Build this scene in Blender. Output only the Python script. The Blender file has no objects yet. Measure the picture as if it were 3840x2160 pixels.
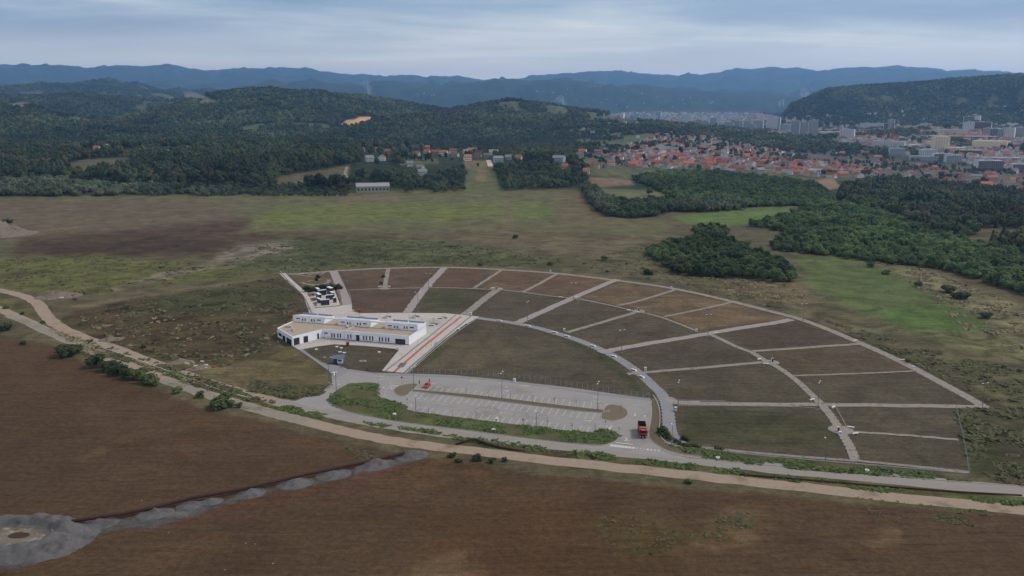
import bpy, math, random
import numpy as np
from mathutils import Vector, Matrix
C = bpy.context.scene.collection
SC = bpy.context.scene
rnd = random.Random(7)
rad = math.radians

# ------------------------------------------------------------------ camera, sky, sun
CAM_H = 104.0; FOC = 3250.0; PITCH = math.atan((1080 - 390) / FOC)
cam = bpy.data.objects.new('camera', bpy.data.cameras.new('camera')); C.objects.link(cam)
cam.location = (0, 0, CAM_H); cam.rotation_euler = (math.pi/2 - PITCH, 0, 0)
cam.data.sensor_width = 36.0; cam.data.lens = 36.0 * FOC / 3840
cam.data.clip_start = 1.0; cam.data.clip_end = 40000
SC.camera = cam
SUN_EL, SUN_AZ = rad(48), rad(78)          # azimuth measured from +Y towards +X
SC.view_settings.view_transform = 'Standard'; SC.view_settings.look = 'None'
SC.view_settings.gamma = 1.0; SC.view_settings.exposure = 0.0
SC.render.engine = 'CYCLES'
SC.cycles.use_denoising = True
SC.cycles.max_bounces = 4; SC.cycles.diffuse_bounces = 2; SC.cycles.glossy_bounces = 2
SC.cycles.transmission_bounces = 2; SC.cycles.volume_bounces = 2; SC.cycles.transparent_max_bounces = 8
SC.cycles.use_adaptive_sampling = True; SC.cycles.adaptive_threshold = 0.015

def N(nt, typ, **kw):
    n = nt.nodes.new(typ)
    for k, v in kw.items():
        if k.startswith('i_'): n.inputs[k[2:].replace('_', ' ')].default_value = v
        else: setattr(n, k, v)
    return n
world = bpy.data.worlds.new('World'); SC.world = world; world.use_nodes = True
nt = world.node_tree; nt.nodes.clear(); L = nt.links.new
out = N(nt, 'ShaderNodeOutputWorld')
sky = N(nt, 'ShaderNodeTexSky', sky_type='NISHITA', sun_disc=False, sun_elevation=SUN_EL, sun_rotation=SUN_AZ, altitude=300.0, dust_density=3.0)
bg1 = N(nt, 'ShaderNodeBackground', i_Strength=0.05); L(sky.outputs[0], bg1.inputs[0])
tc = N(nt, 'ShaderNodeTexCoord'); sep = N(nt, 'ShaderNodeSeparateXYZ'); L(tc.outputs['Generated'], sep.inputs[0])
def M(op, a, b=None, c=None, nt_=None, clamp=False):
    n = (nt_ or nt).nodes.new('ShaderNodeMath'); n.operation = op; n.use_clamp = clamp
    for i, s in enumerate((a, b, c)):
        if s is None: continue
        if isinstance(s, (int, float)): n.inputs[i].default_value = s
        else: (nt_ or nt).links.new(s, n.inputs[i])
    return n.outputs[0]
zc = M('MAXIMUM', sep.outputs[2], 0.0)
den = M('ADD', zc, 0.10)
comb = N(nt, 'ShaderNodeCombineXYZ'); L(M('DIVIDE', sep.outputs[0], den), comb.inputs[0]); L(M('DIVIDE', sep.outputs[1], den), comb.inputs[1])
mp = N(nt, 'ShaderNodeMapping'); mp.inputs['Rotation'].default_value = (0, 0, rad(-12)); mp.inputs['Location'].default_value = (1.7, .9, 0); mp.inputs['Scale'].default_value = (0.36, 0.8, 1); L(comb.outputs[0], mp.inputs[0])
n1 = N(nt, 'ShaderNodeTexNoise', i_Scale=0.9, i_Detail=7.0, i_Roughness=0.55, i_Distortion=0.5); L(mp.outputs[0], n1.inputs[0])
mp2 = N(nt, 'ShaderNodeMapping'); mp2.inputs['Location'].default_value = (0, 0, 0); mp2.inputs['Scale'].default_value = (0.42, 0.36, 1); L(comb.outputs[0], mp2.inputs[0])
n2 = N(nt, 'ShaderNodeTexNoise', i_Scale=0.8, i_Detail=4.0, i_Roughness=0.5); L(mp2.outputs[0], n2.inputs[0])
mixn = M('SUBTRACT', M('ADD', M('MULTIPLY', n1.outputs[0], 1.05), M('MULTIPLY', n2.outputs[0], 0.95)), 0.43)
ramp = N(nt, 'ShaderNodeValToRGB'); L(mixn, ramp.inputs[0])
e = ramp.color_ramp.elements
e[0].position = 0.40; e[0].color = (0.12, 0.185, 0.31, 1)
e[1].position = 0.76; e[1].color = (0.74, 0.72, 0.67, 1)
k = e.new(0.57); k.color = (0.29, 0.36, 0.44, 1)
# unseen overhead deck tinted for its light, pale band above the horizon
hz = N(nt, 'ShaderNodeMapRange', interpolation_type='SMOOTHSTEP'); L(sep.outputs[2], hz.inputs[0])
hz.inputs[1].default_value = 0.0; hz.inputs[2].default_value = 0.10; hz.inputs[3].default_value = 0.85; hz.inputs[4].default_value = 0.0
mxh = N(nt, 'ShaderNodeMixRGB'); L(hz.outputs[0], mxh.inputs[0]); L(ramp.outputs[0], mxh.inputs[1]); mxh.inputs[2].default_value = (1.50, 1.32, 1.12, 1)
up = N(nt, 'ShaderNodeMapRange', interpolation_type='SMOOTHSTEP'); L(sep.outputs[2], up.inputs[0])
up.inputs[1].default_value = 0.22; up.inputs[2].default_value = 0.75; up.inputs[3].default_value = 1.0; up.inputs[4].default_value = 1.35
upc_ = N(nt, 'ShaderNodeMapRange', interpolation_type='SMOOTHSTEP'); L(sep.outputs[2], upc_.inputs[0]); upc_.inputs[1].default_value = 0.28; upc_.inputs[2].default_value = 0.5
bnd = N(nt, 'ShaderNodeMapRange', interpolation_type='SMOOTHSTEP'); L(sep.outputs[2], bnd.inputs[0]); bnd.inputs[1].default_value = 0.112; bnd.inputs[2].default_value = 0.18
mxb = N(nt, 'ShaderNodeMixRGB'); L(bnd.outputs[0], mxb.inputs[0]); L(mxh.outputs[0], mxb.inputs[1]); mxb.inputs[2].default_value = (0.66, 0.84, 1.08, 1)     # unseen blue-white band added to brighten the haze
mxu = N(nt, 'ShaderNodeMixRGB'); L(upc_.outputs[0], mxu.inputs[0]); L(mxb.outputs[0], mxu.inputs[1]); mxu.inputs[2].default_value = (0.25, 0.205, 0.15, 1)     # unseen deck overhead, warmed to offset the blue sky light
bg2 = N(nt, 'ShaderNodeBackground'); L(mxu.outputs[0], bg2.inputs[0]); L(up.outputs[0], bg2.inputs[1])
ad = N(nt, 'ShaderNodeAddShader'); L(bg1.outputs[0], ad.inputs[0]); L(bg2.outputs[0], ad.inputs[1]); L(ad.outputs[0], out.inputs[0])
sun = bpy.data.objects.new('sun', bpy.data.lights.new('sun', 'SUN')); C.objects.link(sun)
sun.data.energy = 2.0; sun.data.angle = rad(10); sun.data.color = (1.0, 0.93, 0.84)
sd = Vector((math.sin(SUN_AZ)*math.cos(SUN_EL), math.cos(SUN_AZ)*math.cos(SUN_EL), math.sin(SUN_EL)))
sun.rotation_euler = sd.to_track_quat('Z', 'Y').to_euler(); sun.location = (0, 0, 500)

# ------------------------------------------------------------------ helpers
HAZE = 6.9e-5
EXPO = 0.98
def lin(c): return tuple(((v/255)/12.92 if v/255 <= .04045 else ((v/255+.055)/1.055)**2.4) for v in c)
def col(r, g, b): return tuple(min(.82, v/EXPO) for v in lin((r, g, b)))    # colour seen in flat daylight -> albedo
REG = dict(A=(960, 960, 2.6833), B=(1440, 1320, 2.3), C=(1680, 980, 2.4769), D=(2480, 1100, 1.8941), E=(0, 1020, 2.131),
           F=(0, 0, .67083), S=(1000, 1100, 4.025), T=(2200, 1380, 4.025), G=(1040, 960, 5.174), P=(0, 1600, 1.5153),
           V=(1300, 500, 2.3418), W=(2300, 500, 3.22), X=(3000, 400, 3.0667), Y=(2440, 200, 1.84), U=(0, 200, 1.84), O=(1200, 200, 1.84))
cp, sp = math.cos(PITCH), math.sin(PITCH)
def ray(px, py):
    u = 1080 - py
    return (px - 1920, FOC*cp + u*sp, -FOC*sp + u*cp)
def full(r, x, y):
    x0, y0, s = REG[r]; return x0 + x/s, y0 + y/s
def G(r, x, y, z=0.0):                       # the point of the flat site seen at that place of a survey picture
    d = ray(*full(r, x, y)); t = (z - CAM_H)/d[2]; return (d[0]*t, d[1]*t)
def pix(x, y, z):                            # inverse, in whole-picture units (2576 wide)
    fw = y*cp - (z - CAM_H)*sp; upc = y*sp + (z - CAM_H)*cp
    fw = np.maximum(fw, 1e-3)
    return (1920 + FOC*x/fw)*.67083, (1080 - FOC*upc/fw)*.67083

def hash2(ix, iy, s):
    h = (ix.astype(np.int64)*374761393 + iy.astype(np.int64)*668265263 + s*1274126177) & 0xffffffff
    h = ((h ^ (h >> 13))*1274126177) & 0xffffffff
    return ((h ^ (h >> 16)) & 0xffff)/65535.0
def vnoise(x, y, s=0):
    ix = np.floor(x); iy = np.floor(y); fx = x-ix; fy = y-iy
    fx = fx*fx*(3-2*fx); fy = fy*fy*(3-2*fy)
    a = hash2(ix, iy, s); b = hash2(ix+1, iy, s); c = hash2(ix, iy+1, s); d = hash2(ix+1, iy+1, s)
    return (a*(1-fx)+b*fx)*(1-fy) + (c*(1-fx)+d*fx)*fy
def fbm(x, y, s=0, o=4):
    r = 0; a = .5; t = 0
    for i in range(o):
        r = r + a*vnoise(x*2**i, y*2**i, s+i*17); t += a; a *= .5
    return r/t

def tag(o, label=None, cat=None, group=None, kind=None):
    if label: o['label'] = label
    if cat: o['category'] = cat
    if group: o['group'] = group
    if kind: o['kind'] = kind
    return o
def mesh_np(name, V, F, smooth=False):
    me = bpy.data.meshes.new(name)
    V = np.asarray(V, dtype=np.float32).reshape(-1, 3); F = np.asarray(F, dtype=np.int32)
    n = F.shape[1]
    me.vertices.add(len(V)); me.vertices.foreach_set('co', V.ravel())
    me.loops.add(F.size); me.loops.foreach_set('vertex_index', F.ravel())
    me.polygons.add(len(F)); me.polygons.foreach_set('loop_start', np.arange(0, F.size, n, dtype=np.int32))
    me.polygons.foreach_set('loop_total', np.full(len(F), n, dtype=np.int32))
    if smooth: me.polygons.foreach_set('use_smooth', np.ones(len(F), dtype=bool))
    me.update(); me.validate(); return me
def link(name, me, mat=None, parent=None):
    o = bpy.data.objects.new(name, me); C.objects.link(o)
    if mat is not None and not me.materials: me.materials.append(mat)
    if parent: o.parent = parent
    return o
def empty(name, loc=(0, 0, 0), rz=0.0):
    o = bpy.data.objects.new(name, None); C.objects.link(o); o.location = loc; o.rotation_euler = (0, 0, rz); o.empty_display_size = .3
    return o
def kids(o): return [c for c in o.children]
def copy_tree(o, parent=None):
    c = o.copy(); C.objects.link(c)
    if parent: c.parent = parent
    for ch in kids(o): copy_tree(ch, c)
    return c

class MB:
    def __init__(s): s.v = []; s.f = []; s.m = []; s.cur = 0
    def add(s, vs, fs):
        b = len(s.v); s.v += [tuple(p) for p in vs]
        for f in fs: s.f.append([b+i for i in f]); s.m.append(s.cur)
        return s
    def box(s, x0, x1, y0, y1, z0, z1, M4=None):
        vs = [Vector(p) for p in ((x0,y0,z0),(x1,y0,z0),(x1,y1,z0),(x0,y1,z0),(x0,y0,z1),(x1,y0,z1),(x1,y1,z1),(x0,y1,z1))]
        if M4: vs = [M4 @ p for p in vs]
        return s.add(vs, [(0,3,2,1),(4,5,6,7),(0,1,5,4),(1,2,6,5),(2,3,7,6),(3,0,4,7)])
    def prism(s, poly, z0, z1, bottom=False):
        n = len(poly)
        a = sum(poly[i][0]*poly[(i+1)%n][1]-poly[(i+1)%n][0]*poly[i][1] for i in range(n))
        if a < 0: poly = poly[::-1]
        vs = [(p[0], p[1], z0) for p in poly] + [(p[0], p[1], z1) for p in poly]
        fs = [[n+i for i in range(n)]] + [(i, (i+1) % n, n+(i+1) % n, n+i) for i in range(n)]
        if bottom: fs.append(list(range(n))[::-1])
        return s.add(vs, fs)
    def tube(s, pts, r, n=8, cap=True):
        pts = [Vector(p) for p in pts]; rs = r if isinstance(r, (list, tuple)) else [r]*len(pts)
        rings = []; b = len(s.v); vs = []
        for i, p in enumerate(pts):
            t = (pts[min(i+1, len(pts)-1)] - pts[max(i-1, 0)]).normalized()
            a = t.cross(Vector((0, 0, 1)) if abs(t.z) < .9 else Vector((1, 0, 0))).normalized(); c = t.cross(a)
            for k in range(n):
                q = 2*math.pi*k/n; vs.append(p + (a*math.cos(q) + c*math.sin(q))*rs[i])
        fs = [(i*n+k, i*n+(k+1) % n, (i+1)*n+(k+1) % n, (i+1)*n+k) for i in range(len(pts)-1) for k in range(n)]
        if cap: fs += [list(range(n))[::-1], [(len(pts)-1)*n+k for k in range(n)]]
        return s.add(vs, fs)
    def lathe(s, prof, n=14, c=(0, 0, 0)):
        vs = [(c[0]+r*math.cos(2*math.pi*k/n), c[1]+r*math.sin(2*math.pi*k/n), c[2]+z) for r, z in prof for k in range(n)]
        fs = [(i*n+k, i*n+(k+1) % n, (i+1)*n+(k+1) % n, (i+1)*n+k) for i in range(len(prof)-1) for k in range(n)]
        fs += [[(len(prof)-1)*n+k for k in range(n)]]
        return s.add(vs, fs)
    def mesh(s, name, smooth=False):
        me = bpy.data.meshes.new(name); me.from_pydata(s.v, [], s.f)
        if any(s.m): me.polygons.foreach_set('material_index', s.m)
        if smooth: me.polygons.foreach_set('use_smooth', [True]*len(s.f))
        me.update(); return me
    def build(s, name, mat, parent=None, smooth=False, bevel=0):
        me = s.mesh(name, smooth)
        mats = mat if isinstance(mat, (list, tuple)) else [mat]
        for m in mats: me.materials.append(m)
        o = link(name, me, None, parent)
        if bevel:
            b = o.modifiers.new('bevel', 'BEVEL'); b.width = bevel; b.segments = 2; b.limit_method = 'ANGLE'
        return o

# ------------------------------------------------------------------ materials
def mat(name, c, rough=.8, var=.25, scale=.6, coords='pos', spec=.3, metal=0., bump=0., stain=None, streak=None, rndv=0.):
    m = bpy.data.materials.new(name); m.use_nodes = True; t = m.node_tree; b = t.nodes['Principled BSDF']; l = t.links.new
    b.inputs['Roughness'].default_value = rough; b.inputs['Metallic'].default_value = metal; b.inputs['Specular IOR Level'].default_value = spec
    if coords == 'pos': src = t.nodes.new('ShaderNodeNewGeometry').outputs['Position']
    else: src = t.nodes.new('ShaderNodeTexCoord').outputs['Object']
    n = N(t, 'ShaderNodeTexNoise', i_Scale=scale, i_Detail=6.0, i_Roughness=.62); l(src, n.inputs[0])
    f = M('MULTIPLY_ADD', n.outputs[0], 2*var, 1-var, nt_=t)
    if rndv:
        oi = t.nodes.new('ShaderNodeObjectInfo')
        f = M('MULTIPLY', f, M('MULTIPLY_ADD', oi.outputs['Random'], 2*rndv, 1-rndv, nt_=t), nt_=t)
    if streak:
        mpn = t.nodes.new('ShaderNodeMapping'); mpn.inputs['Rotation'].default_value = (0, 0, streak[0]); mpn.inputs['Scale'].default_value = (streak[1], streak[2], 1); l(src, mpn.inputs[0])
        ns = N(t, 'ShaderNodeTexNoise', i_Scale=1.0, i_Detail=4.0); l(mpn.outputs[0], ns.inputs[0])
        f = M('MULTIPLY', f, M('MULTIPLY_ADD', ns.outputs[0], 2*streak[3], 1-streak[3], nt_=t), nt_=t)
    vm = t.nodes.new('ShaderNodeVectorMath'); vm.operation = 'SCALE'; l(f, vm.inputs['Scale']); vm.inputs[0].default_value = c[:3]
    o = vm.outputs[0]
    if stain:
        n2 = N(t, 'ShaderNodeTexNoise', i_Scale=stain[1], i_Detail=5.0, i_Roughness=.6); l(src, n2.inputs[0])
        mr = t.nodes.new('ShaderNodeMapRange'); l(n2.outputs[0], mr.inputs[0]); mr.inputs[1].default_value = stain[2]; mr.inputs[2].default_value = stain[2]+.16
        mx = t.nodes.new('ShaderNodeMixRGB'); l(mr.outputs[0], mx.inputs[0]); l(o, mx.inputs[1]); mx.inputs[2].default_value = (*stain[0], 1); o = mx.outputs[0]
    l(o, b.inputs['Base Color'])
    if bump:
        bp = N(t, 'ShaderNodeBump', i_Strength=.6, i_Distance=bump); l(n.outputs[0], bp.inputs['Height']); l(bp.outputs[0], b.inputs['Normal'])
    return m
m_conc = mat('pale_concrete', col(178, 173, 169), .85, .10, .25, stain=(col(150, 146, 142), .06, .55))
m_paver = mat('pink_grey_pavers', col(148, 138, 137), .9, .22, 1.1, stain=(col(112, 106, 96), .35, .60))
m_pavergrey = mat('worn_grey_pavers', col(138, 131, 124), .9, .28, 1.3, stain=(col(98, 94, 78), .45, .52))
m_asph_path = mat('blue_grey_asphalt', col(131, 131, 137), .85, .14, .7, stain=(col(116, 115, 118), .12, .56))
m_asph = mat('worn_asphalt', col(143, 140, 139), .85, .13, .6, stain=(col(127, 124, 122), .08, .52), streak=(rad(-13), .03, .5, .10))
m_road = mat('dusty_road', col(138, 133, 128), .9, .12, .5, streak=(rad(-10), .02, .55, .14), stain=(col(150, 136, 122), .05, .56))
m_dirt = mat('sandy_dirt', col(148, 132, 117), .95, .22, .5, stain=(col(118, 102, 82), .12, .55))
m_gravel = mat('grey_gravel', col(132, 128, 118), .95, .26, .7, stain=(col(98, 92, 74), .12, .52))
m_white = mat('white_render', col(224, 225, 230), .7, .05, .3)
m_paint = mat('white_road_paint', col(192, 190, 188), .7, .18, 1.4, stain=(col(160, 157, 154), .8, .56))
m_yellow = mat('yellow_road_paint', col(196, 172, 96), .7, .2, 1.2)
m_red = mat('red_paving', col(172, 92, 80), .85, .12, .8)
m_dkstrip = mat('dark_paving_strip', col(118, 116, 115), .85, .12, .8)
m_kerb = mat('kerb_stone', col(160, 157, 152), .85, .15, 1.0)
m_skid = mat('tyre_rubber_mark', col(112, 109, 108), .8, .2, 1.0)
m_glass = mat('dark_glass', (.012, .015, .022), .12, .1, .4, spec=.6)
m_tan = mat('tan_roof_gravel', col(164, 149, 133), .95, .10, .5, stain=(col(140, 116, 94), .16, .60))
m_metal = mat('galvanised_metal', col(116, 118, 121), .45, .1, 2., metal=.3)
m_lampw = mat('white_lamp_housing', col(205, 208, 210), .5, .05, 2.)
m_benchw = mat('white_bench_concrete', col(215, 213, 210), .7, .1, 1.5)
m_slab = mat('polished_black_stone', (.02, .024, .034), .25, .2, 1., spec=.5)
m_rust = mat('rusty_steel', col(62, 40, 35), .8, .3, 1.2)
m_black = mat('black_plastic', (.018, .018, .02), .6, .1, 2.)
m_tyre = mat('tyre', (.016, .016, .017), .85, .1, 3.)
# ------------------------------------------------------------------ terrain: heights along each bearing
def yz(R, x, y):                              # height of the point seen at (x, y) of the 2576 picture, R metres out
    d = ray(*full('F', x, y)); h = math.hypot(d[0], d[1]); return math.atan2(d[0], d[1]), CAM_H + d[2]/h*R
def bearing(x, y=290): d = ray(*full('F', x, y)); return math.atan2(d[0], d[1])
FLAT = [0, 400, 900]
LZ = [(1050, [(0,2),(900,4),(1450,4),(1700,0),(2576,-4)]),
      (1280, [(0,14),(450,18),(900,24),(1200,27),(1400,24),(1600,8),(1900,2),(2200,-8),(2576,-20)]),
      (1600, [(0,28),(450,32),(900,26),(1200,22),(1400,16),(1600,10),(1800,8),(2000,0),(2300,-20),(2576,-28)]),
      (2100, [(0,5),(450,0),(900,-10),(1200,-15),(1500,10),(1700,18),(1800,10),(2000,-25),(2576,-30)])]
LY = [(2600, [(0,305),(100,300),(200,318),(300,322),(500,318),(700,310),(860,318),(900,306),(1060,296),(1200,295),(1300,301),(1400,309),(1500,316),(1600,317),(1750,322),(1850,342),(2000,354),(2576,352)]),
      (3300, [(0,264),(60,272),(150,302),(250,314),(300,303),(420,270),(560,240),(680,228),(760,240),(900,247),(1000,260),(1130,282),(1190,272),(1250,263),(1300,261),(1400,271),(1500,287),(1600,304),(1700,318),(1850,335),(2000,340),(2300,330),(2576,322)]),
      (4200, [(0,244),(200,236),(400,254),(600,246),(700,252),(900,264),(1100,287),(1500,311),(1700,318),(1900,315),(1960,306),(1990,268),(2040,248),(2080,230),(2150,222),(2240,216),(2330,209),(2400,199),(2480,194),(2560,188),(2700,184)]),
      (6200, [(0,221),(100,213),(200,210),(290,217),(360,227),(480,235),(560,229),(620,232),(700,235),(850,247),(1000,270),(1200,290),(1500,305),(1800,304),(1900,299),(2000,296),(2576,296)]),
      (9500, [(0,224),(500,237),(640,224),(700,216),(760,210),(850,216),(900,208),(945,202),(1000,212),(1100,224),(1150,214),(1250,209),(1300,208),(1450,206),(1600,215),(1750,228),(1850,238),(1950,242),(2050,247),(2576,252)]),
      (12500, [(0,215),(700,215),(1000,224),(1300,226),(1700,240),(1900,243),(2576,238)]),
      (17000, [(0,167),(80,171),(150,168),(230,180),(280,171),(350,169),(430,166),(455,168),(510,181),(580,178),(640,177),(700,174),(770,173),(830,186),(900,189),(960,194),(1030,191),(1090,198),(1130,193),(1160,196),(1210,204),(1300,198),(1360,190),(1420,185),(1500,181),(1560,181),(1610,187),(1650,188),(1700,193),(1750,188),(1800,185),(1850,177),(1930,173),(2000,172),(2060,177),(2100,177),(2140,171),(2180,170),(2220,171),(2260,167),(2330,172),(2380,180),(2450,177),(2576,186)]),
      (19500, [(0,200),(2576,205)])]
def prep():
    out = [(r, [-2, 2], [0, 0]) for r in FLAT]
    for r, p in LZ: out.append((r, [bearing(x) for x, _ in p], [z for _, z in p]))
    for r, p in LY:
        q = [yz(r, x, y) for x, y in p]; out.append((r, [a for a, _ in q], [b for _, b in q]))
    tb = np.linspace(-.62, .62, 240); zz = {o[0]: np.interp(tb, o[1], o[2]) for o in out}
    lf = np.clip((bearing(1500)-tb)/.08, 0, 1)   # dips that set the wooded ridges apart
    for r, a, b, dp in ((3750, 3300, 4200, 60*lf), (5200, 4200, 6200, 70*lf+25), (7800, 6200, 9500, 60*lf)): out.append((r, tb, np.minimum(zz[a], zz[b])-dp))
    return sorted(out, key=lambda o: o[0])
LAY = prep(); RK = np.array([l[0] for l in LAY], float)
def height(x, y):
    x = np.asarray(x, float); y = np.asarray(y, float); th = np.arctan2(x, y); R = np.hypot(x, y)
    Z = np.stack([np.interp(th, l[1], l[2]) for l in LAY])
    h = np.diff(RK); dl = np.diff(Z, axis=0)/h[:, None].reshape(-1, *([1]*x.ndim))
    m = np.zeros_like(Z)                      # monotone cubic slopes
    a, b = dl[:-1], dl[1:]
    m[1:-1] = np.where(a*b > 0, 2*a*b/np.where(np.abs(a+b) < 1e-9, 1e-9, a+b), 0)
    k = np.clip(np.searchsorted(RK, R, side='right')-1, 0, len(RK)-2)
    hh = h[k]; t = np.clip((R-RK[k])/hh, 0, 1)
    g = lambda A, kk: np.take_along_axis(A, kk[None], 0)[0]
    z0, z1, m0, m1 = g(Z, k), g(Z, k+1), g(m, k), g(m, k+1)
    z = (2*t**3-3*t**2+1)*z0 + (t**3-2*t**2+t)*hh*m0 + (-2*t**3+3*t**2)*z1 + (t**3-t**2)*hh*m1
    amp = np.interp(R, [0, 1000, 1400, 2300, 2900, 5000, 7500, 13500, 20000], [0, 0, 3, 14, 135, 160, 230, 280, 280])*(np.interp(R, [5000, 9000], [.14, .42])+.80*np.sin(np.pi*t)**2)
    n = fbm(x/330+5, y/330+9, 3, 5) - .5
    ridge = 1-2*np.abs(fbm(x/620+2, y/620, 11, 4)-.5) - .82
    town = np.clip((th-.02)/.06, 0, 1)*np.clip((5200-R)/1500, 0, 1)*np.clip((z+45)/-60+1.6, 0, 1)
    return z + amp*(n*.9 + ridge*.5)*(1-town*.85)
def hit1(r, x, y):                            # where a survey line of sight meets the terrain
    px, py = full(r, x, y); d = ray(px, py); hd = math.hypot(d[0], d[1]); s, c = d[0]/hd, d[1]/hd
    R = np.geomspace(120, 19000, 1600); zt = height(R*s, R*c); zr = CAM_H + d[2]/hd*R
    i = np.argmax(zr < zt)
    if zr[i] >= zt[i]: i = len(R)-1
    if i > 0:
        a = zr[i-1]-zt[i-1]; b = zt[i]-zr[i]; rr = R[i-1] + (R[i]-R[i-1])*a/(a+b+1e-9)
    else: rr = R[0]
    return rr*s, rr*c, float(height(np.array([rr*s]), np.array([rr*c]))[0])

def inpoly(x, y, poly):
    c = np.zeros(x.shape, bool); n = len(poly)
    for i in range(n):
        x1, y1 = poly[i]; x2, y2 = poly[(i+1) % n]
        if y1 == y2: continue
        k = ((y1 > y) != (y2 > y)) & (x < (x2-x1)*(y-y1)/(y2-y1)+x1); c ^= k
    return c
def sdist(x, y, poly):                        # signed distance, positive inside
    d = np.full(x.shape, 1e9); n = len(poly)
    for i in range(n):
        x1, y1 = poly[i]; x2, y2 = poly[(i+1) % n]; dx, dy = x2-x1, y2-y1; l2 = dx*dx+dy*dy+1e-9
        t = np.clip(((x-x1)*dx+(y-y1)*dy)/l2, 0, 1); d = np.minimum(d, (x-x1-t*dx)**2+(y-y1-t*dy)**2)
    d = np.sqrt(d); return np.where(inpoly(x, y, poly), d, -d)
def conv(r, pts): return [tuple(v*.67083 for v in full(r, *p)) for p in pts]

# zone = (colour, feather, wildness, strength, polygon)
ZN = []
def zone(c, fe, wild, poly, st=1.0, r='F', warp=1.0): ZN.append((col(*c), fe, wild, st, conv(r, poly) if r != 'F' else poly, warp))
# upper meadow
zone((95,93,66), 6, .45, [(-300,500),(0,494),(500,490),(1000,480),(1450,478),(1540,545),(1700,560),(1650,600),(1250,595),(900,588),(600,585),(-300,610)])
zone((97,86,69), 14, .45, [(-300,505),(0,505),(350,500),(560,515),(620,545),(560,570),(300,585),(60,600),(-300,620)])
zone((98,102,57), 10, .55, [(690,522),(1000,510),(1390,512),(1395,545),(1250,552),(900,560),(620,580),(640,545)])
zone((93,103,60), 7, .4, [(1300,522),(1390,523),(1395,541),(1290,541)], .8)
zone((116,100,82), 5, .3, [(850,494),(1000,492),(1000,506),(860,505)], .7)
zone((108,98,74), 3, .3, [(1262,498),(1290,498),(1292,590),(1262,590)], .55)
zone((102,90,68), 8, .4, [(1400,480),(1470,480),(1560,548),(1640,560),(1500,575),(1400,548)], .7)
zone((78,63,49), 12, .7, [(60,598),(400,570),(640,548),(605,585),(900,590),(1500,588),(1600,600),(1500,612),(1100,615),(900,598),(700,598),(560,640),(100,655),(20,640)])
zone((62,50,39), 16, .7, [(80,612),(400,598),(560,612),(540,630),(380,640),(150,655)], .85, warp=2.5)
zone((103,92,74), 7, .5, [(1000,592),(1500,592),(1660,600),(1640,640),(1500,640),(1300,625),(1000,612)], .8)
# left meadow and rubble
zone((91,91,53), 9, .6, [(-300,655),(0,652),(250,640),(480,660),(650,690),(330,728),(200,742),(110,738),(0,725),(-300,715)])
zone((72,62,50), 6, .5, [(0,690),(60,684),(90,690),(60,700),(0,702)], .8)
zone((80,82,54), 8, .9, [(690,600),(1100,603),(1420,655),(1420,672),(1000,668),(730,687),(640,690),(560,668),(680,645)])
zone((64,70,42), 6, .8, [(760,605),(900,610),(1000,640),(900,655),(780,650),(720,625)], .75)
zone((70,74,45), 5, .8, [(1050,640),(1400,660),(1380,672),(1100,668)], .7)
zone((116,107,95), 8, 1., [(548,640),(612,612),(720,611),(742,622),(690,640),(590,664),(528,660)], .9)
zone((112,103,88), 5, .8, [(262,733),(330,708),(430,680),(530,662),(545,670),(440,697),(330,722),(285,736)], .9)
zone((118,104,86), 3, .3, [(160,772),(300,748),(500,722),(715,692),(720,696),(520,730),(320,754),(240,775)], .8)
zone((74,63,46), 8, 1.0, [(150,800),(200,780),(330,752),(715,697),(760,745),(790,790),(690,870),(560,925),(440,910),(300,870),(180,835)])
zone((62,66,40), 12, .9, [(330,752),(560,722),(720,715),(740,760),(600,790),(420,790)], .7)
zone((66,58,44), 10, .8, [(560,850),(690,800),(700,880),(640,890)], .6)
zone((96,86,62), 8, .7, [(430,905),(560,922),(700,880),(750,885),(838,950),(835,985),(760,1000),(640,980),(540,950)])
zone((76,78,46), 8, .8, [(640,960),(760,975),(830,970),(800,995),(740,1002),(620,985)], .7)
# right hand fields
zone((88,83,62), 9, .8, [(1640,600),(1750,690),(2000,640),(2160,650),(2300,700),(2700,850),(2700,1010),(2490,1020),(2280,905),(1900,765),(1680,715),(1560,700),(1420,672),(1500,640)])
zone((108,94,72), 7, .6, [(1850,720),(2000,710),(2060,760),(2000,775),(1900,750)], .7)
zone((84,94,57), 10, .55, [(1990,640),(2150,650),(2290,700),(2420,765),(2500,832),(2350,845),(2160,790),(2050,730)])
zone((74,101,46), 14, .5, [(2230,782),(2390,785),(2440,825),(2300,830),(2230,805)], .7, warp=3)
zone((80,93,54), 12, .5, [(2150,700),(2240,712),(2260,735),(2160,728)], .5, warp=3)
zone((112,106,80), 8, .9, [(2185,655),(2330,680),(2500,740),(2700,830),(2700,880),(2480,800),(2330,720)], .9)
zone((96,94,66), 9, 1.0, [(2300,830),(2520,835),(2700,900),(2700,950),(2450,890)])
zone((70,66,50), 7, .8, [(2020,800),(2160,840),(2320,905),(2470,985),(2560,1040),(2700,1080),(2700,1120),(2500,1030),(2300,925),(2150,866)])
zone((68,64,48), 9, .9, [(2405,1030),(2490,1030),(2700,1020),(2700,1250),(2440,1195)])
zone((60,66,38), 9, .9, [(2430,1110),(2500,1100),(2520,1180),(2440,1190)], .6)
zone((98,86,66), 5, .4, [(2050,800),(2200,850),(2330,880),(2520,905),(2520,911),(2330,890),(2190,858),(2040,806)], .7)
zone((90,108,56), 5, .4, [(1690,545),(1850,527),(1990,521),(1995,540),(1880,560),(1800,568),(1730,562)])
zone((100,103,70), 5, .4, [(1490,474),(1680,480),(1690,500),(1600,500),(1520,510)])
zone((117,100,82), 5, .4, [(1475,446),(1580,443),(1595,465),(1490,472)])
zone((90,93,66), 4, .5, [(1172,408),(1235,404),(1262,484),(1170,482)])
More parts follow.
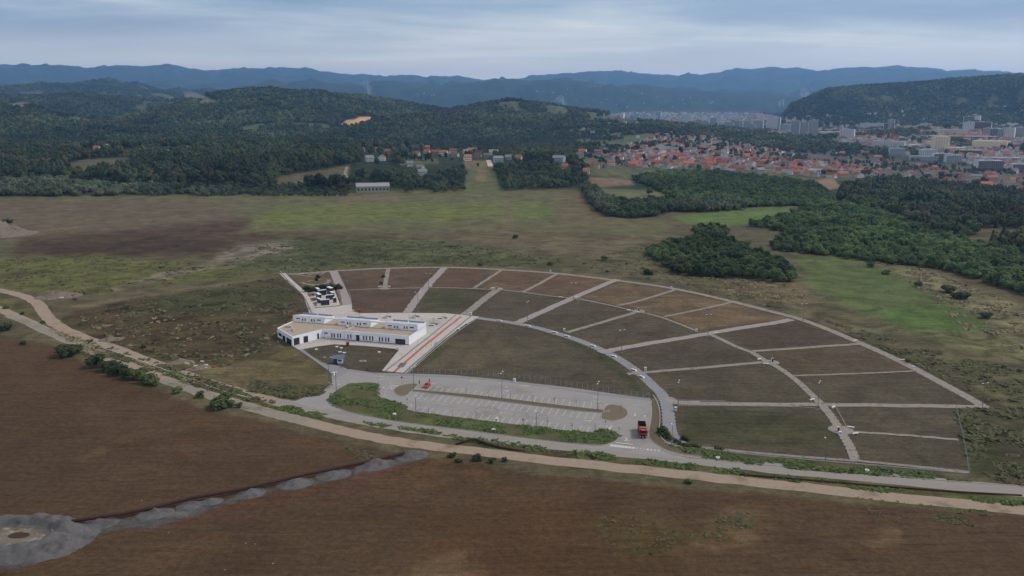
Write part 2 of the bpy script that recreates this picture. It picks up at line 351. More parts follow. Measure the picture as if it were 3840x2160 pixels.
zone((114,98,76), 4, .4, [(1166,404),(1240,402),(1242,420),(1166,421)])
zone((116,100,76), 4, .4, [(1205,425),(1225,425),(1222,455),(1195,455)], .8)
# the burial ground
zone((80,73,60), 2, .35, [(718,692),(780,688),(960,674),(1110,672),(1210,675),(1370,684),(1540,703),(1680,722),(1840,757),(2010,800),(2150,857),(2280,915),(2390,975),(2490,1027),(2410,1030),(2435,1190),(2100,1165),(1720,1125),(1660,1090),(1640,1000),(1200,955),(1040,940),(940,930),(860,925),(740,880),(780,790)], warp=.2)
zone((91,75,61), 3, .4, [(860,680),(960,676),(1110,674),(1060,724),(880,727)], warp=.2)
zone((92,74,60), 3, .25, [(1120,672),(1220,676),(1200,726),(1080,724)], warp=.2)
zone((97,80,64), 3, .4, [(1235,677),(1380,686),(1540,704),(1430,748),(1345,737),(1210,726)], warp=.2)
zone((101,85,66), 3, .5, [(1560,710),(1680,728),(1830,760),(1620,780),(1460,748)], warp=.2)
zone((104,88,68), 3, .5, [(1690,735),(1830,762),(1985,800),(1760,830),(1680,795),(1600,782)], warp=.2)
zone((85,70,58), 3, .3, [(880,730),(1050,726),(1025,780),(890,785)], warp=.3)
zone((73,71,52), 3, .4, [(1070,727),(1220,730),(1190,785),(1060,785)], warp=.3)
zone((76,66,56), 4, .3, [(1800,830),(2010,812),(2130,858),(1900,880)], warp=.3)
zone((82,72,58), 4, .4, [(1930,880),(2180,862),(2290,925),(2000,940)], warp=.3)
zone((68,68,48), 6, .5, [(1720,1030),(1950,1035),(2090,1070),(2120,1130),(1720,1115)], .8)
zone((108,96,78), 4, .3, [(1110,870),(1250,850),(1300,900),(1180,930),(1060,935)], .35, warp=3)
zone((62,66,44), 3, .5, [(1210,806),(1330,822),(1430,850),(1540,900),(1600,960),(1630,1000),(1600,985),(1520,915),(1400,850),(1320,828)], .7)
zone((66,70,44), 3, .5, [(1062,900),(1110,868),(1140,868),(1090,905)], .7)
zone((92,80,62), 3, .3, [(1620,870),(1700,860),(1760,840),(1790,846),(1700,875)], .4)
zone((92,80,60), 2, .3, [(735,690),(835,686),(850,720),(770,735)], warp=.3)
# verges beside the roads
zone((80,86,47), 4, .7, [(750,1048),(950,1072),(1200,1108),(1500,1145),(1760,1180),(2000,1208),(2300,1242),(2800,1300),(2800,1276),(2300,1228),(2000,1196),(1700,1160),(1400,1123),(1100,1090),(850,1050)])
zone((82,82,50), 5, .8, [(-200,740),(0,745),(60,770),(140,830),(300,888),(420,935),(560,985),(720,1032),(780,1050),(600,1000),(460,950),(300,905),(200,850),(100,800),(0,768),(-200,760)])
zone((104,92,72), 4, .5, [(60,795),(130,815),(170,850),(110,830)], .7)
zone((74,80,44), 4, .7, [(1690,1120),(1800,1135),(2100,1168),(2440,1205),(2440,1215),(2000,1180),(1760,1150)])
zone((76,66,50), 3, .5, [(1640,1000),(1665,1010),(1680,1060),(1672,1090),(1720,1130),(1700,1135),(1640,1100),(1636,1060)])
# bare brown ground in front
zone((80,63,47), 5, .22, [(-900,860),(0,845),(130,868),(190,905),(230,930),(340,968),(420,995),(540,1035),(660,1058),(760,1090),(870,1112),(1010,1142),(1100,1156),(1200,1172),(1350,1192),(1500,1207),(1700,1226),(1900,1242),(2200,1268),(2576,1302),(3600,1380),(3600,2600),(-900,2600)])
zone((70,58,44), 30, .1, [(-900,900),(0,960),(200,1050),(350,1150),(100,1260),(-900,1300)], .5, warp=6)
zone((79,58,39), 40, .1, [(1000,1290),(1500,1260),(1750,1350),(1600,1500),(1200,1500)], .6, warp=6)
zone((90,70,50), 14, .5, [(1020,1150),(1200,1160),(1290,1195),(1220,1240),(1080,1230),(980,1195)], .6, warp=5)
zone((116,96,70), 20, 1., [(1770,1300),(1880,1295),(1930,1330),(1860,1380),(1740,1390),(1700,1350)], .45, warp=7)
zone((84,78,48), 30, 1., [(1480,1300),(1650,1280),(1760,1330),(1700,1400),(1540,1400)], .3, warp=7)
zone((124,104,78), 18, 1., [(1040,1425),(1180,1405),(1200,1470),(1020,1480)], .3, warp=6)
zone((112,92,68), 14, 1., [(2160,1345),(2250,1335),(2270,1365),(2180,1372)], .5, warp=5)
zone((98,78,58), 8, .6, [(185,1152),(250,1135),(258,1142),(205,1162)], .6, warp=2)
zone((86,60,50), 12, .3, [(600,600),(1100,480),(1400,395),(1900,310),(2300,195),(2330,235),(1950,380),(1550,470),(1100,530),(700,650)], .55, r='P', warp=4)
zone((76,75,76), 4, .8, [(0,560),(240,520),(420,580),(620,540),(900,492),(1100,455),(1450,372),(2000,255),(2300,165),(2400,150),(2395,190),(2100,262),(1900,300),(1520,378),(1250,450),(1110,500),(850,578),(660,592),(500,645),(400,690),(100,795),(-300,860),(-300,560)], r='P', warp=1.2)
zone((80,78,78), 4, .05, [(640,570),(880,520),(900,545),(700,585)], .8, r='P', warp=2)
# ground under far places
zone((90,88,64), 4, .5, [(165,415),(200,402),(330,394),(335,404),(260,425),(205,428)])
zone((92,86,66), 4, .5, [(640,448),(720,440),(800,430),(880,412),(880,450),(800,462),(700,466),(560,462)])
zone((88,88,62), 3, .5, [(1000,402),(1100,398),(1105,412),(1010,418)])
zone((84,86,64), 8, .6, [(1240,375),(1500,385),(1560,372),(1540,350),(1400,340),(1300,352)], .9)
zone((110,92,76), 2, .3, [(1555,345),(1640,335),(1660,345),(1600,360)], .9)
zone((112,94,78), 3, .3, [(1560,372),(1600,340),(1680,320),(1720,340),(1680,365),(1600,385)], .45)
zone((86,90,66), 14, .7, [(1420,330),(1500,312),(1620,312),(1760,318),(1960,346),(2100,380),(2000,400),(1700,380),(1560,378),(1460,392)], .9)
zone((92,88,78), 10, .6, [(1440,400),(1560,378),(1750,350),(1950,350),(2200,395),(2700,440),(2700,510),(2350,470),(2080,448),(1700,428),(1480,420)])
zone((108,104,98), 10, .5, [(1480,300),(1560,285),(1900,286),(1960,296),(2060,318),(2300,322),(2700,318),(2700,430),(2300,395),(2150,372),(1980,338),(1700,300)], .8)
zone((84,85,58), 6, .8, [(1470,424),(1560,420),(1800,432),(1960,440),(2100,452),(2110,475),(1900,462),(1600,456),(1480,440)])
zone((128,108,88), 3, .2, [(2055,452),(2095,445),(2115,470),(2075,480)])
zone((112,96,76), 3, .3, [(2040,470),(2075,480),(2120,520),(2100,520)], .8)
zone((205,160,112), 1.2, .2, [(858,313),(870,303),(892,300),(905,294),(930,294),(943,297),(928,304),(905,309),(884,316),(860,320)], warp=.3)
zone((190,165,135), 1.5, .2, [(865,352),(880,346),(895,352),(885,358)], .8, warp=.3)
zone((135,128,118), 2, .3, [(20,262),(70,257),(90,262),(60,270),(30,270)], .8, warp=.3)
zone((125,112,98), 2, .3, [(455,232),(480,230),(500,236),(560,262),(520,262),(470,248)], .7, warp=.5)
zone((150,150,148), 2, .4, [(1590,385),(1660,372),(1690,378),(1680,388),(1620,398)], .9)

# the ground sheet, finer where it is near
th = np.concatenate([np.linspace(rad(-80), rad(-36), 26)[:-1], np.linspace(rad(-36), rad(36), 660), np.linspace(rad(36), rad(80), 26)[1:]])
Rr = np.concatenate([[4, 40, 90], np.geomspace(130, 400, 290), np.geomspace(402, 1100, 170)[1:], np.geomspace(1106, 5600, 230)[1:], np.geomspace(5640, 19500, 120)[1:]])
TH, RR = np.meshgrid(th, Rr); GX = RR*np.sin(TH); GY = RR*np.cos(TH); GZ = height(GX, GY)
nr, nc = GX.shape; ii = np.arange(nr*nc).reshape(nr, nc)
F4 = np.stack([ii[:-1, :-1], ii[:-1, 1:], ii[1:, 1:], ii[1:, :-1]], -1).reshape(-1, 4)[:, ::-1]
ground = mesh_np('ground', np.stack([GX, GY, GZ], -1), F4, True)
PX, PY = pix(GX, GY, GZ)
wx = (fbm(GX/14, GY/14, 21, 4)-.5)*16/ (RR/300)**.5; wy = (fbm(GX/14+40, GY/14, 23, 4)-.5)*12/(RR/300)
f3 = np.clip(700/RR, .2, 2.2); wx = wx+(fbm(GX/3.2, GY/3.2, 31, 3)-.5)*4.5*f3; wy = wy+(fbm(GX/3.2+9, GY/3.2, 33, 3)-.5)*3.*f3
base_near = np.array(col(88, 82, 62)); far1 = np.array(col(46, 54, 38))
tt = np.clip((RR-1000)/60, 0, 1)[..., None]
CO = base_near*(1-tt) + far1*tt; WI = np.full(GX.shape, .6)
gq = fbm(GX/140, GY/140, 16, 4); gq2 = fbm(GX/60, GY/60, 12, 3)
kf = (np.clip((.345-gq)/.04, 0, 1)*np.clip((RR-2250)/150, 0, 1)*np.clip((7500-RR)/800, 0, 1))[..., None]; CO = CO*(1-kf)+np.array(col(84, 88, 64))*kf     # meadows among the hill woods
vis = (RR < 11000)
for c, fe, wild, st, poly, wp in ZN:
    xs = [p[0] for p in poly]; ys = [p[1] for p in poly]; mg = 3*fe+12*wp
    far_ok = RR < (1100 if max(ys) > 600 and min(ys) > 500 else 11000)
    k = (PX > min(xs)-mg) & (PX < max(xs)+mg) & (PY > min(ys)-mg) & (PY < max(ys)+mg) & vis & far_ok & (GY > 0)
    if not k.any(): continue
    d = sdist(PX[k]+wx[k]*wp, PY[k]+wy[k]*wp, poly)
    a = np.clip(d/fe*.5+.5, 0, 1); a = a*a*(3-2*a)*st
    CO[k] = CO[k]*(1-a[:, None]) + np.array(c)*a[:, None]; WI[k] = WI[k]*(1-a)+wild*a
at = ground.attributes.new('soil', 'FLOAT_COLOR', 'POINT')
at.data.foreach_set('color', np.concatenate([CO, np.ones(CO.shape[:2]+(1,))], -1).astype(np.float32).ravel())
at = ground.attributes.new('wild', 'FLOAT', 'POINT'); at.data.foreach_set('value', WI.astype(np.float32).ravel())
mg_ = bpy.data.materials.new('ground_cover'); mg_.use_nodes = True; t = mg_.node_tree; b = t.nodes['Principled BSDF']; l = t.links.new
b.inputs['Roughness'].default_value = .95; b.inputs['Specular IOR Level'].default_value = .1
a1 = N(t, 'ShaderNodeAttribute', attribute_name='soil'); a2 = N(t, 'ShaderNodeAttribute', attribute_name='wild')
ps = t.nodes.new('ShaderNodeNewGeometry').outputs['Position']
nf = N(t, 'ShaderNodeTexNoise', i_Scale=.55, i_Detail=7., i_Roughness=.7); l(ps, nf.inputs[0])
nm = N(t, 'ShaderNodeTexNoise', i_Scale=.07, i_Detail=6., i_Roughness=.62, i_Distortion=.8); l(ps, nm.inputs[0])
mpn = t.nodes.new('ShaderNodeMapping'); mpn.inputs['Rotation'].default_value = (0, 0, rad(8)); mpn.inputs['Scale'].default_value = (.05, .42, 1); l(ps, mpn.inputs[0])
ns = N(t, 'ShaderNodeTexNoise', i_Scale=1., i_Detail=6., i_Roughness=.65, i_Distortion=.6); l(mpn.outputs[0], ns.inputs[0])
mq = t.nodes.new('ShaderNodeMapping'); mq.inputs['Rotation'].default_value = (0, 0, rad(-52)); mq.inputs['Scale'].default_value = (.04, .5, 1); l(ps, mq.inputs[0])
nq = N(t, 'ShaderNodeTexNoise', i_Scale=1., i_Detail=5., i_Roughness=.65, i_Distortion=.9); l(mq.outputs[0], nq.inputs[0])
nx = N(t, 'ShaderNodeTexNoise', i_Scale=1.7, i_Detail=5., i_Roughness=.7); l(ps, nx.inputs[0])
def cst(o, k): return M('ADD', M('MULTIPLY', M('SUBTRACT', o, .5, nt_=t), k, nt_=t), .5, nt_=t, clamp=True)
f = M('MULTIPLY', M('MULTIPLY_ADD', cst(nf.outputs[0], 2.6), .62, .69, nt_=t), M('MULTIPLY_ADD', cst(nx.outputs[0], 2.4), .44, .78, nt_=t), nt_=t)
f = M('MULTIPLY', f, M('ADD', 1., M('MULTIPLY', M('SUBTRACT', cst(ns.outputs[0], 2.0), .5, nt_=t), M('MULTIPLY_ADD', a2.outputs['Fac'], .45, .10, nt_=t), nt_=t), nt_=t), nt_=t)
f = M('MULTIPLY', f, M('MULTIPLY_ADD', cst(nq.outputs[0], 2.4), .30, .85, nt_=t), nt_=t)
mk_ = t.nodes.new('ShaderNodeMapping'); mk_.inputs['Rotation'].default_value = (0, 0, rad(14)); mk_.inputs['Scale'].default_value = (.035, .75, 1); l(ps, mk_.inputs[0])
nk = N(t, 'ShaderNodeTexNoise', i_Scale=1., i_Detail=3., i_Roughness=.5, i_Distortion=1.6); l(mk_.outputs[0], nk.inputs[0])
f = M('MULTIPLY', f, M('SUBTRACT', 1., M('MULTIPLY', M('MULTIPLY', M('SUBTRACT', nk.outputs[0], .60, nt_=t), 8., nt_=t, clamp=True), .34, nt_=t), nt_=t), nt_=t)
nl_ = N(t, 'ShaderNodeTexNoise', i_Scale=.022, i_Detail=4., i_Roughness=.6, i_Distortion=.5); l(ps, nl_.inputs[0])
f = M('MULTIPLY', f, M('MULTIPLY_ADD', cst(nl_.outputs[0], 2.), .30, .85, nt_=t), nt_=t)
f = M('ADD', f, M('MULTIPLY', M('MULTIPLY', M('SUBTRACT', nx.outputs[0], .58, nt_=t), 7., nt_=t, clamp=True), M('MULTIPLY_ADD', a2.outputs['Fac'], .55, .02, nt_=t), nt_=t), nt_=t)     # pale straw flecks
w = M('MULTIPLY', M('SUBTRACT', nm.outputs[0], .5, nt_=t), a2.outputs['Fac'], nt_=t)
f = M('MULTIPLY', f, M('MULTIPLY_ADD', w, 3.9, 1., nt_=t), nt_=t)
vm = t.nodes.new('ShaderNodeVectorMath'); vm.operation = 'SCALE'; l(a1.outputs['Color'], vm.inputs[0]); l(f, vm.inputs['Scale'])
ng = N(t, 'ShaderNodeTexNoise', i_Scale=.13, i_Detail=6., i_Roughness=.7); l(ps, ng.inputs[0])     # green and straw patches where it is wild
mr = t.nodes.new('ShaderNodeMapRange'); l(ng.outputs[0], mr.inputs[0]); mr.inputs[1].default_value = .48; mr.inputs[2].default_value = .66
mxg = N(t, 'ShaderNodeMixRGB', blend_type='MULTIPLY'); l(M('MULTIPLY', mr.outputs[0], a2.outputs['Fac'], nt_=t), mxg.inputs[0]); l(vm.outputs[0], mxg.inputs[1]); mxg.inputs[2].default_value = (.84, .97, .76, 1)
l(mxg.outputs[0], b.inputs['Base Color'])
bp = N(t, 'ShaderNodeBump', i_Strength=.7, i_Distance=.5); l(M('ADD', nf.outputs[0], ns.outputs[0], nt_=t), bp.inputs['Height']); l(bp.outputs[0], b.inputs['Normal'])
tag(link('ground', ground, mg_), kind='structure')

# ------------------------------------------------------------------ roads, paths and paving on the flat site
def ribbon_v(pts, w, z):
    P = [Vector((p[0], p[1], 0)) for p in pts]
    # round the polyline
    for _ in range(3):
        Q = [P[0]]
        for a, b2 in zip(P, P[1:]): Q += [a*.75+b2*.25, a*.25+b2*.75]
        P = Q+[P[-1]]
    vs = []; ws = w if callable(w) else (lambda s: w)
    for i, p in enumerate(P):
        tg = (P[min(i+1, len(P)-1)]-P[max(i-1, 0)]).normalized(); nn = Vector((-tg.y, tg.x, 0)); h = ws(i/(len(P)-1))/2
        j = .09*h*math.sin(i*2.3+p.x)+(.12*math.sin(i*5.1+p.y) if w is not None else 0)
        vs += [p+nn*(h+j)+Vector((0, 0, z)), p-nn*(h-j)+Vector((0, 0, z))]
    return vs, [(2*i, 2*i+1, 2*i+3, 2*i+2) for i in range(len(P)-1)]
def ribbon(name, runs, mt, z, kind='structure'):
    mb = MB()
    for k, (r, pts, w) in enumerate(runs):
        mb.add(*ribbon_v([G(r, *p) if r else p for p in pts], w, z+k*.004))
    o = mb.build(name, mt); tag(o, kind=kind); return o
def sheet(name, poly, mt, z, h=.0):
    mb = MB()
    if h: mb.prism(poly, z-h, z)
    else: mb.add([(p[0], p[1], z) for p in (poly if sum(poly[i-1][0]*poly[i][1]-poly[i][0]*poly[i-1][1] for i in range(len(poly))) > 0 else poly[::-1])], [list(range(len(poly)))])
    return tag(mb.build(name, mt), kind='structure')
def gp(r, pts): return [G(r, *p) for p in pts]
ROADL = [(-260,712),(-60,722),(0,730),(60,744),(97,762),(112,790),(140,818),(200,846),(300,880),(400,919),(500,955),(600,986),(700,1012),(780,1030),(880,1053),(1050,1081)]
ROADR = [(700,1012),(800,1032),(900,1054),(1050,1080),(1200,1098),(1400,1119),(1600,1141),(1800,1162),(2000,1183),(2300,1211),(2576,1236),(3300,1300)]
ribbon('lower_dirt_track', [('F', [(-260,745),(-30,762),(60,806),(130,838),(200,868),(300,910),(420,957),(500,986),(600,1016),(700,1044),(780,1063),(870,1086),(1000,1112),(1150,1130),(1400,1160),(1600,1181),(1800,1202),(2000,1224),(2300,1256),(2576,1284),(3300,1365)], 6.0)], m_dirt, .02)
ribbon('gravel_patch', [('F', [(20,795),(60,808),(130,838),(190,862),(225,880)], 4.2), ('F', [(415,955),(500,986),(600,1016),(700,1044),(770,1060)], 4.6)], m_gravel, .04)
ribbon('dirt_road', [('F', ROADL, lambda s: 6.2)], m_dirt, .03)
ribbon('asphalt_road', [('F', ROADR, lambda s: 6.6+min(1, s*12)*1.3)], m_road, .05)
lot = gp('F', [(735,1012),(770,998),(800,985),(836,966),(834,944),(862,932),(880,929),(940,938),(1060,941),(1140,944),(1290,959),(1440,976),(1628,1003),(1637,1008),(1641,1040),(1635,1064),(1629,1078),(1634,1096),(1650,1115),(1672,1128),(1700,1140),(1722,1150),(1730,1158),(1600,1142),(1480,1127),(1150,1086),(900,1052),(800,1030)])
sheet('parking_lot', lot, m_asph, .07)
walk = gp('A', [(375,912),(430,945),(470,938),(560,1008),(665,1075),(860,1112),(930,1145),(1230,1183),(1500,1193)]) + gp('B', [(200,195),(700,212),(1000,238),(1300,275),(1600,318),(1900,362),(2296,402),(2300,420),(1900,377),(1600,334),(1300,291),(1000,253),(700,225),(160,206)]) + gp('A', [(1480,1208),(1230,1196),(940,1152),(800,1238),(730,1155),(560,1035),(400,925)])
sheet('walkway', walk, m_asph_path, .12, .14)
sheet('plaza', gp('A', [(562,590),(600,522),(860,498),(962,490),(970,558),(1050,578),(1450,574),(1900,578),(2242,611),(2060,720),(1882,850),(1700,1010),(1512,1180),(1268,1158),(1350,1055),(1442,945),(1400,936),(1100,906),(780,890),(600,914),(470,938),(430,945),(375,912),(380,700)]), m_conc, .15, .15)
ribbon('plaza_dark_strip', [('A', [(2012,594),(1760,800),(1300,1162)], .8), ('A', [(2172,600),(1900,820),(1490,1180)], .8), ('A', [(760,600),(1000,594),(1050,580)], .5)], m_dkstrip, .16)
ribbon('red_paved_strip', [('A', [(2062,614),(1760,850),(1497,1076)], 1.25), ('A', [(1450,1120),(1386,1172)], 1.25)], m_red, .18)
E1 = [('F', [(717,690),(750,689),(790,686),(850,681),(960,675),(1110,672),(1210,675),(1290,680),(1370,685),(1450,693),(1540,704),(1610,713),(1680,723),(1760,739),(1840,758),(1930,781),(2010,801),(2080,827),(2150,857),(2215,885),(2280,916),(2340,948),(2390,975),(2440,1002),(2474,1023)], 4.0)]
ribbon('perimeter_path', E1, m_pavergrey, .05)
ribbon('edge_path', [('G', [(95,335),(200,440),(300,535),(420,640),(540,730),(600,850),(660,1010),(700,1130)], 3.6)], m_conc, .055)
MPX = [G('C', *q) for q in ((235,518),(350,538),(480,552),(650,580),(850,622),(1050,682),(1180,722),(1300,768),(1400,812),(1500,858),(1600,915),(1700,982),(1780,1042),(1850,1100),(1915,1168))] + [G('T', *q) for q in ((1110,360),(1170,460),(1212,560),(1232,700),(1243,850),(1265,980),(1330,1080),(1420,1145))]
ribbon('main_path', [(None, MPX, 4.3)], m_asph_path, .06)
pk = [('G', [(1080,285),(1130,380),(1160,460),(1225,590),(1290,750),(1330,850),(1350,955)], 5.2),
      ('A', [(1895,120),(1790,230),(1680,350),(1605,450),(1520,572)], 4.6), ('C', [(1575,168),(1400,238),(1180,332),(1000,412),(800,502),(645,572)], 4.6),
      ('D', [(925,186),(820,208),(700,226),(450,264),(330,288),(150,318),(0,342),(-200,375),(-340,402),(-440,420)], 4.6), ('C', [(2035,1268),(2100,1310),(2200,1318),(2350,1315)], 4.2)]
ribbon('pink_paved_path', pk, m_paver, .07)
gr = [('A', [(2432,338),(2300,430),(2180,530),(2095,594)], 4.6), ('A', [(1332,128),(1310,230),(1292,325)], 2.6), ('A', [(2475,138),(2350,222),(2195,322)], 2.2),
      ('C', [(1025,108),(880,192),(695,287)], 2.4), ('C', [(2115,262),(1900,332),(1700,388),(1570,412)], 2.4), ('D', [(505,62),(300,112),(20,166)], 2.2), ('C', [(1745,475),(1500,547),(1300,606),(1105,662)], 2.8),
      ('D', [(1415,360),(1200,374),(1000,389),(650,412)], 2.6), ('D', [(725,490),(400,520),(0,554),(-240,575)], 2.8), ('D', [(1830,550),(1600,563),(1400,571),(945,586)], 1.5),
      ('D', [(2340,812),(2150,806),(1800,800),(1170,792),(700,790),(300,785),(80,778)], 3.6), ('D', [(1340,985),(1700,1006),(2110,1042)], 1.7),
      ('G', [(1330,668),(1600,655),(1900,640),(2060,635)], 1.5), ('A', [(1290,330),(1500,325),(1640,322),(1800,320),(2000,322),(2300,335),(2440,342)], 1.7),
      ('C', [(430,260),(560,272),(700,288),(850,310),(1040,334),(1180,346),(1300,368),(1430,393),(1560,422),(1700,455),(1770,470),(1900,498),(2010,530),(2100,565),(2200,602),(2315,652)], 1.7),
      ('D', [(360,298),(440,335),(520,376),(600,405),(650,424),(720,470),(790,505),(860,548),(930,596),(1000,656),(1050,706),(1110,762)], 2.7), ('D', [(1110,762),(1180,840),(1230,910),(1270,975),(1310,1040),(1345,1100),(1380,1195)], 3.0),
      ('D', [(40,1062),(100,1075),(300,1098),(700,1140),(1200,1180),(1400,1192),(1700,1222),(2185,1272)], 1.6)]
ribbon('worn_paved_path', gr, m_pavergrey, .09)
mb = MB()
for r, c, rx in (('D', (775,492), 3.6), ('D', (1275,972), 4.0), ('C', (1768,465), 3.4), ('C', (446,257), 3.4), ('A', (1290,328), 3.2)):
    q = G(r, *c); mb.lathe([(rx, -.05), (rx, .19)], 20, (q[0], q[1], 0))
tag(mb.build('path_roundel', m_pavergrey), kind='structure')
# garden with curling paths, garden beds beside the memorial
ribbon('garden_path', [('G', [(330,350),(480,380),(600,400),(735,410)], 1.1), ('G', [(470,515),(560,545),(700,560),(850,555),(960,525),(1010,490),(980,460)], 2.0), ('G', [(590,375),(680,350),(780,345),(860,360),(880,335),(930,322)], 1.6), ('G', [(590,500),(640,480),(760,470),(870,440)], 1.0), ('G', [(560,548),(700,575),(800,590)], 1.0)], m_pavergrey, .06)
sheet('memorial_terrace', gp('G', [(720,722),(1110,665),(1225,958),(850,990),(735,995),(700,985)]), m_conc, .12, .12)
mb = MB()
for pl in ([(575,735),(715,718),(725,780),(620,798)], [(635,822),(740,808),(752,870),(665,885)], [(690,915),(760,905),(772,972),(725,980)], [(1140,680),(1210,676),(1220,745),(1165,750)], [(1175,770),(1235,765),(1250,835),(1195,840)], [(1205,868),(1250,866),(1268,960),(1225,965)], [(735,1002),(1110,970),(1225,962),(1228,975),(1110,985),(745,1014)]):
    mb.prism(gp('G', pl), .02, .17)
tag(mb.build('garden_bed', mat('bare_bed_soil', col(112, 94, 82), .95, .2, 1.)), kind='structure')
mb = MB()
for pl in ([(600,790),(730,775),(735,815),(625,830)], [(650,880),(760,865),(765,905),(690,915)], [(545,735),(715,700),(800,700),(800,718),(575,742)]): mb.prism(gp('G', pl), .0, .13)
tag(mb.build('memorial_step', m_conc), kind='structure')
# earth islands in the lot, with kerbs
m_dry = mat('dry_grass_bed', col(108, 97, 82), .95, .28, .9, bump=.2)
m_weedbed = mat('weedy_soil', col(80, 76, 52), .95, .35, .5, stain=(col(84, 100, 44), .12, .50), bump=.3)
m_soilbed = mat('brown_strip_soil', col(94, 86, 68), .95, .3, .7, bump=.2)
ISL = {}
def island(name, poly, mt, h=.18):
    mb = MB(); mb.prism(poly, 0, h); tag(mb.build(name, mt), kind='structure')
    P = [Vector((x, y, 0)) for x, y in poly]; n = len(P); m2 = MB()
    ar = sum(P[i].x*P[(i+1) % n].y-P[(i+1) % n].x*P[i].y for i in range(n)); s = 1 if ar > 0 else -1
    for w, o in ((.16, 0),):
        off = []
        for i in range(n):
            a = (P[i]-P[i-1]).normalized(); b2 = (P[(i+1) % n]-P[i]).normalized(); tg = (a+b2); tg = tg.normalized() if tg.length > .1 else a
            off.append(P[i]+Vector((tg.y, -tg.x, 0))*s*w)
        for i in range(n):
            j = (i+1) % n; q = [P[i], off[i], off[j], P[j]]
            m2.add([(v.x, v.y, 0) for v in q]+[(v.x, v.y, h+.025) for v in q], [(4,5,6,7), (1,2,6,5), (3,0,4,7)] if s > 0 else [(7,6,5,4), (5,6,2,1), (7,4,0,3)])
    tag(m2.build('kerb', m_kerb), kind='structure'); ISL[name] = poly
def smooth(pl, k=2):
    for _ in range(k):
        q = []
        for a, b2 in zip(pl, pl[1:]+pl[:1]): q += [(a[0]*.75+b2[0]*.25, a[1]*.75+b2[1]*.25), (a[0]*.25+b2[0]*.75, a[1]*.25+b2[1]*.75)]
        pl = q
    return pl
island('lot_island', smooth(gp('B', [(82,335),(100,312),(150,288),(230,275),(284,276),(288,292),(225,345),(195,378),(150,384),(105,366)]), 2), m_dry)
island('lot_island_east', smooth(gp('B', [(1920,455),(2000,458),(2060,478),(2100,510),(2104,545),(2070,575),(2000,592),(1930,590),(1880,576),(1872,560),(1885,530)]), 2), m_dry)
island('lot_median', gp('B', [(240,338),(255,328),(500,348),(760,370),(1000,398),(1250,428),(1500,459),(1750,488),(1905,505),(1890,527),(1700,512),(1400,478),(1100,440),(900,415),(600,380),(400,358)]), m_soilbed)
green = smooth(gp('F', [(828,1010),(836,992),(855,976),(885,966),(930,962),(952,967),(954,975),(946,986),(955,1000),(985,1010),(1030,1022),(1022,1033),(1100,1044),(1250,1063),(1400,1082),(1490,1089),(1500,1092),(1506,1080),(1540,1085),(1557,1100),(1548,1112),(1518,1121),(1490,1121),(1400,1113),(1150,1080),(1000,1062),(900,1043),(845,1027)]), 1)
island('verge_island', green, m_weedbed, .2)
corner = smooth(gp('T', [(975,500),(1020,470),(1060,520),(1100,700),(1100,850),(1085,960),(1110,1060),(1180,1120),(1290,1185),(1450,1210),(1700,1230),(2093,1270),(2093,1380),(1700,1340),(1400,1300),(1230,1255),(1100,1190),(990,1110),(940,1040),(925,960),(950,850),(975,700)]), 1)
island('corner_verge', corner, m_soilbed, .17)
# painted marks
mk = MB(); zP = .082
def line(r, pts, w, m=mk, z=zP):
    q = [Vector((*G(r, *p), 0)) for p in pts]
    for a, b2 in zip(q, q[1:]):
        tg = (b2-a).normalized(); nn = Vector((-tg.y, tg.x, 0))*w/2; zz = Vector((0, 0, z)); m.add([a-nn+zz, b2-nn+zz, b2+nn+zz, a+nn+zz], [(0,1,2,3)])
def bays(r, a0, a1, b0, b1, n):              # n+1 stall lines between the two end lines
    p0, p1, q0, q1 = [Vector((*G(r, *p), zP)) for p in (a0, a1, b0, b1)]
    for i in range(n+1):
        t = i/n; a = p0.lerp(q0, t); b2 = p1.lerp(q1, t); tg = (b2-a).normalized(); nn = Vector((-tg.y, tg.x, 0))*.075
        if rnd.random() < .06: b2 = a.lerp(b2, .8)
        mk.add([a-nn, b2-nn, b2+nn, a+nn], [(0,1,2,3)]); c = tg*.07; e2 = nn*6
        mk.add([b2-e2, b2+e2, b2+e2+c*2, b2-e2+c*2], [(0,1,2,3)])
bays('B', (372,332), (415,292), (1842,492), (1852,446), 25)
bays('B', (292,350), (240,396), (1822,530), (1796,580), 26)
bays('B', (250,528), (300,476), (1815,705), (1838,662), 24)
line('B', [(50,293),(128,297)], .3); line('B', [(1940,668),(1962,638)], .55); line('B', [(2005,783),(2148,799)], .5)
line('B', [(1905,450),(1960,452)], .14); line('B', [(1922,452),(1905,500)], .14); line('B', [(1838,660),(1815,708)], .14)
for i in range(14):                          # crossing, worn away towards the right
    x = 1962+i*31; y = 808+i*3.4; f_ = 1-max(0, i-4)*.055
    if i in (7, 8, 9): f_ *= .45
    line('B', [(x, y+9*f_), (x+6, y-9*f_)], 1.0*max(.3, f_))
for x0, y0, x1, y1 in ((410,243,470,250),(1030,335,1072,338),(1040,303,1065,304),(1800,385,1850,392),(1790,420,1860,430),(1720,590,1785,597),(500,590,520,592),(225,448,240,451),(225,465,245,468),(1000,522,1020,524)):
    line('B', [(x0, y0), (x1, y1)], .22); q = (x0+x1)/2
    line('B', [(x1-14, y1-5), (x1, y1)], .35); line('B', [(x1-14, y1+3), (x1, y1)], .35)
for pts in ([(2165,530),(2160,556)], [(2150,548),(2165,558),(2172,546)], [(2246,546),(2250,566)], [(2238,548),(2246,545),(2254,552)], [(2090,740),(2092,762)], [(2075,768),(2082,762),(2100,762),(2108,770)], [(55,308),(70,316),(85,310)], [(60,316),(70,318)], [(1912,648),(1918,640),(1930,643)]): line('B', pts, .35)
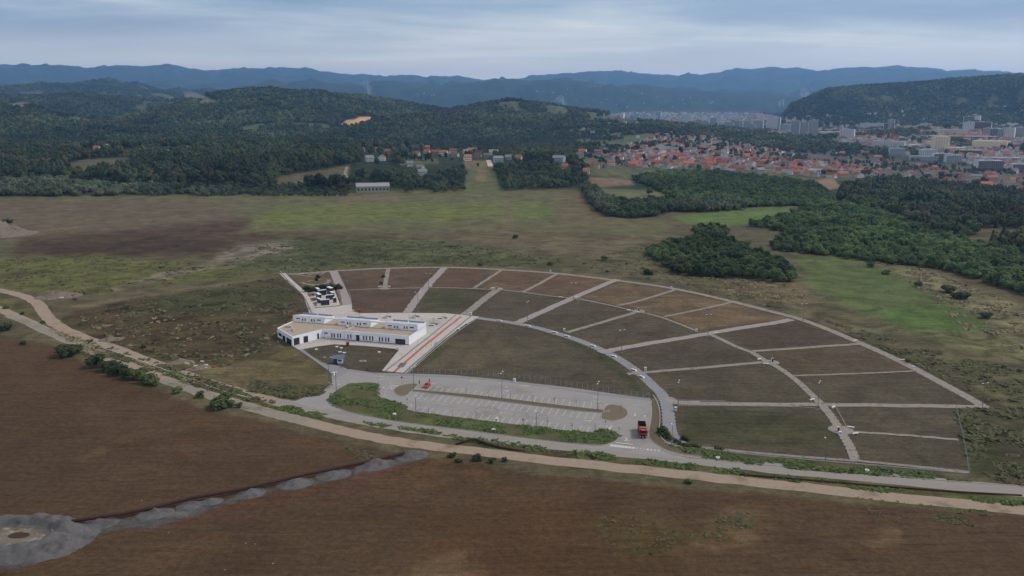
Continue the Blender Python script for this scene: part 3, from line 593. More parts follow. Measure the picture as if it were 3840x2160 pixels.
for pts in ([(1195,1240),(1215,1244)], [(1240,1243),(1280,1244)], [(1250,1208),(1278,1212)], [(1278,1320),(1284,1335),(1292,1325)], [(820,1300),(850,1290)], [(755,1390),(778,1382)], [(940,1296),(958,1290)], [(1770,1250),(1835,1256)], [(1760,1283),(1795,1286)], [(490,1420),(570,1406)], [(1355,1306),(1440,1310)]): line('A', pts, .4)
def dash(r, pts, w, on, off):
    q = [Vector((*G(r, *p), zP)) for p in pts]; 
    for a, b2 in zip(q, q[1:]):
        n = max(1, int((b2-a).length/(on+off)))
        for i in range(n):
            c = a.lerp(b2, i/n); d = a.lerp(b2, (i+.5)/n); tg = (b2-a).normalized(); nn = Vector((-tg.y, tg.x, 0))*w/2; mk.add([c-nn, d-nn, d+nn, c+nn], [(0,1,2,3)])
dash('B', [(1500,322),(1800,370)], .12, 2, 2); dash('B', [(300,420),(1000,520),(1700,595)], .1, 1.5, 6); dash('B', [(1840,640),(1950,630),(2080,625)], .12, 1.5, 1)
dash('A', [(1230,1215),(1310,1235),(1352,1262),(1355,1305)], .14, 1, 1); line('A', [(1352,1306),(1310,1345),(1295,1380),(1305,1420),(1340,1445)], .1)
tag(mk.build('white_road_marking', m_paint), kind='structure')
ym = MB()
for r, pts in (('B', [(745,253),(765,240),(790,246),(820,256)]), ('B', [(748,254),(790,256)]), ('B', [(1182,292),(1225,293),(1232,285),(1252,296),(1230,298)]), ('B', [(975,268),(1005,268),(1012,274)])): line(r, pts, .38, ym)
tag(ym.build('yellow_road_marking', m_yellow), kind='structure')
sk = MB()
def skid(cx, cy, rx, ry, a0=0, a1=6.28, w=.22, wob=.05):
    n = 40; pts = []
    for i in range(n+1):
        a = a0+(a1-a0)*i/n; pts.append((cx+rx*math.cos(a)*(1+wob*math.sin(3*a)), cy+ry*math.sin(a)*(1+wob*math.cos(2*a))))
    line('B', pts, w, sk, .079)
for a in ((880,510,95,38), (930,500,62,30,0,5), (1180,556,70,32), (1290,545,68,26,1,6), (1370,563,40,19), (1062,563,26,20,2,6.8,.12), (690,515,45,16,0,5,.12), (860,520,110,40,2,4.2,.14), (940,505,30,30,3,6), (1240,535,120,36,2.5,4.6,.12), (1300,560,25,24,0,5,.12)): skid(*a)
line('B', [(480,480),(560,470),(700,468),(850,480),(990,498)], .18, sk, .079); line('B', [(520,476),(640,478),(800,492),(960,520)], .12, sk, .079); line('B', [(1230,530),(1290,522),(1400,525),(1560,540)], .12, sk, .079); line('B', [(2190,470),(2220,485),(2260,494)], .25, sk, .079)
tag(sk.build('tyre_skid_mark', m_skid), kind='structure')
# kerbs along lot, walkway, road
def kerb(r, pts, w=.22, h=.2):
    q = smooth_open([G(r, *p) for p in pts]); mb = MB()
    for a, b2 in zip(q, q[1:]):
        A = Vector((*a, 0)); B = Vector((*b2, 0)); tg = (B-A).normalized(); nn = Vector((-tg.y, tg.x, 0))*w/2
        v = [A-nn, B-nn, B+nn, A+nn]; mb.add([(p.x, p.y, 0) for p in v]+[(p.x, p.y, h) for p in v], [(4,5,6,7),(0,1,5,4),(2,3,7,6)])
    tag(mb.build('kerb', m_kerb), kind='structure')
def smooth_open(P, k=2):
    for _ in range(k):
        Q = [P[0]]
        for a, b2 in zip(P, P[1:]): Q += [(a[0]*.75+b2[0]*.25, a[1]*.75+b2[1]*.25), (a[0]*.25+b2[0]*.75, a[1]*.25+b2[1]*.75)]
        P = Q+[P[-1]]
    return P
kerb('B', [(2298,420),(2310,500),(2302,600),(2282,680),(2286,740)]); kerb('A', [(430,1424),(560,1398),(700,1340),(790,1272),(785,1235)]); kerb('A', [(245,1400),(340,1420),(430,1424)])
kerb('D', [(0,1108),(60,1140),(200,1168),(600,1207),(1000,1243),(1400,1275),(1900,1325),(2560,1370)]); kerb('T', [(1000,420),(1060,500),(1105,650),(1108,800),(1090,920),(1100,1030),(1180,1120),(1300,1180),(1500,1210),(2093,1262)], .3, .35)
kerb('D', [(20,1062),(100,1088),(300,1108),(700,1156),(1200,1198),(1700,1240),(2180,1282)], .25, .3)
kerb('G', [(60,300),(95,360),(200,470),(330,600),(470,740),(560,850),(620,990),(680,1120)], .3, .5)
for r, pts in (('G', [(1150,330),(1230,430),(1290,560),(1330,650)]), ('G', [(1390,690),(1420,800),(1445,940),(1450,1060)]), ('A', [(2240,618),(2060,740),(1880,870),(1530,1180)]), ('C', [(2050,1270),(2120,1290),(2300,1295),(2576,1297)]), ('D', [(120,800),(600,800),(1090,810),(1160,840),(1240,945)]), ('C', [(1240,330),(1200,345),(1300,360),(1680,450)]), ('D', [(1240,812),(1290,900),(1320,960)]), ('D', [(1355,1110),(1390,1180)])): kerb(r, pts, .14, .2)

# ------------------------------------------------------------------ the burial ground's white hall
A0 = Vector((*G('S', 2150, 785), 0)); ang = math.atan2(.281, -.960)
HU = Vector((math.cos(ang), math.sin(ang), 0)); HV = Vector((HU.y, -HU.x, 0))
hall = empty('cemetery_hall', A0, 0)
tag(hall, 'long white flat-roofed cemetery hall with raised roof boxes and an angled left wing', 'building')
MH = Matrix(((HU.x, HV.x, 0), (HU.y, HV.y, 0), (0, 0, 1)))
def hl(u, v, z): q = MH @ Vector((u, v, z)); return q
class HB(MB):
    def add(s, vs, fs): return MB.add(s, [hl(*p) for p in vs], [f[::-1] for f in fs])     # local frame is mirrored
def on_plane(px, py, o, d):                  # sight line against an upright wall plane -> (distance along it, height)
    a = Vector(ray(*full('S', px, py))); c = Vector((0, 0, CAM_H)); nrm = Vector((d.y, -d.x, 0))
    t = (o-c).dot(nrm)/a.dot(nrm); q = c+a*t; return (q-o).dot(d), q.z
ZT = 4.3; foot = [(0,0),(42.3,0),(48.5,-15.6),(63,-3.9),(63,20.3),(0,20.3)]; inner = [(.4,.4),(42.2,.4),(48.6,-15.0),(62.6,-3.7),(62.6,10),(.4,10)]
hb = HB(); n = 6
for i in range(n):
    j = (i+1) % n; a, b2, c, d = foot[i], foot[j], inner[i], inner[j]
    hb.add([(*a, 0.1), (*b2, 0.1), (*b2, ZT), (*a, ZT)], [(0,1,2,3)])
    if i not in (3, 4): hb.add([(*a, ZT), (*b2, ZT), (*d, ZT), (*c, ZT), (*d, ZT-.5), (*c, ZT-.5)], [(0,1,2,3), (3,2,4,5)])
hb.add([(63,-3.9,ZT),(63,10,ZT),(62.6,10,ZT),(62.6,-3.7,ZT),(62.6,10,ZT-.5),(62.6,-3.7,ZT-.5)], [(0,1,2,3),(3,2,4,5)])
hb.add([(0,10,ZT),(0,0,ZT),(.4,.4,ZT),(.4,10,ZT)], [(0,1,2,3)]); hb.add([(.4,.4,ZT),(.4,10,ZT),(.4,10,ZT-.5),(.4,.4,ZT-.5)], [(0,1,2,3)])
wall = hb.build('wall', m_white, hall)
for o in (wall,): o.location = (0, 0, 0)
hb = HB(); hb.add([(u, v, ZT-.35) for u, v in ((.4,.4),(42.2,.4),(48.6,-15),(62.6,-3.7),(62.6,20),(.4,20))], [(0,1,2,3,4,5)]); roof = hb.build('roof', m_tan, hall)
hb = HB(); hb.box(30.6, 31.3, .4, 10, ZT-.36, ZT+.02); hb.build('roof_divider', m_conc, hall)
# raised boxes with open terraces between them
um = lambda x, y: on_plane(x, y, A0+HV*10, HU)[0]
bx = [(um(2272,520), um(1782,500)), (um(1565,480), um(1075,440)), (um(865,430), 63.0)]
bx[0] = (0.0, bx[0][1]); ZB = 7.0
hb = HB()
ZK = 5.15                                     # the boxes' roofs fall towards the back
for a, b2 in bx: hb.add([(a,10,ZT-.4),(b2,10,ZT-.4),(b2,20.28,ZT-.4),(a,20.28,ZT-.4),(a,10,ZB),(b2,10,ZB),(b2,20.28,ZK),(a,20.28,ZK)], [(0,3,2,1),(4,5,6,7),(0,1,5,4),(1,2,6,5),(2,3,7,6),(3,0,4,7)])
zr = lambda v: ZB+(ZK-ZB)*(v-10)/10.28
wb = hb.build('upper_wall', m_white, hall)
hb = HB()
for a, b2 in ((bx[0][1], bx[1][0]), (bx[1][1], bx[2][0])):
    hb = HB(); hb.box(a, b2, 10.0, 11.0, ZB-.55, ZB); hb.build('terrace_beam', m_white, hall)
m_roofw = mat('pale_blue_roof_membrane', col(190, 197, 209), .5, .06, .4)
hb = HB()
for a, b2 in bx: hb.add([(a+.2,10.3,zr(10.3)+.06),(b2-.2,10.3,zr(10.3)+.06),(b2-.2,20,zr(20)+.06),(a+.2,20,zr(20)+.06),(a+.2,10.3,zr(10.3)-.05),(b2-.2,10.3,zr(10.3)-.05),(b2-.2,20,zr(20)-.05),(a+.2,20,zr(20)-.05)], [(0,1,2,3),(0,4,5,1),(1,5,6,2),(2,6,7,3),(3,7,4,0)])
hb.build('upper_roof', m_roofw, hall)
m_flash = mat('grey_flashing', col(140, 146, 160), .6, .1, 1.)
for a, b2 in bx:
    w2 = (b2-a)
    for q0, q1 in ((.02, .48), (.52, .98)) if w2 > 16 else ((.1, .9),): hb = HB(); hb.box(a+w2*q0, a+w2*q1, 18.6, 18.9, zr(18.6)-.1, zr(18.6)+.75); hb.build('roof_parapet', m_flash, hall)
hb = HB(); hb.box(-.02, 42.2, -.025, 0, .0, .38)
hb.build('plinth', mat('dark_plinth', col(84, 88, 100), .8, .1, 1.), hall)
for u, v, w2, d2, h2 in ((58.5,-.3,2.0,1.1,.9),(60.6,-.2,1.2,1.0,.7),(54,-5.6,1.2,1.1,1.1),(33.2,6.6,1.2,1.2,1.0)): hb = HB(); hb.box(u-w2/2, u+w2/2, v-d2/2, v+d2/2, ZT-.35, ZT-.35+h2); hb.build('roof_vent', m_conc, hall)
for u, v in ((9.2,9.2),(13.5,9.2)): hb = HB(); hb.box(u-.5, u+.5, v-.3, v+.3, ZT-.35, ZT+.35); hb.build('air_unit', m_conc, hall)
m_frame = mat('window_surround', col(232, 232, 235), .6, .04, 1.)
def window(x0, y0, x1, y1, o, d, name='window', proud=.05, frame=True):
    (u0, z1), (u1, z0) = on_plane(x0, y0, o, d), on_plane(x1, y1, o, d)
    if u0 > u1: u0, u1 = u1, u0
    nrm = Vector((d.y, -d.x, 0)); nrm = nrm if nrm.dot(o-Vector((0, 0, CAM_H))) < 0 else -nrm
    def bxw(mb, a, b2, c, e2, p0, p1):
        vs = [o+d*u+nrm*p+Vector((0, 0, z)) - hall.location for p in (p0, p1) for u, z in ((a, c), (b2, c), (b2, e2), (a, e2))]
        for v in vs: v.z = v.z
        mb.add(vs, [(4,5,6,7),(0,4,7,3),(1,2,6,5),(3,7,6,2),(0,1,5,4)])
    mb = MB(); bxw(mb, u0, u1, z0, z1, 0, proud*.5); w2 = mb.build(name, m_glass, hall)
    if frame:
        mb = MB(); t2 = .09
        bxw(mb, u0-t2, u1+t2, z0-t2, z0, 0, proud*1.6); bxw(mb, u0-t2, u1+t2, z1, z1+t2, 0, proud*1.6); bxw(mb, u0-t2, u0, z0, z1, 0, proud*1.6); bxw(mb, u1, u1+t2, z0, z1, 0, proud*1.6)
        mb.build('frame', m_frame, w2)
    return w2
for x in (975,1012,1065,1105): window(x-1, 598+(x-975)*.055, x+21, 664+(x-975)*.07, A0, HU)
for x in (1220,1262): window(x-2, 618, x+20, 684, A0, HU)
for x in (1457,1498,1550,1592): window(x-2, 636+(x-1457)*.06, x+20, 706+(x-1457)*.07, A0, HU)
for x in (1697,1738,1790,1832): window(x-2, 656+(x-1697)*.06, x+20, 726+(x-1697)*.06, A0, HU)
window(866, 588, 923, 613, A0, HU); window(1348, 628, 1405, 724, A0, HU, 'door'); 
gz = window(1940, 682, 2096, 786, A0, HU, 'shop_window')
B0 = A0+HV*10
for x0, y0, x1, y1 in ((445,368,501,389),(757,393,818,415),(1122,423,1181,444),(1453,448,1511,470),(1830,477,1891,500),(2158,502,2223,527)): window(x0, y0, x1, y1, B0, HU)
for x, y in ((533,376),(572,378),(670,387),(708,390),(1212,430),(1250,432),(1363,441),(1403,444),(1923,486),(1962,489),(2068,496),(2108,499)): window(x, y, x+20, y+39, B0, HU)
W0 = A0+hl(42.3, 0, 0); W1 = A0+hl(48.5, -15.6, 0); W2 = A0+hl(63, -3.9, 0); D1 = (W1-W0).normalized(); D2 = (W2-W1).normalized()
window(405, 683, 500, 795, W0, D1, 'glass_door'); window(553, 652, 628, 755, W0, D1, 'glass_door'); window(760, 606, 792, 694, W0, D1, 'door')
window(297, 656, 380, 792, W1, D2, 'shop_window'); window(238, 624, 288, 738, W1, D2, 'shop_window'); window(178, 582, 232, 664, W1, D2, 'shop_window')
hb = HB(); 
rz0 = on_plane(1318, 650, A0, HU)[0]; rz1 = on_plane(1405, 650, A0, HU)[0]
mbp = MB()
for u, z0, z1 in ((31.45, .3, ZT+.01),): hb.box(u-.04, u+.04, -.03, 0, z0, z1)
hb.build('drainpipe', m_metal, hall)
hb = HB(); hb.box(min(rz0, rz1)-.1, max(rz0, rz1)+.1, -.9, 0, 3.25, 3.45); hb.build('door_canopy', m_white, hall)

# ------------------------------------------------------------------ memorial walls of black stone behind the hall
def at_ground(o, q): o.location = (q[0], q[1], o.location.z); return o
def mem(base_l, base_r, h, dep, label, cap=True):
    a = Vector((*G('G', *base_l), 0)); b2 = Vector((*G('G', *base_r), 0)); d = b2-a; t = empty('memorial_wall', (a+b2)/2+Vector((0, 0, .12)), math.atan2(d.y, d.x))
    tag(t, label, 'memorial wall', 'black stone memorial walls'); w = d.length/2
    MB().box(-w, w, 0, dep, 0, h).build('stone_panel', m_slab, t)
    MB().box(-w-.15, w+.15, -.12, dep+.12, h, h+.28).build('coping', m_white, t)
    return t
mem((848,966), (1012,952), 2.9, .6, 'black memorial wall in front, with pale coping, nearest the white hall')
mem((950,862), (1092,845), 2.6, .6, 'black memorial wall in the middle of the three broad ones, set to the right')
mem((800,775), (955,755), 2.8, .6, 'black memorial wall farthest back of the three broad ones, beside the hedge')
def pil(bl, br, h, dep, label):
    a = Vector((*G('G', *bl), 0)); b2 = Vector((*G('G', *br), 0)); d = b2-a; t = empty('memorial_block', (a+b2)/2+Vector((0, 0, .12)), math.atan2(d.y, d.x)); w = d.length/2
    tag(t, label, 'memorial block', 'narrow memorial blocks with pale tops')
    MB().box(-w, w, 0, dep, 0, h).build('stone_body', m_slab, t); MB().box(-w-.1, w+.1, -.1, dep+.1, h, h+.22).build('pale_top', m_white, t)
pil((785,760), (830,755), 3.2, 4.2, 'narrow dark memorial block with pale top at the back left, against the hedge')
pil((805,862), (858,856), 3.0, 5.0, 'narrow dark memorial block with pale top at the left, halfway back')
pil((828,925), (862,920), 2.2, 4.0, 'low narrow dark memorial block at the left, beside the front wall')
pil((1030,760), (1088,752), 3.7, 4.6, 'tall dark memorial block with pale top at the back right, against the hedge')
pil((1062,800), (1108,795), 2.3, 3.4, 'short dark memorial block with wide pale top behind the right-hand panel')
pil((1088,912), (1150,905), 2.6, .5, 'grey glossy memorial block at the front right edge of the terrace')
# ------------------------------------------------------------------ lamps
def make_lamp(double, h):
    t = empty('street_lamp'); MB().lathe([(.28,0),(.28,.12),(.14,.14)], 10).build('base', m_conc, t)
    MB().tube([(0,0,.12),(0,0,h*.5),(0,0,h)], [.13,.10,.075], 8).build('pole', m_metal, t)
    for s in ((-1, 1) if double else (1,)):
        a = MB().tube([(0,0,h-.15),(s*.5,0,h+.02),(s*.95,0,h+.08)], .05, 6).build('arm', m_metal, t)
        m = MB(); m.prism([(s*.8,-.16),(s*1.55,-.2),(s*1.62,0),(s*1.55,.2),(s*.8,.16)], h+.02, h+.2, True); m.build('lamp_head', m_lampw, t, bevel=.03)
    return t
LP = {}
def lamp(r, base, top, label, double=True, rz=0, h=None):
    q = G(r, *base); a = Vector(ray(*full(r, *top))); t = q[1]/a.y; hh = CAM_H + a.z*t if h is None else h
    k = (double, round(max(7, min(11, hh)), 0))
    if k not in LP: LP[k] = make_lamp(*k); o = LP[k]
    else: o = copy_tree(LP[k])
    o.location = (q[0], q[1], 0); o.rotation_euler = (0, 0, rz)
    tag(o, label, 'street lamp', 'lamps around the burial ground')
lamp('A', (735,1275), (718,1032), 'double-headed lamp on the lawn left of the lot entrance, in front of the shelter', True, 0)
lamp('F', (847,1006), (842,942), 'lamp at the left tip of the green verge island', False, 1.6)
lamp('A', (1588,1350), (1580,1110), 'double-headed lamp at the left end of the lot median, by the red car', True, 1.2)
lamp('B', (1017,408), (1015,188), 'double-headed lamp in the middle of the lot median', True, 1.3)
lamp('B', (1842,505), (1845,275), 'double-headed lamp at the right end of the lot median', True, 1.3)
lamp('B', (276,560), (270,392), 'single lamp post standing at the left end of the green verge island', False, 1.6)
lamp('B', (1313,702), (1312,522), 'single pale lamp post in the middle of the green verge island', False, 1.6)
lamp('T', (1283,1192), (1290,905), 'single pale lamp post by the fence corner where the curved path meets the road', False, 1.6)
lamp('A', (1630,557), (1622,373), 'double-headed lamp at the foot of the pink path near the plaza planters', True, 0)
lamp('A', (1737,330), (1733,167), 'double-headed lamp halfway up the leftmost of the pink radial paths', True, 0)
lamp('A', (337,178), (332,38), 'lamp at the top left corner of the burial ground, beside the garden', False, 0)
lamp('A', (1958,115), (1953,-22), 'lamp on the perimeter path at the top of a pink path, right of the garden', False, 0)
lamp('C', (740,562), (740,382), 'double-headed lamp at the foot of the pink path beside the curved asphalt path', True, 1.2)
lamp('C', (1165,352), (1165,198), 'double-headed lamp at the crossing of the second pink path', True, 0)
lamp('C', (1615,186), (1618,60), 'lamp at the top of the second pink path, on the perimeter', False, 0)
lamp('C', (1613,850), (1618,642), 'double-headed lamp at the foot of the third pink path', True, .5)
lamp('D', (330,302), (335,155), 'double-headed lamp at the crossing of the third pink path', True, .3)
lamp('D', (1006,203), (1016,72), 'double-headed lamp on the perimeter at the right end of the third pink path', True, .2)
lamp('D', (118,800), (126,635), 'double-headed lamp at the left end of the straight lower path', True, 1.3)
lamp('D', (1110,826), (1122,630), 'double-headed lamp at the crossing of the straight lower path', True, 1.1)
lamp('D', (2280,815), (2303,648), 'double-headed lamp at the far right corner of the burial ground', True, .4)
lamp('D', (1163,1196), (1176,1042), 'single pale lamp post by the low wall along the road, below the largest dark plot', False, 1.6)
# ------------------------------------------------------------------ benches, cabinets, stones
def make_bench():                            # half-disc concrete bench with sloping shoulders
    t = empty('bench')
    m = MB(); prof = [(-1.5,0),(-.95,0),(-.8,.3),(.8,.3),(.95,0),(1.5,0),(1.15,.35),(.9,.46),(-.9,.46),(-1.15,.35)]
    vs = [(x, -.3, z) for x, z in prof]+[(x, .3, z) for x, z in prof]; n = len(prof)
    m.add(vs, [list(range(n)), list(range(n, 2*n))[::-1]]+[(i, n+i, n+(i+1) % n, (i+1) % n) for i in range(n)]); m.build('seat', m_benchw, t)
    MB().box(-.85, .85, -.26, .26, 0, .28).build('support', m_black, t)
    return t
def make_block_bench():
    t = empty('bench'); MB().box(-1.1, 1.1, -.35, .35, .3, .5).build('seat', m_benchw, t, bevel=.05)
    for s in (-1, 1): MB().box(s*.8-.14, s*.8+.14, -.28, .28, 0, .3).build('leg', m_benchw, t)
    return t
BP = [None, None]
def bench(r, x, y, rz, label, kind=0, grp='white benches along the curved path', z=.06, sc=1.):
    if BP[kind] is None: BP[kind] = o = (make_bench, make_block_bench)[kind]()
    else: o = copy_tree(BP[kind])
    q = G(r, x, y); o.location = (q[0], q[1], z); o.rotation_euler = (0, 0, rz); o.scale = (sc, sc, sc); tag(o, label, 'bench', grp)
for (x, y, rz), lb in zip(((472,556,-.15),(735,603,-.25),(985,664,-.4),(1097,698,-.42),(1340,789,-.55),(1535,886,-.7),(1722,1014,-.85),(1795,1077,-.9)),
    ('nearest the plaza', 'second from the plaza, opposite the first pink path', 'upper one of the pair opposite a thin path', 'lower one of the pair opposite a thin path', 'midway, alone between two pairs', 'facing the foot of the third pink path', 'upper one of the pair near the lot', 'lowest of all, nearest the parking lot')):
    bench('C', x, y, rz, 'white bench by the curved asphalt path, '+lb, 0, sc=1.15)
for (x, y), lb in zip(((1298,628),(1580,627),(1855,634),(1765,703)), ('left', 'middle', 'right', 'front')):
    bench('A', x, y, -.1, f'white bench beside the {lb}most round tree pit on the plaza' if lb != 'middle' else 'white bench beside the second round tree pit from the left on the plaza', 0, 'benches beside the plaza tree pits', .15, 1.3)
bench('A', 2113, 690, .55, 'white bench at the plaza edge, upper one beside the large lawn', 0, 'benches at the plaza edge', .15); bench('A', 2030, 745, .55, 'white bench at the plaza edge, lower one beside the large lawn', 0, 'benches at the plaza edge', .15)
gb = 'block benches at the path crossings'
for r, x, y, rz, lb in (('A',1248,313,.5,'left of the thin path below the two left plots'), ('A',1333,312,-.3,'right of the thin path below the two left plots'), ('A',1755,306,-.4,'at the lamp on the first pink path'),
    ('A',2382,326,0,'left of a dark stone at the top of the grey path'), ('A',2462,334,-.5,'right of a dark stone at the top of the grey path'), ('C',1045,338,-.2,'left of the second pink path at its crossing'), ('C',1190,339,-.5,'right of the second pink path at its crossing'),
    ('C',1680,461,-.8,'left of the dark stone in the middle of the plots'), ('C',1755,479,.1,'in front of the dark stone in the middle of the plots'), ('D',388,285,.4,'beside the lamp on the third pink path'), ('D',695,473,.7,'behind the right-hand round crossing'),
    ('D',742,506,-.2,'in front of the right-hand round crossing'), ('D',1070,761,.6,'left of the crossing of the straight lower path'), ('D',1222,815,.8,'right of the crossing of the straight lower path'), ('D',1345,958,-.4,'right of the lower round crossing, tilted'), ('D',1378,1003,.3,'low one in dry weeds by the lower round crossing'),
    ('D',1375,341,.4,'on the perimeter path at the end of a thin path'), ('D',1710,478,0,'on the right-hand perimeter path beside a young shrub'), ('A',457,185,-.3,'at the top left corner of the garden'), ('A',965,556,.6,'at the right end of the forecourt of the memorial walls')):
    bench(r, x, y, rz, 'white block bench '+lb, 1, gb, .1)
for (x, y, rz), lb in zip(((725,838,-.1),(1203,876,-.1)), ('left, below the small high window', 'right, between two window groups')): bench('A', x, y, rz, f'pale bench against the front of the white hall, {lb}', 1, 'benches against the hall', .15)
def make_cab():
    t = empty('litter_bin'); MB().box(-.45, .45, -.4, .4, 0, 1.15).build('body', m_benchw, t, bevel=.04); MB().box(-.5, .5, -.45, .45, 1.15, 1.27).build('top', m_lampw, t); MB().box(-.3, .3, -.42, -.4, .75, 1.0).build('slot', m_black, t); return t
cabp = make_cab(); first = True
for r, x, y, lb in (('C',213,500,'at the dark strip at the top of the plaza'), ('C',1080,650,'at the foot of the thin path beside the curved path'), ('C',1833,1014,'beside the curved path above the lot'), ('C',2114,1388,'at the corner of the curved path and the straight lower path'),
    ('C',617,1121,'on the walkway along the lot fence'), ('A',1420,946,'at the corner of the fenced lawn in front of the hall'), ('A',778,1205,'at the left end of the walkway by the lot entrance'), ('C',2308,655,'at the third pink path crossing'), ('D',1268,1010,'at the lower round crossing'), ('D',1790,540,'on the right-hand perimeter path'),
    ('B',972,604,'in the green verge island'), ('C',952,100,'on the upper perimeter path'), ('C',2075,258,'on the upper perimeter path right of the second pink path')):
    o = cabp if first else copy_tree(cabp); first = False
    q = G(r, x, y); o.location = (q[0], q[1], .1); o.rotation_euler = (0, 0, rnd.uniform(-.3, .3)); tag(o, 'white square litter bin '+lb, 'litter bin', 'white litter bins')
fp = None
for r, x, y, lb in (('D',788,490,'at the right-hand round crossing'), ('D',1255,985,'at the lower round crossing'), ('C',1770,462,'in the middle of the plots'), ('C',447,262,'at the top of the grey path')):
    if fp is None:
        fp = o = empty('drinking_fountain'); MB().box(-.32, .32, -.28, .28, 0, 1.5).build('body', m_black, o); MB().box(-.36, .36, -.2, .32, 1.5, 1.66).build('top', m_benchw, o); MB().box(-.36, -.3, -.3, .32, 0, 1.5).build('side_panel', m_benchw, o)
    else: o = copy_tree(fp)
    q = G(r, x, y); o.location = (q[0], q[1], .15); tag(o, 'dark upright fountain stone with pale edge '+lb, 'fountain', 'dark fountain stones')
# round tree pits, saplings
m_pit = mat('tree_pit_soil', col(104, 96, 80), .95, .2, 1.)
m_twig = mat('sapling_bark', col(88, 78, 66), .9, .2, 3.)
m_leafy = mat('sapling_leaves', col(120, 112, 84), .9, .3, 2., coords='obj')
def leaf_ball(mb, c, r, n, s, seed, sq=1., up=.3):
    rr = random.Random(seed)
    for i in range(n):
        u = rr.uniform(-1, 1); a = rr.uniform(0, 6.283); q = math.sqrt(1-u*u); d = Vector((q*math.cos(a), q*math.sin(a), u))
        p = Vector(c)+Vector((d.x, d.y, d.z*sq))*r*rr.uniform(.72, 1.08)
        nn = (d+Vector((rr.uniform(-.6, .6), rr.uniform(-.6, .6), rr.uniform(-.3, .7)+up))).normalized(); t1 = nn.orthogonal().normalized(); t1 = Matrix.Rotation(rr.uniform(0, 6.28), 3, nn) @ t1; t2 = nn.cross(t1); z = s*rr.uniform(.6, 1.4)
        mb.add([p-t1*z-t2*z*.6, p+t1*z*.8-t2*z*.7, p+t1*z+t2*z*.6, p-t1*z*.7+t2*z*.8], [(0,1,2,3)])
def make_sapling(h=2.6):
    t = empty('young_tree'); m = MB(); m.tube([(0,0,0),(.03,.02,h*.6),(0,0,h)], [.04,.03,.015], 5)
    for k in range(5): a = k*1.3; m.tube([(0,0,h*(.5+.07*k)),(.5*math.cos(a),.5*math.sin(a),h*(.62+.07*k))], [.02,.008], 4)
    m.build('trunk', m_twig, t); c = MB(); leaf_ball(c, (0,0,h*.85), .5, 16, .07, 3); c.build('crown', m_leafy, t); return t
sp_ = make_sapling(); first = True
def sapling(r, x, y, z, lb, grp, s=1.):
    global first
    o = sp_ if first else copy_tree(sp_); first = False
    q = G(r, x, y); o.location = (q[0], q[1], z); o.scale = (s, s, s); o.rotation_euler = (0, 0, rnd.uniform(0, 6)); tag(o, lb, 'young tree', grp)
mb = MB(); pits = []
for i, (x, y, rx, lb) in enumerate(((1320,615,2.2,'second from the left'), (1606,612,2.2,'third from the left'), (1880,625,2.3,'rightmost'), (1787,690,2.3,'nearest the red strip'), (1045,622,2.2,'leftmost, just behind the hall'))):
    q = G('A', x, y); o = MB().lathe([(rx,-.0),(rx,.2),(rx-.15,.22)], 22).build('tree_pit', [m_pit], None); o.location = (q[0], q[1], 0); tag(o, f'round soil tree pit on the pale plaza, {lb}', 'tree pit', 'round tree pits on the plaza')
    sapling('A', x, y, .2, f'thin young tree in the plaza tree pit that is {lb}', 'young trees on the plaza', 1.25)
sapling('A', 1543, 655, .15, 'thin young tree on the open plaza between the tree pits and the hall', 'young trees on the plaza', 1.2)
for i in range(9):
    x = 520+i*190; sapling('B', x, 352+(x-500)*.112, .18, 'bare thin sapling planted along the lot median', 'saplings along the lot median', 1.1)
for i in range(9):
    x = 385+i*205; sapling('B', x, 552+(x-385)*.102, .2, 'bare thin sapling along the top of the green verge island', 'saplings along the verge island', 1.1)
q = gp('A', [(1452,1080),(1518,1080),(1486,1122),(1420,1122)]); o = MB().prism(q, .1, .34).build('paving_planter', m_dkstrip); tag(o, 'dark-edged rectangular planter interrupting the red paved strip', 'planter')
c = [sum(p[i] for p in q)/4 for i in (0, 1)]; MB().prism([(c[0]+(p[0]-c[0])*.75, c[1]+(p[1]-c[1])*.75) for p in q], .34, .36).build('soil', m_pit, o)
# ------------------------------------------------------------------ fences
m_mesh = bpy.data.materials.new('wire_mesh'); m_mesh.use_nodes = True; t_ = m_mesh.node_tree; b_ = t_.nodes['Principled BSDF']; b_.inputs['Base Color'].default_value = (.12, .15, .12, 1)
tr_ = t_.nodes.new('ShaderNodeBsdfTransparent'); mx_ = t_.nodes.new('ShaderNodeMixShader'); mx_.inputs[0].default_value = .06; t_.links.new(tr_.outputs[0], mx_.inputs[1]); t_.links.new(b_.outputs[0], mx_.inputs[2]); t_.links.new(mx_.outputs[0], t_.nodes['Material Output'].inputs[0])
m_post = mat('fence_post_paint', col(165, 165, 158), .6, .1, 2.)
def fence(r, pts, n, h, label, name='wire_fence', rails=True, w=.09):
    Q = smooth_open([G(r, *p) for p in pts], 2); L_ = [0]
    for a, b2 in zip(Q, Q[1:]): L_.append(L_[-1]+math.dist(a, b2))
    t = empty(name, (Q[0][0], Q[0][1], 0)); tag(t, label, 'fence'); pos = []
    for i in range(n):
        s = L_[-1]*i/(n-1); p = (np.interp(s, L_, [a[0] for a in Q])-Q[0][0], np.interp(s, L_, [a[1] for a in Q])-Q[0][1]); pos.append(p)
    me = MB().box(-w/2, w/2, -w/2, w/2, 0, h).mesh('post'); me.materials.append(m_post)
    for p in pos: o = link('post', me, None, t); o.location = (p[0], p[1], 0)
    m = MB()
    for a, b2 in zip(pos, pos[1:]): m.add([(*a, .1), (*b2, .1), (*b2, h-.05), (*a, h-.05)], [(0,1,2,3)])
    m.build('wire_mesh', m_mesh, t)
    if rails: MB().tube([(p[0], p[1], h-.04) for p in pos], .02, 4).build('top_wire', m_metal, t)
    return t
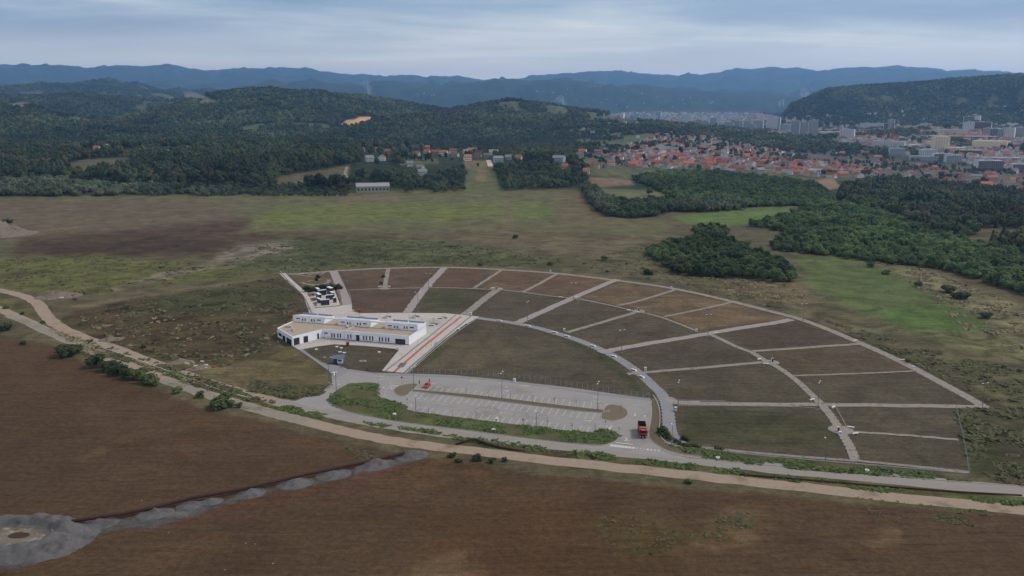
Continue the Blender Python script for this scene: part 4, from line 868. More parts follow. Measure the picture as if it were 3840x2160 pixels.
f1 = fence('B', [(200,190),(285,186),(420,188),(560,190),(750,194),(930,208),(1110,232),(1300,250),(1440,272),(1540,290),(1680,305),(1870,340),(2020,368),(2200,388),(2285,392)], 46, 2.0, 'wire fence with pale posts between the parking lot and the large lawn')
Q0 = G('B', 2285, 392); f2 = fence('A', [(1520,1168),(1680,1040),(1780,972),(1880,930)], 13, 1.7, 'wire fence with pale posts along the right edge of the plaza strip')
fence('D', [(2092,815),(2112,900),(2135,1000),(2160,1120),(2185,1268)], 34, 1.5, 'wire fence with wooden posts at the right end of the burial ground')
fence('T', [(1020,420),(1075,520),(1105,660),(1108,800),(1092,920),(1105,1030),(1180,1115),(1300,1170),(1500,1200),(2093,1250)], 26, 1.3, 'low green wire fence along the outer side of the curved path', w=.06)
fence('D', [(300,1105),(700,1150),(1200,1192),(1700,1235),(2190,1280)], 40, 1.1, 'low wire fence on the pale wall along the road')
# bracing strut and round green sign frame at the plaza gate
for r, a, b2, h, lb in (('B',(2232,390),(2283,392),1.9,'slanting white brace at the right end of the lot fence'), ('A',(1560,1178),(1528,1168),1.8,'slanting white brace at the left end of the lot fence')):
    p, q2 = G(r, *a), G(r, *b2); o = MB().tube([(0,0,.05),(q2[0]-p[0],q2[1]-p[1],h)], .07, 6).build('fence_brace', m_post); o.location = (p[0], p[1], 0); tag(o, lb, 'fence brace')
q = G('A', 1835, 935); t = empty('gate_panel', (q[0], q[1], .15), .55); tag(t, 'open metal gate panel with a round pale green emblem at the plaza edge', 'gate')
m = MB(); m.tube([(-1.9,0,0),(-1.9,0,2.0)], .05, 6); m.tube([(1.9,0,0),(1.9,0,2.0)], .05, 6); m.tube([(-1.9,0,1.9),(1.9,0,1.9)], .04, 6); m.tube([(-1.9,0,.2),(1.9,0,.2)], .04, 6); m.build('frame', m_metal, t)
for k in range(9): MB().tube([(-1.5+k*.375,0,.2),(-1.5+k*.375,0,1.9)], .02, 5).build('bar', m_metal, t)
m = MB(); m.tube([(-1.0,-.06,2.1),(-1.0,-.02,2.1)], 1.0, 20); o = m.build('emblem_disc', mat('pale_green_disc', col(150, 190, 170), .6, .1, 2.), t)
# bollard-like short posts across the plaza strip
for x, y in ((1625,905),(1715,925),(1767,910),(1470,1050)):
    q = G('A', x, y); t = empty('signpost', (q[0], q[1], .15)); tag(t, 'thin grey post standing on the paved strip beside the red line', 'post', 'thin posts on the paved strip'); MB().tube([(0,0,0),(0,0,2.2)], .05, 6).build('pole', m_metal, t); MB().box(-.05, .05, -.06, .06, 1.6, 2.2).build('plate', m_metal, t)
# well covers and concrete rings on the lawns
for x, y, lb in ((607,948,'far left on the fenced lawn'), (815,922,'large one of the upper pair on the fenced lawn'), (858,934,'right one of the upper pair on the fenced lawn'), (845,974,'left one of the lower pair behind the shelter'), (888,982,'right one of the lower pair behind the shelter'), (1240,976,'right of the middle of the fenced lawn')):
    q = G('A', x, y); t = empty('well_cover', (q[0], q[1], 0)); tag(t, 'white raised well cover, '+lb, 'well cover', 'well covers on the fenced lawn'); MB().lathe([(.5,0),(.5,.4)], 12).build('shaft', m_conc, t); m = MB(); m.box(-.6, .6, -.5, .5, .4, .52); m.build('lid', m_white, t)
q = G('A', 1075, 1058); m = MB(); n = 14
for k in range(n):
    a, b2 = 6.283*k/n, 6.283*(k+1)/n; P = lambda r_, a_, z: (r_*math.cos(a_), r_*.6*math.sin(a_), z)
    m.add([P(1.5,a,0),P(1.5,b2,0),P(1.5,b2,.2),P(1.5,a,.2),P(1.1,a,.2),P(1.1,b2,.2),P(1.1,a,0),P(1.1,b2,0)], [(0,1,2,3),(3,2,5,4),(4,5,7,6)])
o = m.build('stone_ring', m_conc); o.location = (q[0], q[1], 0); tag(o, 'flat pale stone ring lying on the fenced lawn', 'stone ring')
for r, x, y, lb, n2 in (('B',90,545,'white concrete ring in the left part of the green verge island','concrete_ring'), ('B',945,680,'white concrete ring in the middle of the green verge island','concrete_ring'), ('D',400,1176,'white concrete ring on the grass beside the road, right of the crossing','concrete_ring'), ('D',1460,1266,'white concrete ring on the grass beside the road, far right','concrete_ring')):
    q = G(r, x, y); o = MB().lathe([(.6,0),(.62,.5),(.45,.5),(.42,.3)], 14).build(n2, m_benchw); o.location = (q[0], q[1], .15); tag(o, lb, 'concrete ring', 'concrete rings in the verges')
for r, x, y, lb in (('A',923,905,'red waste container on the paving in front of the hall'), ('A',1045,572,'red waste container behind the hall at the plaza edge')):
    q = G(r, x, y); t = empty('waste_container', (q[0], q[1], .15)); tag(t, lb, 'waste container', 'red waste containers'); MB().box(-.6,.6,-.5,.5,.12,1.5).build('body', mat('red_plastic', col(150, 34, 36), .5, .1, 2.), t, bevel=.06); MB().box(-.65,.65,-.55,.55,1.5,1.62).build('lid', bpy.data.materials['red_plastic'], t)
    for s in (-1, 1): MB().tube([(s*.5,-.35,.1),(s*.5+.01,-.25,.1)], .1, 8).build('wheel', m_tyre, t)
q = G('B', 155, 280); t = empty('no_entry_sign', (q[0], q[1], .15)); tag(t, 'small round red traffic sign on a thin post near the left lot island', 'traffic sign'); MB().tube([(0,0,0),(0,0,2.9)], .04, 6).build('pole', m_metal, t); MB().tube([(0,-.06,2.6),(0,-.03,2.6)], .36, 16).build('sign_plate', mat('sign_red', col(150, 40, 40), .5, .05, 2.), t)
for r, x, y, lb in (('B',1612,300,'thin post with a small pale plate at the lawn fence'), ('B',1908,655,'thin sign post at the lot exit by the green tip'), ('B',200,458,'thin sign post by the left green tip'), ('B',1625,690,'thin post on the verge island edge, right'), ('B',1197,640,'thin post on the verge island edge, middle')):
    q = G(r, x, y); t = empty('signpost', (q[0], q[1], .1)); tag(t, lb, 'post', 'sign posts around the lot'); MB().tube([(0,0,0),(0,0,2.4)], .045, 6).build('pole', m_metal, t); MB().box(-.18,.18,-.03,.03,1.9,2.4).build('plate', m_metal, t)
q = G('B', 1920, 530); t = empty('bicycle_rack', (q[0], q[1], .18), .3); tag(t, 'small pale metal rack of hoops on the east lot island', 'rack')
for k in range(3): MB().tube([(k*.7-.7,0,0),(k*.7-.7,0,.8),(k*.7-.35,.1,1.0),(k*.7-.1,.2,.8),(k*.7-.1,.2,0)], .05, 6).build('hoop', m_lampw, t)
# ------------------------------------------------------------------ shelter
q = G('A', 835, 1080); t = empty('shelter', (q[0], q[1], .1), .12); tag(t, 'small open kiosk shelter with a blue-grey pitched roof beside the walkway', 'shelter')
m_roofb = mat('blue_grey_sheet', col(96, 110, 126), .5, .08, 1.5)
mf = mat('dark_steel', col(50, 54, 60), .5, .1, 2.)
for x in (-1.9, 1.9):
    for y in (-1.5, 1.5): MB().box(x-.07, x+.07, y-.07, y+.07, 0, 2.5 if y < 0 else 2.5).build('post', mf, t)
m = MB(); m.add([(-2.4,-2.0,2.45),(2.4,-2.0,2.45),(2.4,0.4,3.5),(-2.4,0.4,3.5),(2.4,2.0,2.5),(-2.4,2.0,2.5),(-2.4,-2.0,2.35),(2.4,-2.0,2.35),(2.4,.4,3.4),(-2.4,.4,3.4),(2.4,2.0,2.4),(-2.4,2.0,2.4)], [(0,1,2,3),(3,2,4,5),(7,6,9,8),(8,9,11,10),(0,6,7,1),(4,10,11,5),(1,7,8,2),(2,8,10,4),(3,9,6,0),(5,11,9,3)]); m.build('roof', m_roofb, t)
MB().box(-1.85,-.9,-1.45,1.45,0,2.3).build('side_panel', mf, t); MB().box(-.6,1.6,-.6,1.3,0,1.9).build('kiosk_body', m_white, t); MB().box(-.3,1.2,-.63,-.6,.9,1.5).build('window', m_glass, t)
# ------------------------------------------------------------------ people
def person(r, x, y, rz, jacket, trousers, label, pose='stand', hairc=(.03,.025,.02), h=1.74):
    import bmesh
    t = bpy.data.meshes.new('person'); st = .28 if pose == 'walk' else .06; br = .25 if pose == 'lean' else .03
    J = dict(pel=(0,0,.93), sp=(0,-br*.3,1.15), ch=(0,-br,1.35), nk=(0,-br*1.2,1.50), hd=(0,-br*1.4,1.60), tp=(0,-br*1.4,1.72))
    V = [J['pel'],J['sp'],J['ch'],J['nk'],J['hd'],J['tp']]; R = [.15,.135,.155,.06,.10,.085]; E = [(0,1),(1,2),(2,3),(3,4),(4,5)]
    for s in (-1, 1):
        b = len(V); o = st*s
        V += [(s*.10,0,.86),(s*.11,-o*.5-.02,.50),(s*.11,-o+.03,.09),(s*.12,-o-.12,.04)]; R += [.095,.065,.048,.045]; E += [(0,b),(b,b+1),(b+1,b+2),(b+2,b+3)]
        V += [(s*.20,-br,1.41),(s*.25,-br*.8+o*.3,1.13),(s*.24,-br*1.6+o*.7-.08,.90),(s*.235,-br*1.7+o*.8-.12,.80)]; R += [.062,.048,.038,.042]; E += [(2,b+4),(b+4,b+5),(b+5,b+6),(b+6,b+7)]
    t.from_pydata([tuple(c*h/1.74 for c in v) for v in V], E, []); o = bpy.data.objects.new('person', t); C.objects.link(o)
    sk_ = o.modifiers.new('skin', 'SKIN')
    for i, v in enumerate(t.skin_vertices[0].data if t.skin_vertices else []): v.radius = (R[i], R[i])
    if not t.skin_vertices:
        bm = bmesh.new(); bm.from_mesh(t); ly = bm.verts.layers.skin.verify()
        for i, v in enumerate(bm.verts): v[ly].radius = (R[i], R[i]*.85); v[ly].use_root = (i == 0)
        bm.to_mesh(t); bm.free()
    ss = o.modifiers.new('sub', 'SUBSURF'); ss.levels = 1; ss.render_levels = 1
    dg = bpy.context.evaluated_depsgraph_get(); me = bpy.data.meshes.new_from_object(o.evaluated_get(dg)); o.modifiers.clear(); o.data = me
    me.materials.clear()
    for m in (mat('skin', col(190,150,128), .6, .05, 3.) if 'skin' not in bpy.data.materials else bpy.data.materials['skin'], jacket, trousers, m_black): me.materials.append(m)
    for p in me.polygons:
        c = p.center; z = c.z*1.74/h
        p.material_index = 0 if (z > 1.47 or (abs(c.x) > .19 and z < .88 and z > .6)) else 1 if z > .90 or abs(c.x) > .19 else 2 if z > .1 else 3
        p.use_smooth = True
    k = MB(); leaf = [(.0,.11),(.06,.105),(.10,.075),(.118,.0)]
    k.lathe([(.10,1.60),(.112,1.655),(.09,1.72),(.03,1.755)], 10, (0,-br*1.4+.015,0)); k.build('hair', mat('hair', hairc, .7, .1, 4.) if 'hair' not in bpy.data.materials else bpy.data.materials['hair'], o, True)
    q = G(r, x, y); o.location = (q[0], q[1], .12); o.rotation_euler = (0, 0, rz); tag(o, label, 'person')
jr, jg, jb, jd = mat('red_jacket', col(130,38,40), .8, .1, 3.), mat('grey_jacket', col(98,98,100), .8, .1, 3.), mat('dark_jacket', col(40,40,46), .8, .1, 3.), mat('dark_trousers', col(44,44,52), .8, .1, 3.)
person('A', 856, 1124, .8, jg, jd, 'person in grey top walking on the walkway below the shelter', 'walk')
person('A', 868, 1130, 1.0, jb, jd, 'person in dark clothes walking beside another one below the shelter', 'walk')
person('A', 1118, 1153, 1.6, jr, jd, 'person in red top and dark trousers walking alone on the walkway', 'walk')
person('A', 1645, 1297, .5, jr, jb, 'person in red standing left of the red car', 'stand')
person('A', 1745, 1283, 3.0, jb, jb, 'person in dark clothes standing behind the red car', 'lean')
# ------------------------------------------------------------------ red car and red tipper truck
m_carred = mat('red_car_paint', (.42,.018,.022), .3, .05, 1., spec=.5); m_hl = mat('headlamp_glass', (.6,.62,.65), .15, .05, 1.); m_tl = mat('tail_lamp', (.3,.01,.01), .3, .05, 1.)
def wheel(t, x, y, r, w, n='wheel'):
    s = 1 if x > 0 else -1; o = MB().tube([(x-w/2,y,r),(x+w/2,y,r)], r, 14).build(n, m_tyre, t); MB().tube([(x+s*(w/2-.02),y,r),(x+s*(w/2+.015),y,r)], r*.6, 12).build('rim', m_metal, o)
q0, q1 = G('B', 352, 322), G('B', 392, 280); dv = Vector((q1[0]-q0[0], q1[1]-q0[1])); car = empty('red_car', ((q0[0]+q1[0])/2, (q0[1]+q1[1])/2, .085), math.atan2(dv.y, dv.x)-math.pi/2)
tag(car, 'bright red hatchback parked with its nose towards the viewer at the left of the lot', 'car')
def loft(mb, secs):                          # closed cross sections of equal count
    n = len(secs[0]); vs = [p for s in secs for p in s]; fs = [(i*n+k, i*n+(k+1) % n, (i+1)*n+(k+1) % n, (i+1)*n+k) for i in range(len(secs)-1) for k in range(n)]
    fs += [list(range(n))[::-1], [(len(secs)-1)*n+k for k in range(n)]]; return mb.add(vs, fs)
def sec(y, w, z0, z1, wt, r=.08): return [(-w,y,z0),(w,y,z0),(w+.02,y,(z0+z1)/2),(w-.02,y,z1-r),(wt,y,z1),(-wt,y,z1),(-w+.02,y,z1-r),(-w-.02,y,(z0+z1)/2)]
m = MB(); loft(m, [sec(-2.1,.70,.35,.62,.6), sec(-2.0,.82,.24,.74,.72), sec(-1.3,.87,.2,.92,.78), sec(-.95,.88,.2,.98,.8), sec(1.2,.88,.2,1.0,.8), sec(1.95,.85,.24,1.02,.78), sec(2.08,.78,.35,.95,.7)]); m.build('body', m_carred, car, True, .04)
m = MB(); loft(m, [sec(-.98,.76,.95,1.0,.72,.02), sec(-.25,.74,.95,1.46,.58), sec(.9,.74,.95,1.50,.58), sec(1.75,.74,.95,1.30,.6), sec(1.98,.74,.95,1.02,.7,.03)]); cb = m.build('cabin', m_carred, car, True, .03)
def quad(t, n, vs, mt): return MB().add(vs, [(0,1,2,3)]).build(n, mt, t)
quad(car, 'windscreen', [(-.68,-.93,1.04),(.68,-.93,1.04),(.55,-.30,1.45),(-.55,-.30,1.45)], m_glass); quad(car, 'rear_window', [(.62,1.98,1.09),(-.62,1.98,1.09),(-.55,1.80,1.31),(.55,1.80,1.31)], m_glass)
for s in (-1, 1):
    quad(car, 'side_window', [(s*.775,-.6,1.04),(s*.775,.45,1.04),(s*.66,.4,1.40),(s*.66,-.15,1.40)], m_glass); quad(car, 'side_window', [(s*.775,.52,1.04),(s*.775,1.55,1.04),(s*.66,1.35,1.38),(s*.66,.47,1.41)], m_glass)
    m = MB(); m.box(s*.68-.14, s*.68+.14, -2.09, -1.92, .56, .72); m.build('headlight', m_hl, car); m = MB(); m.box(s*.72-.08, s*.72+.08, 2.0, 2.09, .7, .95); m.build('tail_light', m_tl, car)
    m = MB(); m.box(s*.98-.1, s*.98+.1, -.72, -.58, 1.0, 1.14); m.build('mirror', m_carred, car)
    for y in (-1.35, 1.35): wheel(car, s*.80, y, .31, .2)
MB().box(-.5,.5,-2.12,-2.05,.36,.52).build('grille', m_black, car); MB().box(-.26,.26,-2.14,-2.12,.42,.52).build('number_plate', m_white, car)
q = G('T', 850, 1065); q1 = G('T', 872, 850); tk = empty('tipper_truck', (q[0], q[1], .085), -.08); tag(tk, 'large red tipper truck with an empty dark bed driving towards the road', 'truck')
m_trk = mat('red_truck_paint', (.33,.022,.022), .35, .1, 1., spec=.5); m_or = mat('orange_red_visor', (.55,.07,.035), .4, .05, 1.); m_bed = mat('worn_dark_bed', (.035,.034,.036), .8, .3, 1.2, stain=((.10,.10,.105), .8, .56))
MB().box(-1.1,1.1,.2,8.0,.55,.95).build('chassis', m_black, tk)
m = MB(); loft(m, [[(-1.22,0,.5),(1.22,0,.5),(1.22,0,1.7),(1.15,.12,2.8),(-1.15,.12,2.8),(-1.22,0,1.7)], [(-1.24,.25,.5),(1.24,.25,.5),(1.24,.25,1.7),(1.18,.4,3.0),(-1.18,.4,3.0),(-1.24,.25,1.7)], [(-1.24,2.0,.5),(1.24,2.0,.5),(1.24,2.0,1.7),(1.2,2.0,3.1),(-1.2,2.0,3.1),(-1.24,2.0,1.7)]]); m.build('cab', m_trk, tk, False, .06)
quad(tk, 'windscreen', [(-1.08,-.02,1.75),(1.08,-.02,1.75),(1.02,.085,2.6),(-1.02,.085,2.6)], m_glass)
MB().box(-1.14,1.14,-.12,.35,2.72,2.98).build('sun_visor', m_or, tk); mvp = MB(); mvp.box(-.6,.6,-.16,-.12,2.78,2.92); mvp.build('visor_plate', m_white, tk); MB().box(-1.0,1.0,.7,1.8,3.08,3.3).build('roof_deflector', m_or, tk, bevel=.08)
MB().box(-.95,.95,-.06,0,1.2,1.6).build('grille', m_trk, tk); MB().box(-.8,.8,-.08,-.0,.9,1.15).build('lower_grille', m_black, tk); MB().box(-1.25,1.25,-.2,.3,.35,.8).build('bumper', m_black, tk, bevel=.05); MB().box(-.28,.28,-.23,-.2,.45,.58).build('number_plate', m_white, tk)
for s in (-1, 1):
    MB().box(s*.95-.2,s*.95+.2,-.24,-.2,.55,.75).build('headlight', m_hl, tk); MB().box(s*1.45-.13,s*1.45+.13,-.1,.12,1.75,2.55).build('mirror', m_black, tk); quad(tk, 'side_window', [(s*1.245,.45,1.8),(s*1.245,1.5,1.8),(s*1.215,1.5,2.6),(s*1.215,.55,2.6)], m_glass)
    for y in (.95, 5.4, 6.8): wheel(tk, s*1.08, y, .52, .34)
bed = MB(); ZB0, ZB1 = 1.15, 2.75
bed.box(-1.25,1.25,2.3,8.3,ZB0,ZB0+.12); bed.box(-1.25,-1.17,2.3,8.3,ZB0+.12,ZB1); bed.box(1.17,1.25,2.3,8.3,ZB0+.12,ZB1); bed.box(-1.17,1.17,2.3,2.4,ZB0+.12,ZB1+.2); bed.box(-1.17,1.17,8.2,8.3,ZB0+.12,ZB1)
bed.build('tipper_bed', m_bed, tk); MB().box(-1.24,1.24,2.2,2.3,1.1,ZB1+.3).build('bed_front', m_trk, tk)
MB().box(-1.28,-1.25,2.4,8.2,ZB1-.14,ZB1).build('bed_rail', m_trk, tk); MB().box(1.25,1.28,2.4,8.2,ZB1-.14,ZB1).build('bed_rail', m_trk, tk)
# ------------------------------------------------------------------ rusty pipe, spoil mounds, pit
m_spoil = mat('grey_spoil', col(92, 91, 93), .95, .45, .9, stain=(col(72, 70, 68), .3, .50), bump=.2)
P = [(345,575),(500,551),(700,515),(890,476),(1090,431),(1260,397),(1430,362),(1700,303),(1880,264),(2100,212),(2300,167)]
pts = [(*G('P', *p), 1.15+.2*math.sin(i*1.9)) for i, p in enumerate(P)]; o0 = Vector((*pts[0][:2], 0))
pp = empty('slurry_pipe', o0); tag(pp, 'long rusty pipe lying across the bare brown ground on grey mounds', 'pipe'); MB().tube([Vector(p)-o0 for p in pts], .5, 10).build('pipe_run', m_rust, pp, True)
for i in range(1, 22):
    s = i/22*(len(pts)-1); k = int(s); a = Vector(pts[k]).lerp(Vector(pts[k+1]), s-k)-o0; d = (Vector(pts[k+1])-Vector(pts[k])).normalized(); MB().tube([a-d*.09, a+d*.09], .62, 10).build('flange', m_rust, pp)
def mound(name, r, x, y, rx, ry, h, mt, label, cat, grp, seed, n=26, z0=-.3):
    V = []; q = G(r, x, y)
    for j in range(n+1):
        for i in range(n+1):
            u, v = i/n*2-1, j/n*2-1; d = math.hypot(u, v); hh = h*max(0, 1-d)**1.1*(1.4-.8*d)
            V.append((u*rx, v*ry, hh))
    V = np.array(V); nz = fbm(V[:, 0]*.6+seed, V[:, 1]*.6, seed, 4)-.5; V[:, 2] += nz*h*.8*np.clip(V[:, 2]/h*3, 0, 1); V[:, 2] += np.where(V[:, 2] < .02, z0, 0)
    i_ = np.arange((n+1)**2).reshape(n+1, n+1); F_ = np.stack([i_[:-1,:-1], i_[:-1,1:], i_[1:,1:], i_[1:,:-1]], -1).reshape(-1, 4)
    o = link(name, mesh_np(name, V, F_, True), mt); o.location = (q[0], q[1], 0); o.rotation_euler = (0, 0, .42); tag(o, label, cat, grp); return o
for i, (x, y, rx, ry, h, w) in enumerate(((560,555,6.5,4,1.8,'first from the pit'),(880,496,6,4,1.9,'second large one from the pit'),(1075,452,4.5,3.4,1.7,'third from the pit, narrow'),(1200,428,4,3,1.5,'fourth from the pit, small and pale'),(1428,380,5,4,2.0,'fifth from the pit'),(1680,325,6.5,4.5,2.1,'third from the far end'),(1895,275,6.5,4.5,2.2,'second from the far end'),(2130,218,7.5,5,2.6,'largest, nearly at the far end'),(2340,168,6.5,4.5,2.8,'heap at the far end of the pipe'))):
    mound('spoil_mound', 'P', x, y-1, rx*.85, ry*.9, h*.58, m_spoil, 'grey spoil mound supporting the rusty pipe, '+w, 'spoil mound', 'grey mounds along the pipe', i+3)
n = 70; V = []; q = G('P', 130, 640)
for j in range(n+1):
    for i in range(n+1):
        u, v = (i/n*2-1)*26, (j/n*2-1)*19; V.append((u, v, 0))
V = np.array(V, float); dd = np.hypot((V[:, 0]+3)/11, (V[:, 1])/6.5); a_ = np.arctan2(V[:, 1], V[:, 0]); dd = dd*(1+.22*(fbm(np.cos(a_)*1.6+4, np.sin(a_)*1.6+4, 9, 3)-.5))
zz = np.where(dd < 1, -1.5*(1-dd**2)**.5+1.6, 2.5*np.exp(-((dd-1.2)/.44)**2)+.0) ; zz = np.where(dd < 1, np.minimum(zz, 1.6)-.6*(1-dd), zz); zz += (fbm(V[:, 0]*.5, V[:, 1]*.5, 5, 4)-.5)*2.2*np.clip(zz, 0, 1); zz = np.where((dd > 2.0), -.3, zz)
V[:, 2] = zz; i_ = np.arange((n+1)**2).reshape(n+1, n+1); F_ = np.stack([i_[:-1,:-1], i_[:-1,1:], i_[1:,1:], i_[1:,:-1]], -1).reshape(-1, 4)
o = link('spoil_pit_rim', mesh_np('spoil_pit_rim', V, F_, True), m_spoil); o.location = (q[0], q[1], 0); tag(o, 'grey heaped rim of spoil around the small pit at the bottom left', 'spoil heap')
m = MB(); m.lathe([(.1,0),(1,.0)], 24); 
o = MB().add([(9.8*math.cos(a*.2618), 5.6*math.sin(a*.2618), 0) for a in range(24)], [list(range(24))]).build('pit_water', mat('muddy_water', col(104, 92, 70), .25, .3, .4, stain=(col(150, 150, 150), .25, .52))); o.location = (q[0]-3, q[1], .55); tag(o, kind='structure')
o = MB().add([(2.6*math.cos(a*.2618)+1.6, 1.5*math.sin(a*.2618)+.9, 0) for a in range(24)], [list(range(24))]).build('pit_hole_mud', mat('dark_mud', col(58, 44, 32), .7, .2, 1.)); o.location = (q[0]-3, q[1], .6); tag(o, kind='structure')
V = []; 
for k in range(25): a = -2.2+k*.115; V += [(9.9*math.cos(a), 5.8*math.sin(a), .0), ((9.9+1.7*math.sin(math.pi*k/24))*math.cos(a), (5.8+1.3*math.sin(math.pi*k/24))*math.sin(a), .55)]
o = MB().add(V, [(2*k, 2*k+1, 2*k+3, 2*k+2) for k in range(24)]).build('pit_salt_edge', mat('white_crust', col(168, 170, 174), .8, .25, .8)); o.location = (q[0]-3, q[1], .72); tag(o, kind='structure')
# bent rusty pipe beside the road, rusty pipe beside the track, white pipe on the left verge
def pipe(r, pts, rr, mt, label, zs, name='pipe'):
    q = [Vector((*G(r, *p), z)) for p, z in zip(pts, zs)]; o = empty(name, (q[0].x, q[0].y, 0)); tag(o, label, 'pipe'); MB().tube([p-Vector((q[0].x, q[0].y, 0)) for p in q], rr, 8).build('pipe_run', mt, o, True)
    for k in range(1, len(q)-1): a = q[k]-Vector((q[0].x, q[0].y, 0)); d = (q[k+1]-q[k]).normalized(); MB().tube([a-d*.06, a+d*.06], rr*1.25, 8).build('flange', mt, o)
pipe('B', [(620,800),(690,785),(755,776),(800,778),(900,806),(1000,830),(1100,846),(1215,856)], .36, m_rust, 'bent rusty pipe rising out of the grass beside the road in front of the lot', (.1,.5,.9,.9,.5,.35,.3,.1), 'rusty_pipe')
pipe('D', [(560,1292),(900,1318),(1300,1352),(1700,1385),(2100,1415),(2560,1440)], .26, m_rust, 'long dark pipe lying in the verge between road and sandy track at the right', (.25,)*6, 'verge_pipe')
pipe('E', [(850,618),(1000,668),(1200,742),(1400,815),(1600,890),(1800,960),(2000,1010)], .16, m_lampw, 'thin pale pipe in the grass between the two tracks at the left', (.18,)*7, 'pale_pipe')
# rubble heap by the bend of the track
m_rub = mat('rubble_grey', col(118, 108, 98), .95, .35, 1.2, stain=(col(78, 70, 62), .6, .52), bump=.3)
mound('rubble_heap', 'E', 470, 195, 13, 8, 2.8, m_rub, 'heap of grey rubble and rubbish by the bend of the sandy track', 'rubble heap', None, 31)
mound('soil_heap', 'E', 890, 540, 6, 4, 1.5, m_rub, 'low pale rubble heap beside the track, left of the middle', 'rubble heap', None, 37)
mound('soil_heap', 'E', 1440, 722, 6, 3, 1.3, m_rub, 'low rubble heap with slabs beside the track, near the hall', 'rubble heap', None, 41)
mound('soil_heap', 'E', 1600, 770, 6.5, 3, 1.2, m_rub, 'low brown rubble heap beside the track, below the dry lawn', 'rubble heap', None, 43)
mound('quarry_heap', 'F', -40, 592, 40, 26, 13, m_rub, 'pale grey spoil slope cut by the left edge of the photo', 'spoil heap', None, 47)
m = [mat('debris_'+n_, c_, .8, .2, 2.) for n_, c_ in (('white', col(200,200,198)), ('red', col(150,60,48)), ('black', col(40,40,44)), ('tan', col(150,130,112)))]
for i in range(29):
    r, x, y, a_ = [('E', rnd.uniform(380,610), rnd.uniform(160,240), 'in the rubble by the track bend'), ('E', rnd.uniform(1390,1800), rnd.uniform(715,830), 'beside the sandy track below the dry field')][i % 2] if i < 22 else ('P', rnd.uniform(300,2500), rnd.uniform(300,840), 'lying on the bare brown ground')
    q = G(r, x, y); k = rnd.randrange(4) if i < 22 else 3; s = rnd.uniform(.3, 1.) if i < 22 else rnd.uniform(.10, .2); mb = MB(); mb.add([(rnd.uniform(-.2,.2)+sx*s, rnd.uniform(-.2,.2)+sy*s*.6, z) for z in (0, s*.5) for sx, sy in ((-1,-1),(1,-1),(1,1),(-1,1))], [(4,5,6,7),(0,1,5,4),(1,2,6,5),(2,3,7,6),(3,0,4,7)])
    o = mb.build('debris_piece', m[k]); zb = 1.2 if (i < 22 and i % 2 == 0) else 0; o.location = (q[0], q[1], .05 if zb == 0 else .6); tag(o, ('white', 'red', 'black', 'tan')[k]+' piece of debris '+a_, 'debris', ('white', 'red', 'black', 'tan')[k]+' debris '+a_)
# ------------------------------------------------------------------ vegetation
def leafmat(name, c1, c2, c3, rough=.75, autumn=0.):
    m = bpy.data.materials.new(name); m.use_nodes = True; t = m.node_tree; b = t.nodes['Principled BSDF']; l = t.links.new
    b.inputs['Roughness'].default_value = rough; b.inputs['Specular IOR Level'].default_value = .2
    oi = t.nodes.new('ShaderNodeObjectInfo'); r = N(t, 'ShaderNodeValToRGB'); l(oi.outputs['Random'], r.inputs[0]); e = r.color_ramp.elements
    e[0].color = (*c1, 1); e[1].color = (*c3, 1); e[0].position = 0; e[1].position = 1; k = e.new(.55); k.color = (*c2, 1)
    if autumn: k = e.new(1-autumn); k.color = (*c2, 1)
    n = N(t, 'ShaderNodeTexNoise', i_Scale=.012, i_Detail=3.); l(t.nodes.new('ShaderNodeNewGeometry').outputs['Position'], n.inputs[0])
    n2 = N(t, 'ShaderNodeTexNoise', i_Scale=.9, i_Detail=3.); l(t.nodes.new('ShaderNodeTexCoord').outputs['Object'], n2.inputs[0])
    nb = N(t, 'ShaderNodeTexNoise', i_Scale=.0045, i_Detail=4.); l(t.nodes.new('ShaderNodeNewGeometry').outputs['Position'], nb.inputs[0])  # broad light and dark noise in leaf colour, imitating ridge and valley shading
    f = M('MULTIPLY', M('MULTIPLY', M('MULTIPLY_ADD', n.outputs[0], 1.8, .1, nt_=t), M('MAXIMUM', M('MULTIPLY_ADD', nb.outputs[0], 3.2, -.55, nt_=t), .38, nt_=t), nt_=t), M('MULTIPLY_ADD', n2.outputs[0], .9, .6, nt_=t), nt_=t)
    vm = t.nodes.new('ShaderNodeVectorMath'); vm.operation = 'SCALE'; l(r.outputs[0], vm.inputs[0]); l(f, vm.inputs['Scale']); l(vm.outputs[0], b.inputs['Base Color'])
    return m
lf_near = leafmat('thicket_leaves', (.034,.060,.023), (.054,.090,.029), (.098,.135,.042))
lf_wood = leafmat('woodland_leaves', (.030,.046,.022), (.054,.076,.032), (.105,.085,.042), autumn=.22)
lf_far = leafmat('hill_leaves', (.034,.054,.022), (.064,.090,.034), (.13,.125,.05))
lf_pine = leafmat('conifer_needles', (.018,.030,.018), (.026,.042,.022), (.038,.056,.028))
lf_willow = leafmat('willow_leaves', (.068,.090,.052), (.095,.118,.070), (.13,.145,.088))
lf_bush = leafmat('bush_leaves', (.028,.046,.016), (.042,.060,.021), (.068,.078,.028))
m_bark = mat('bark', (.06,.05,.042), .9, .2, 3.)
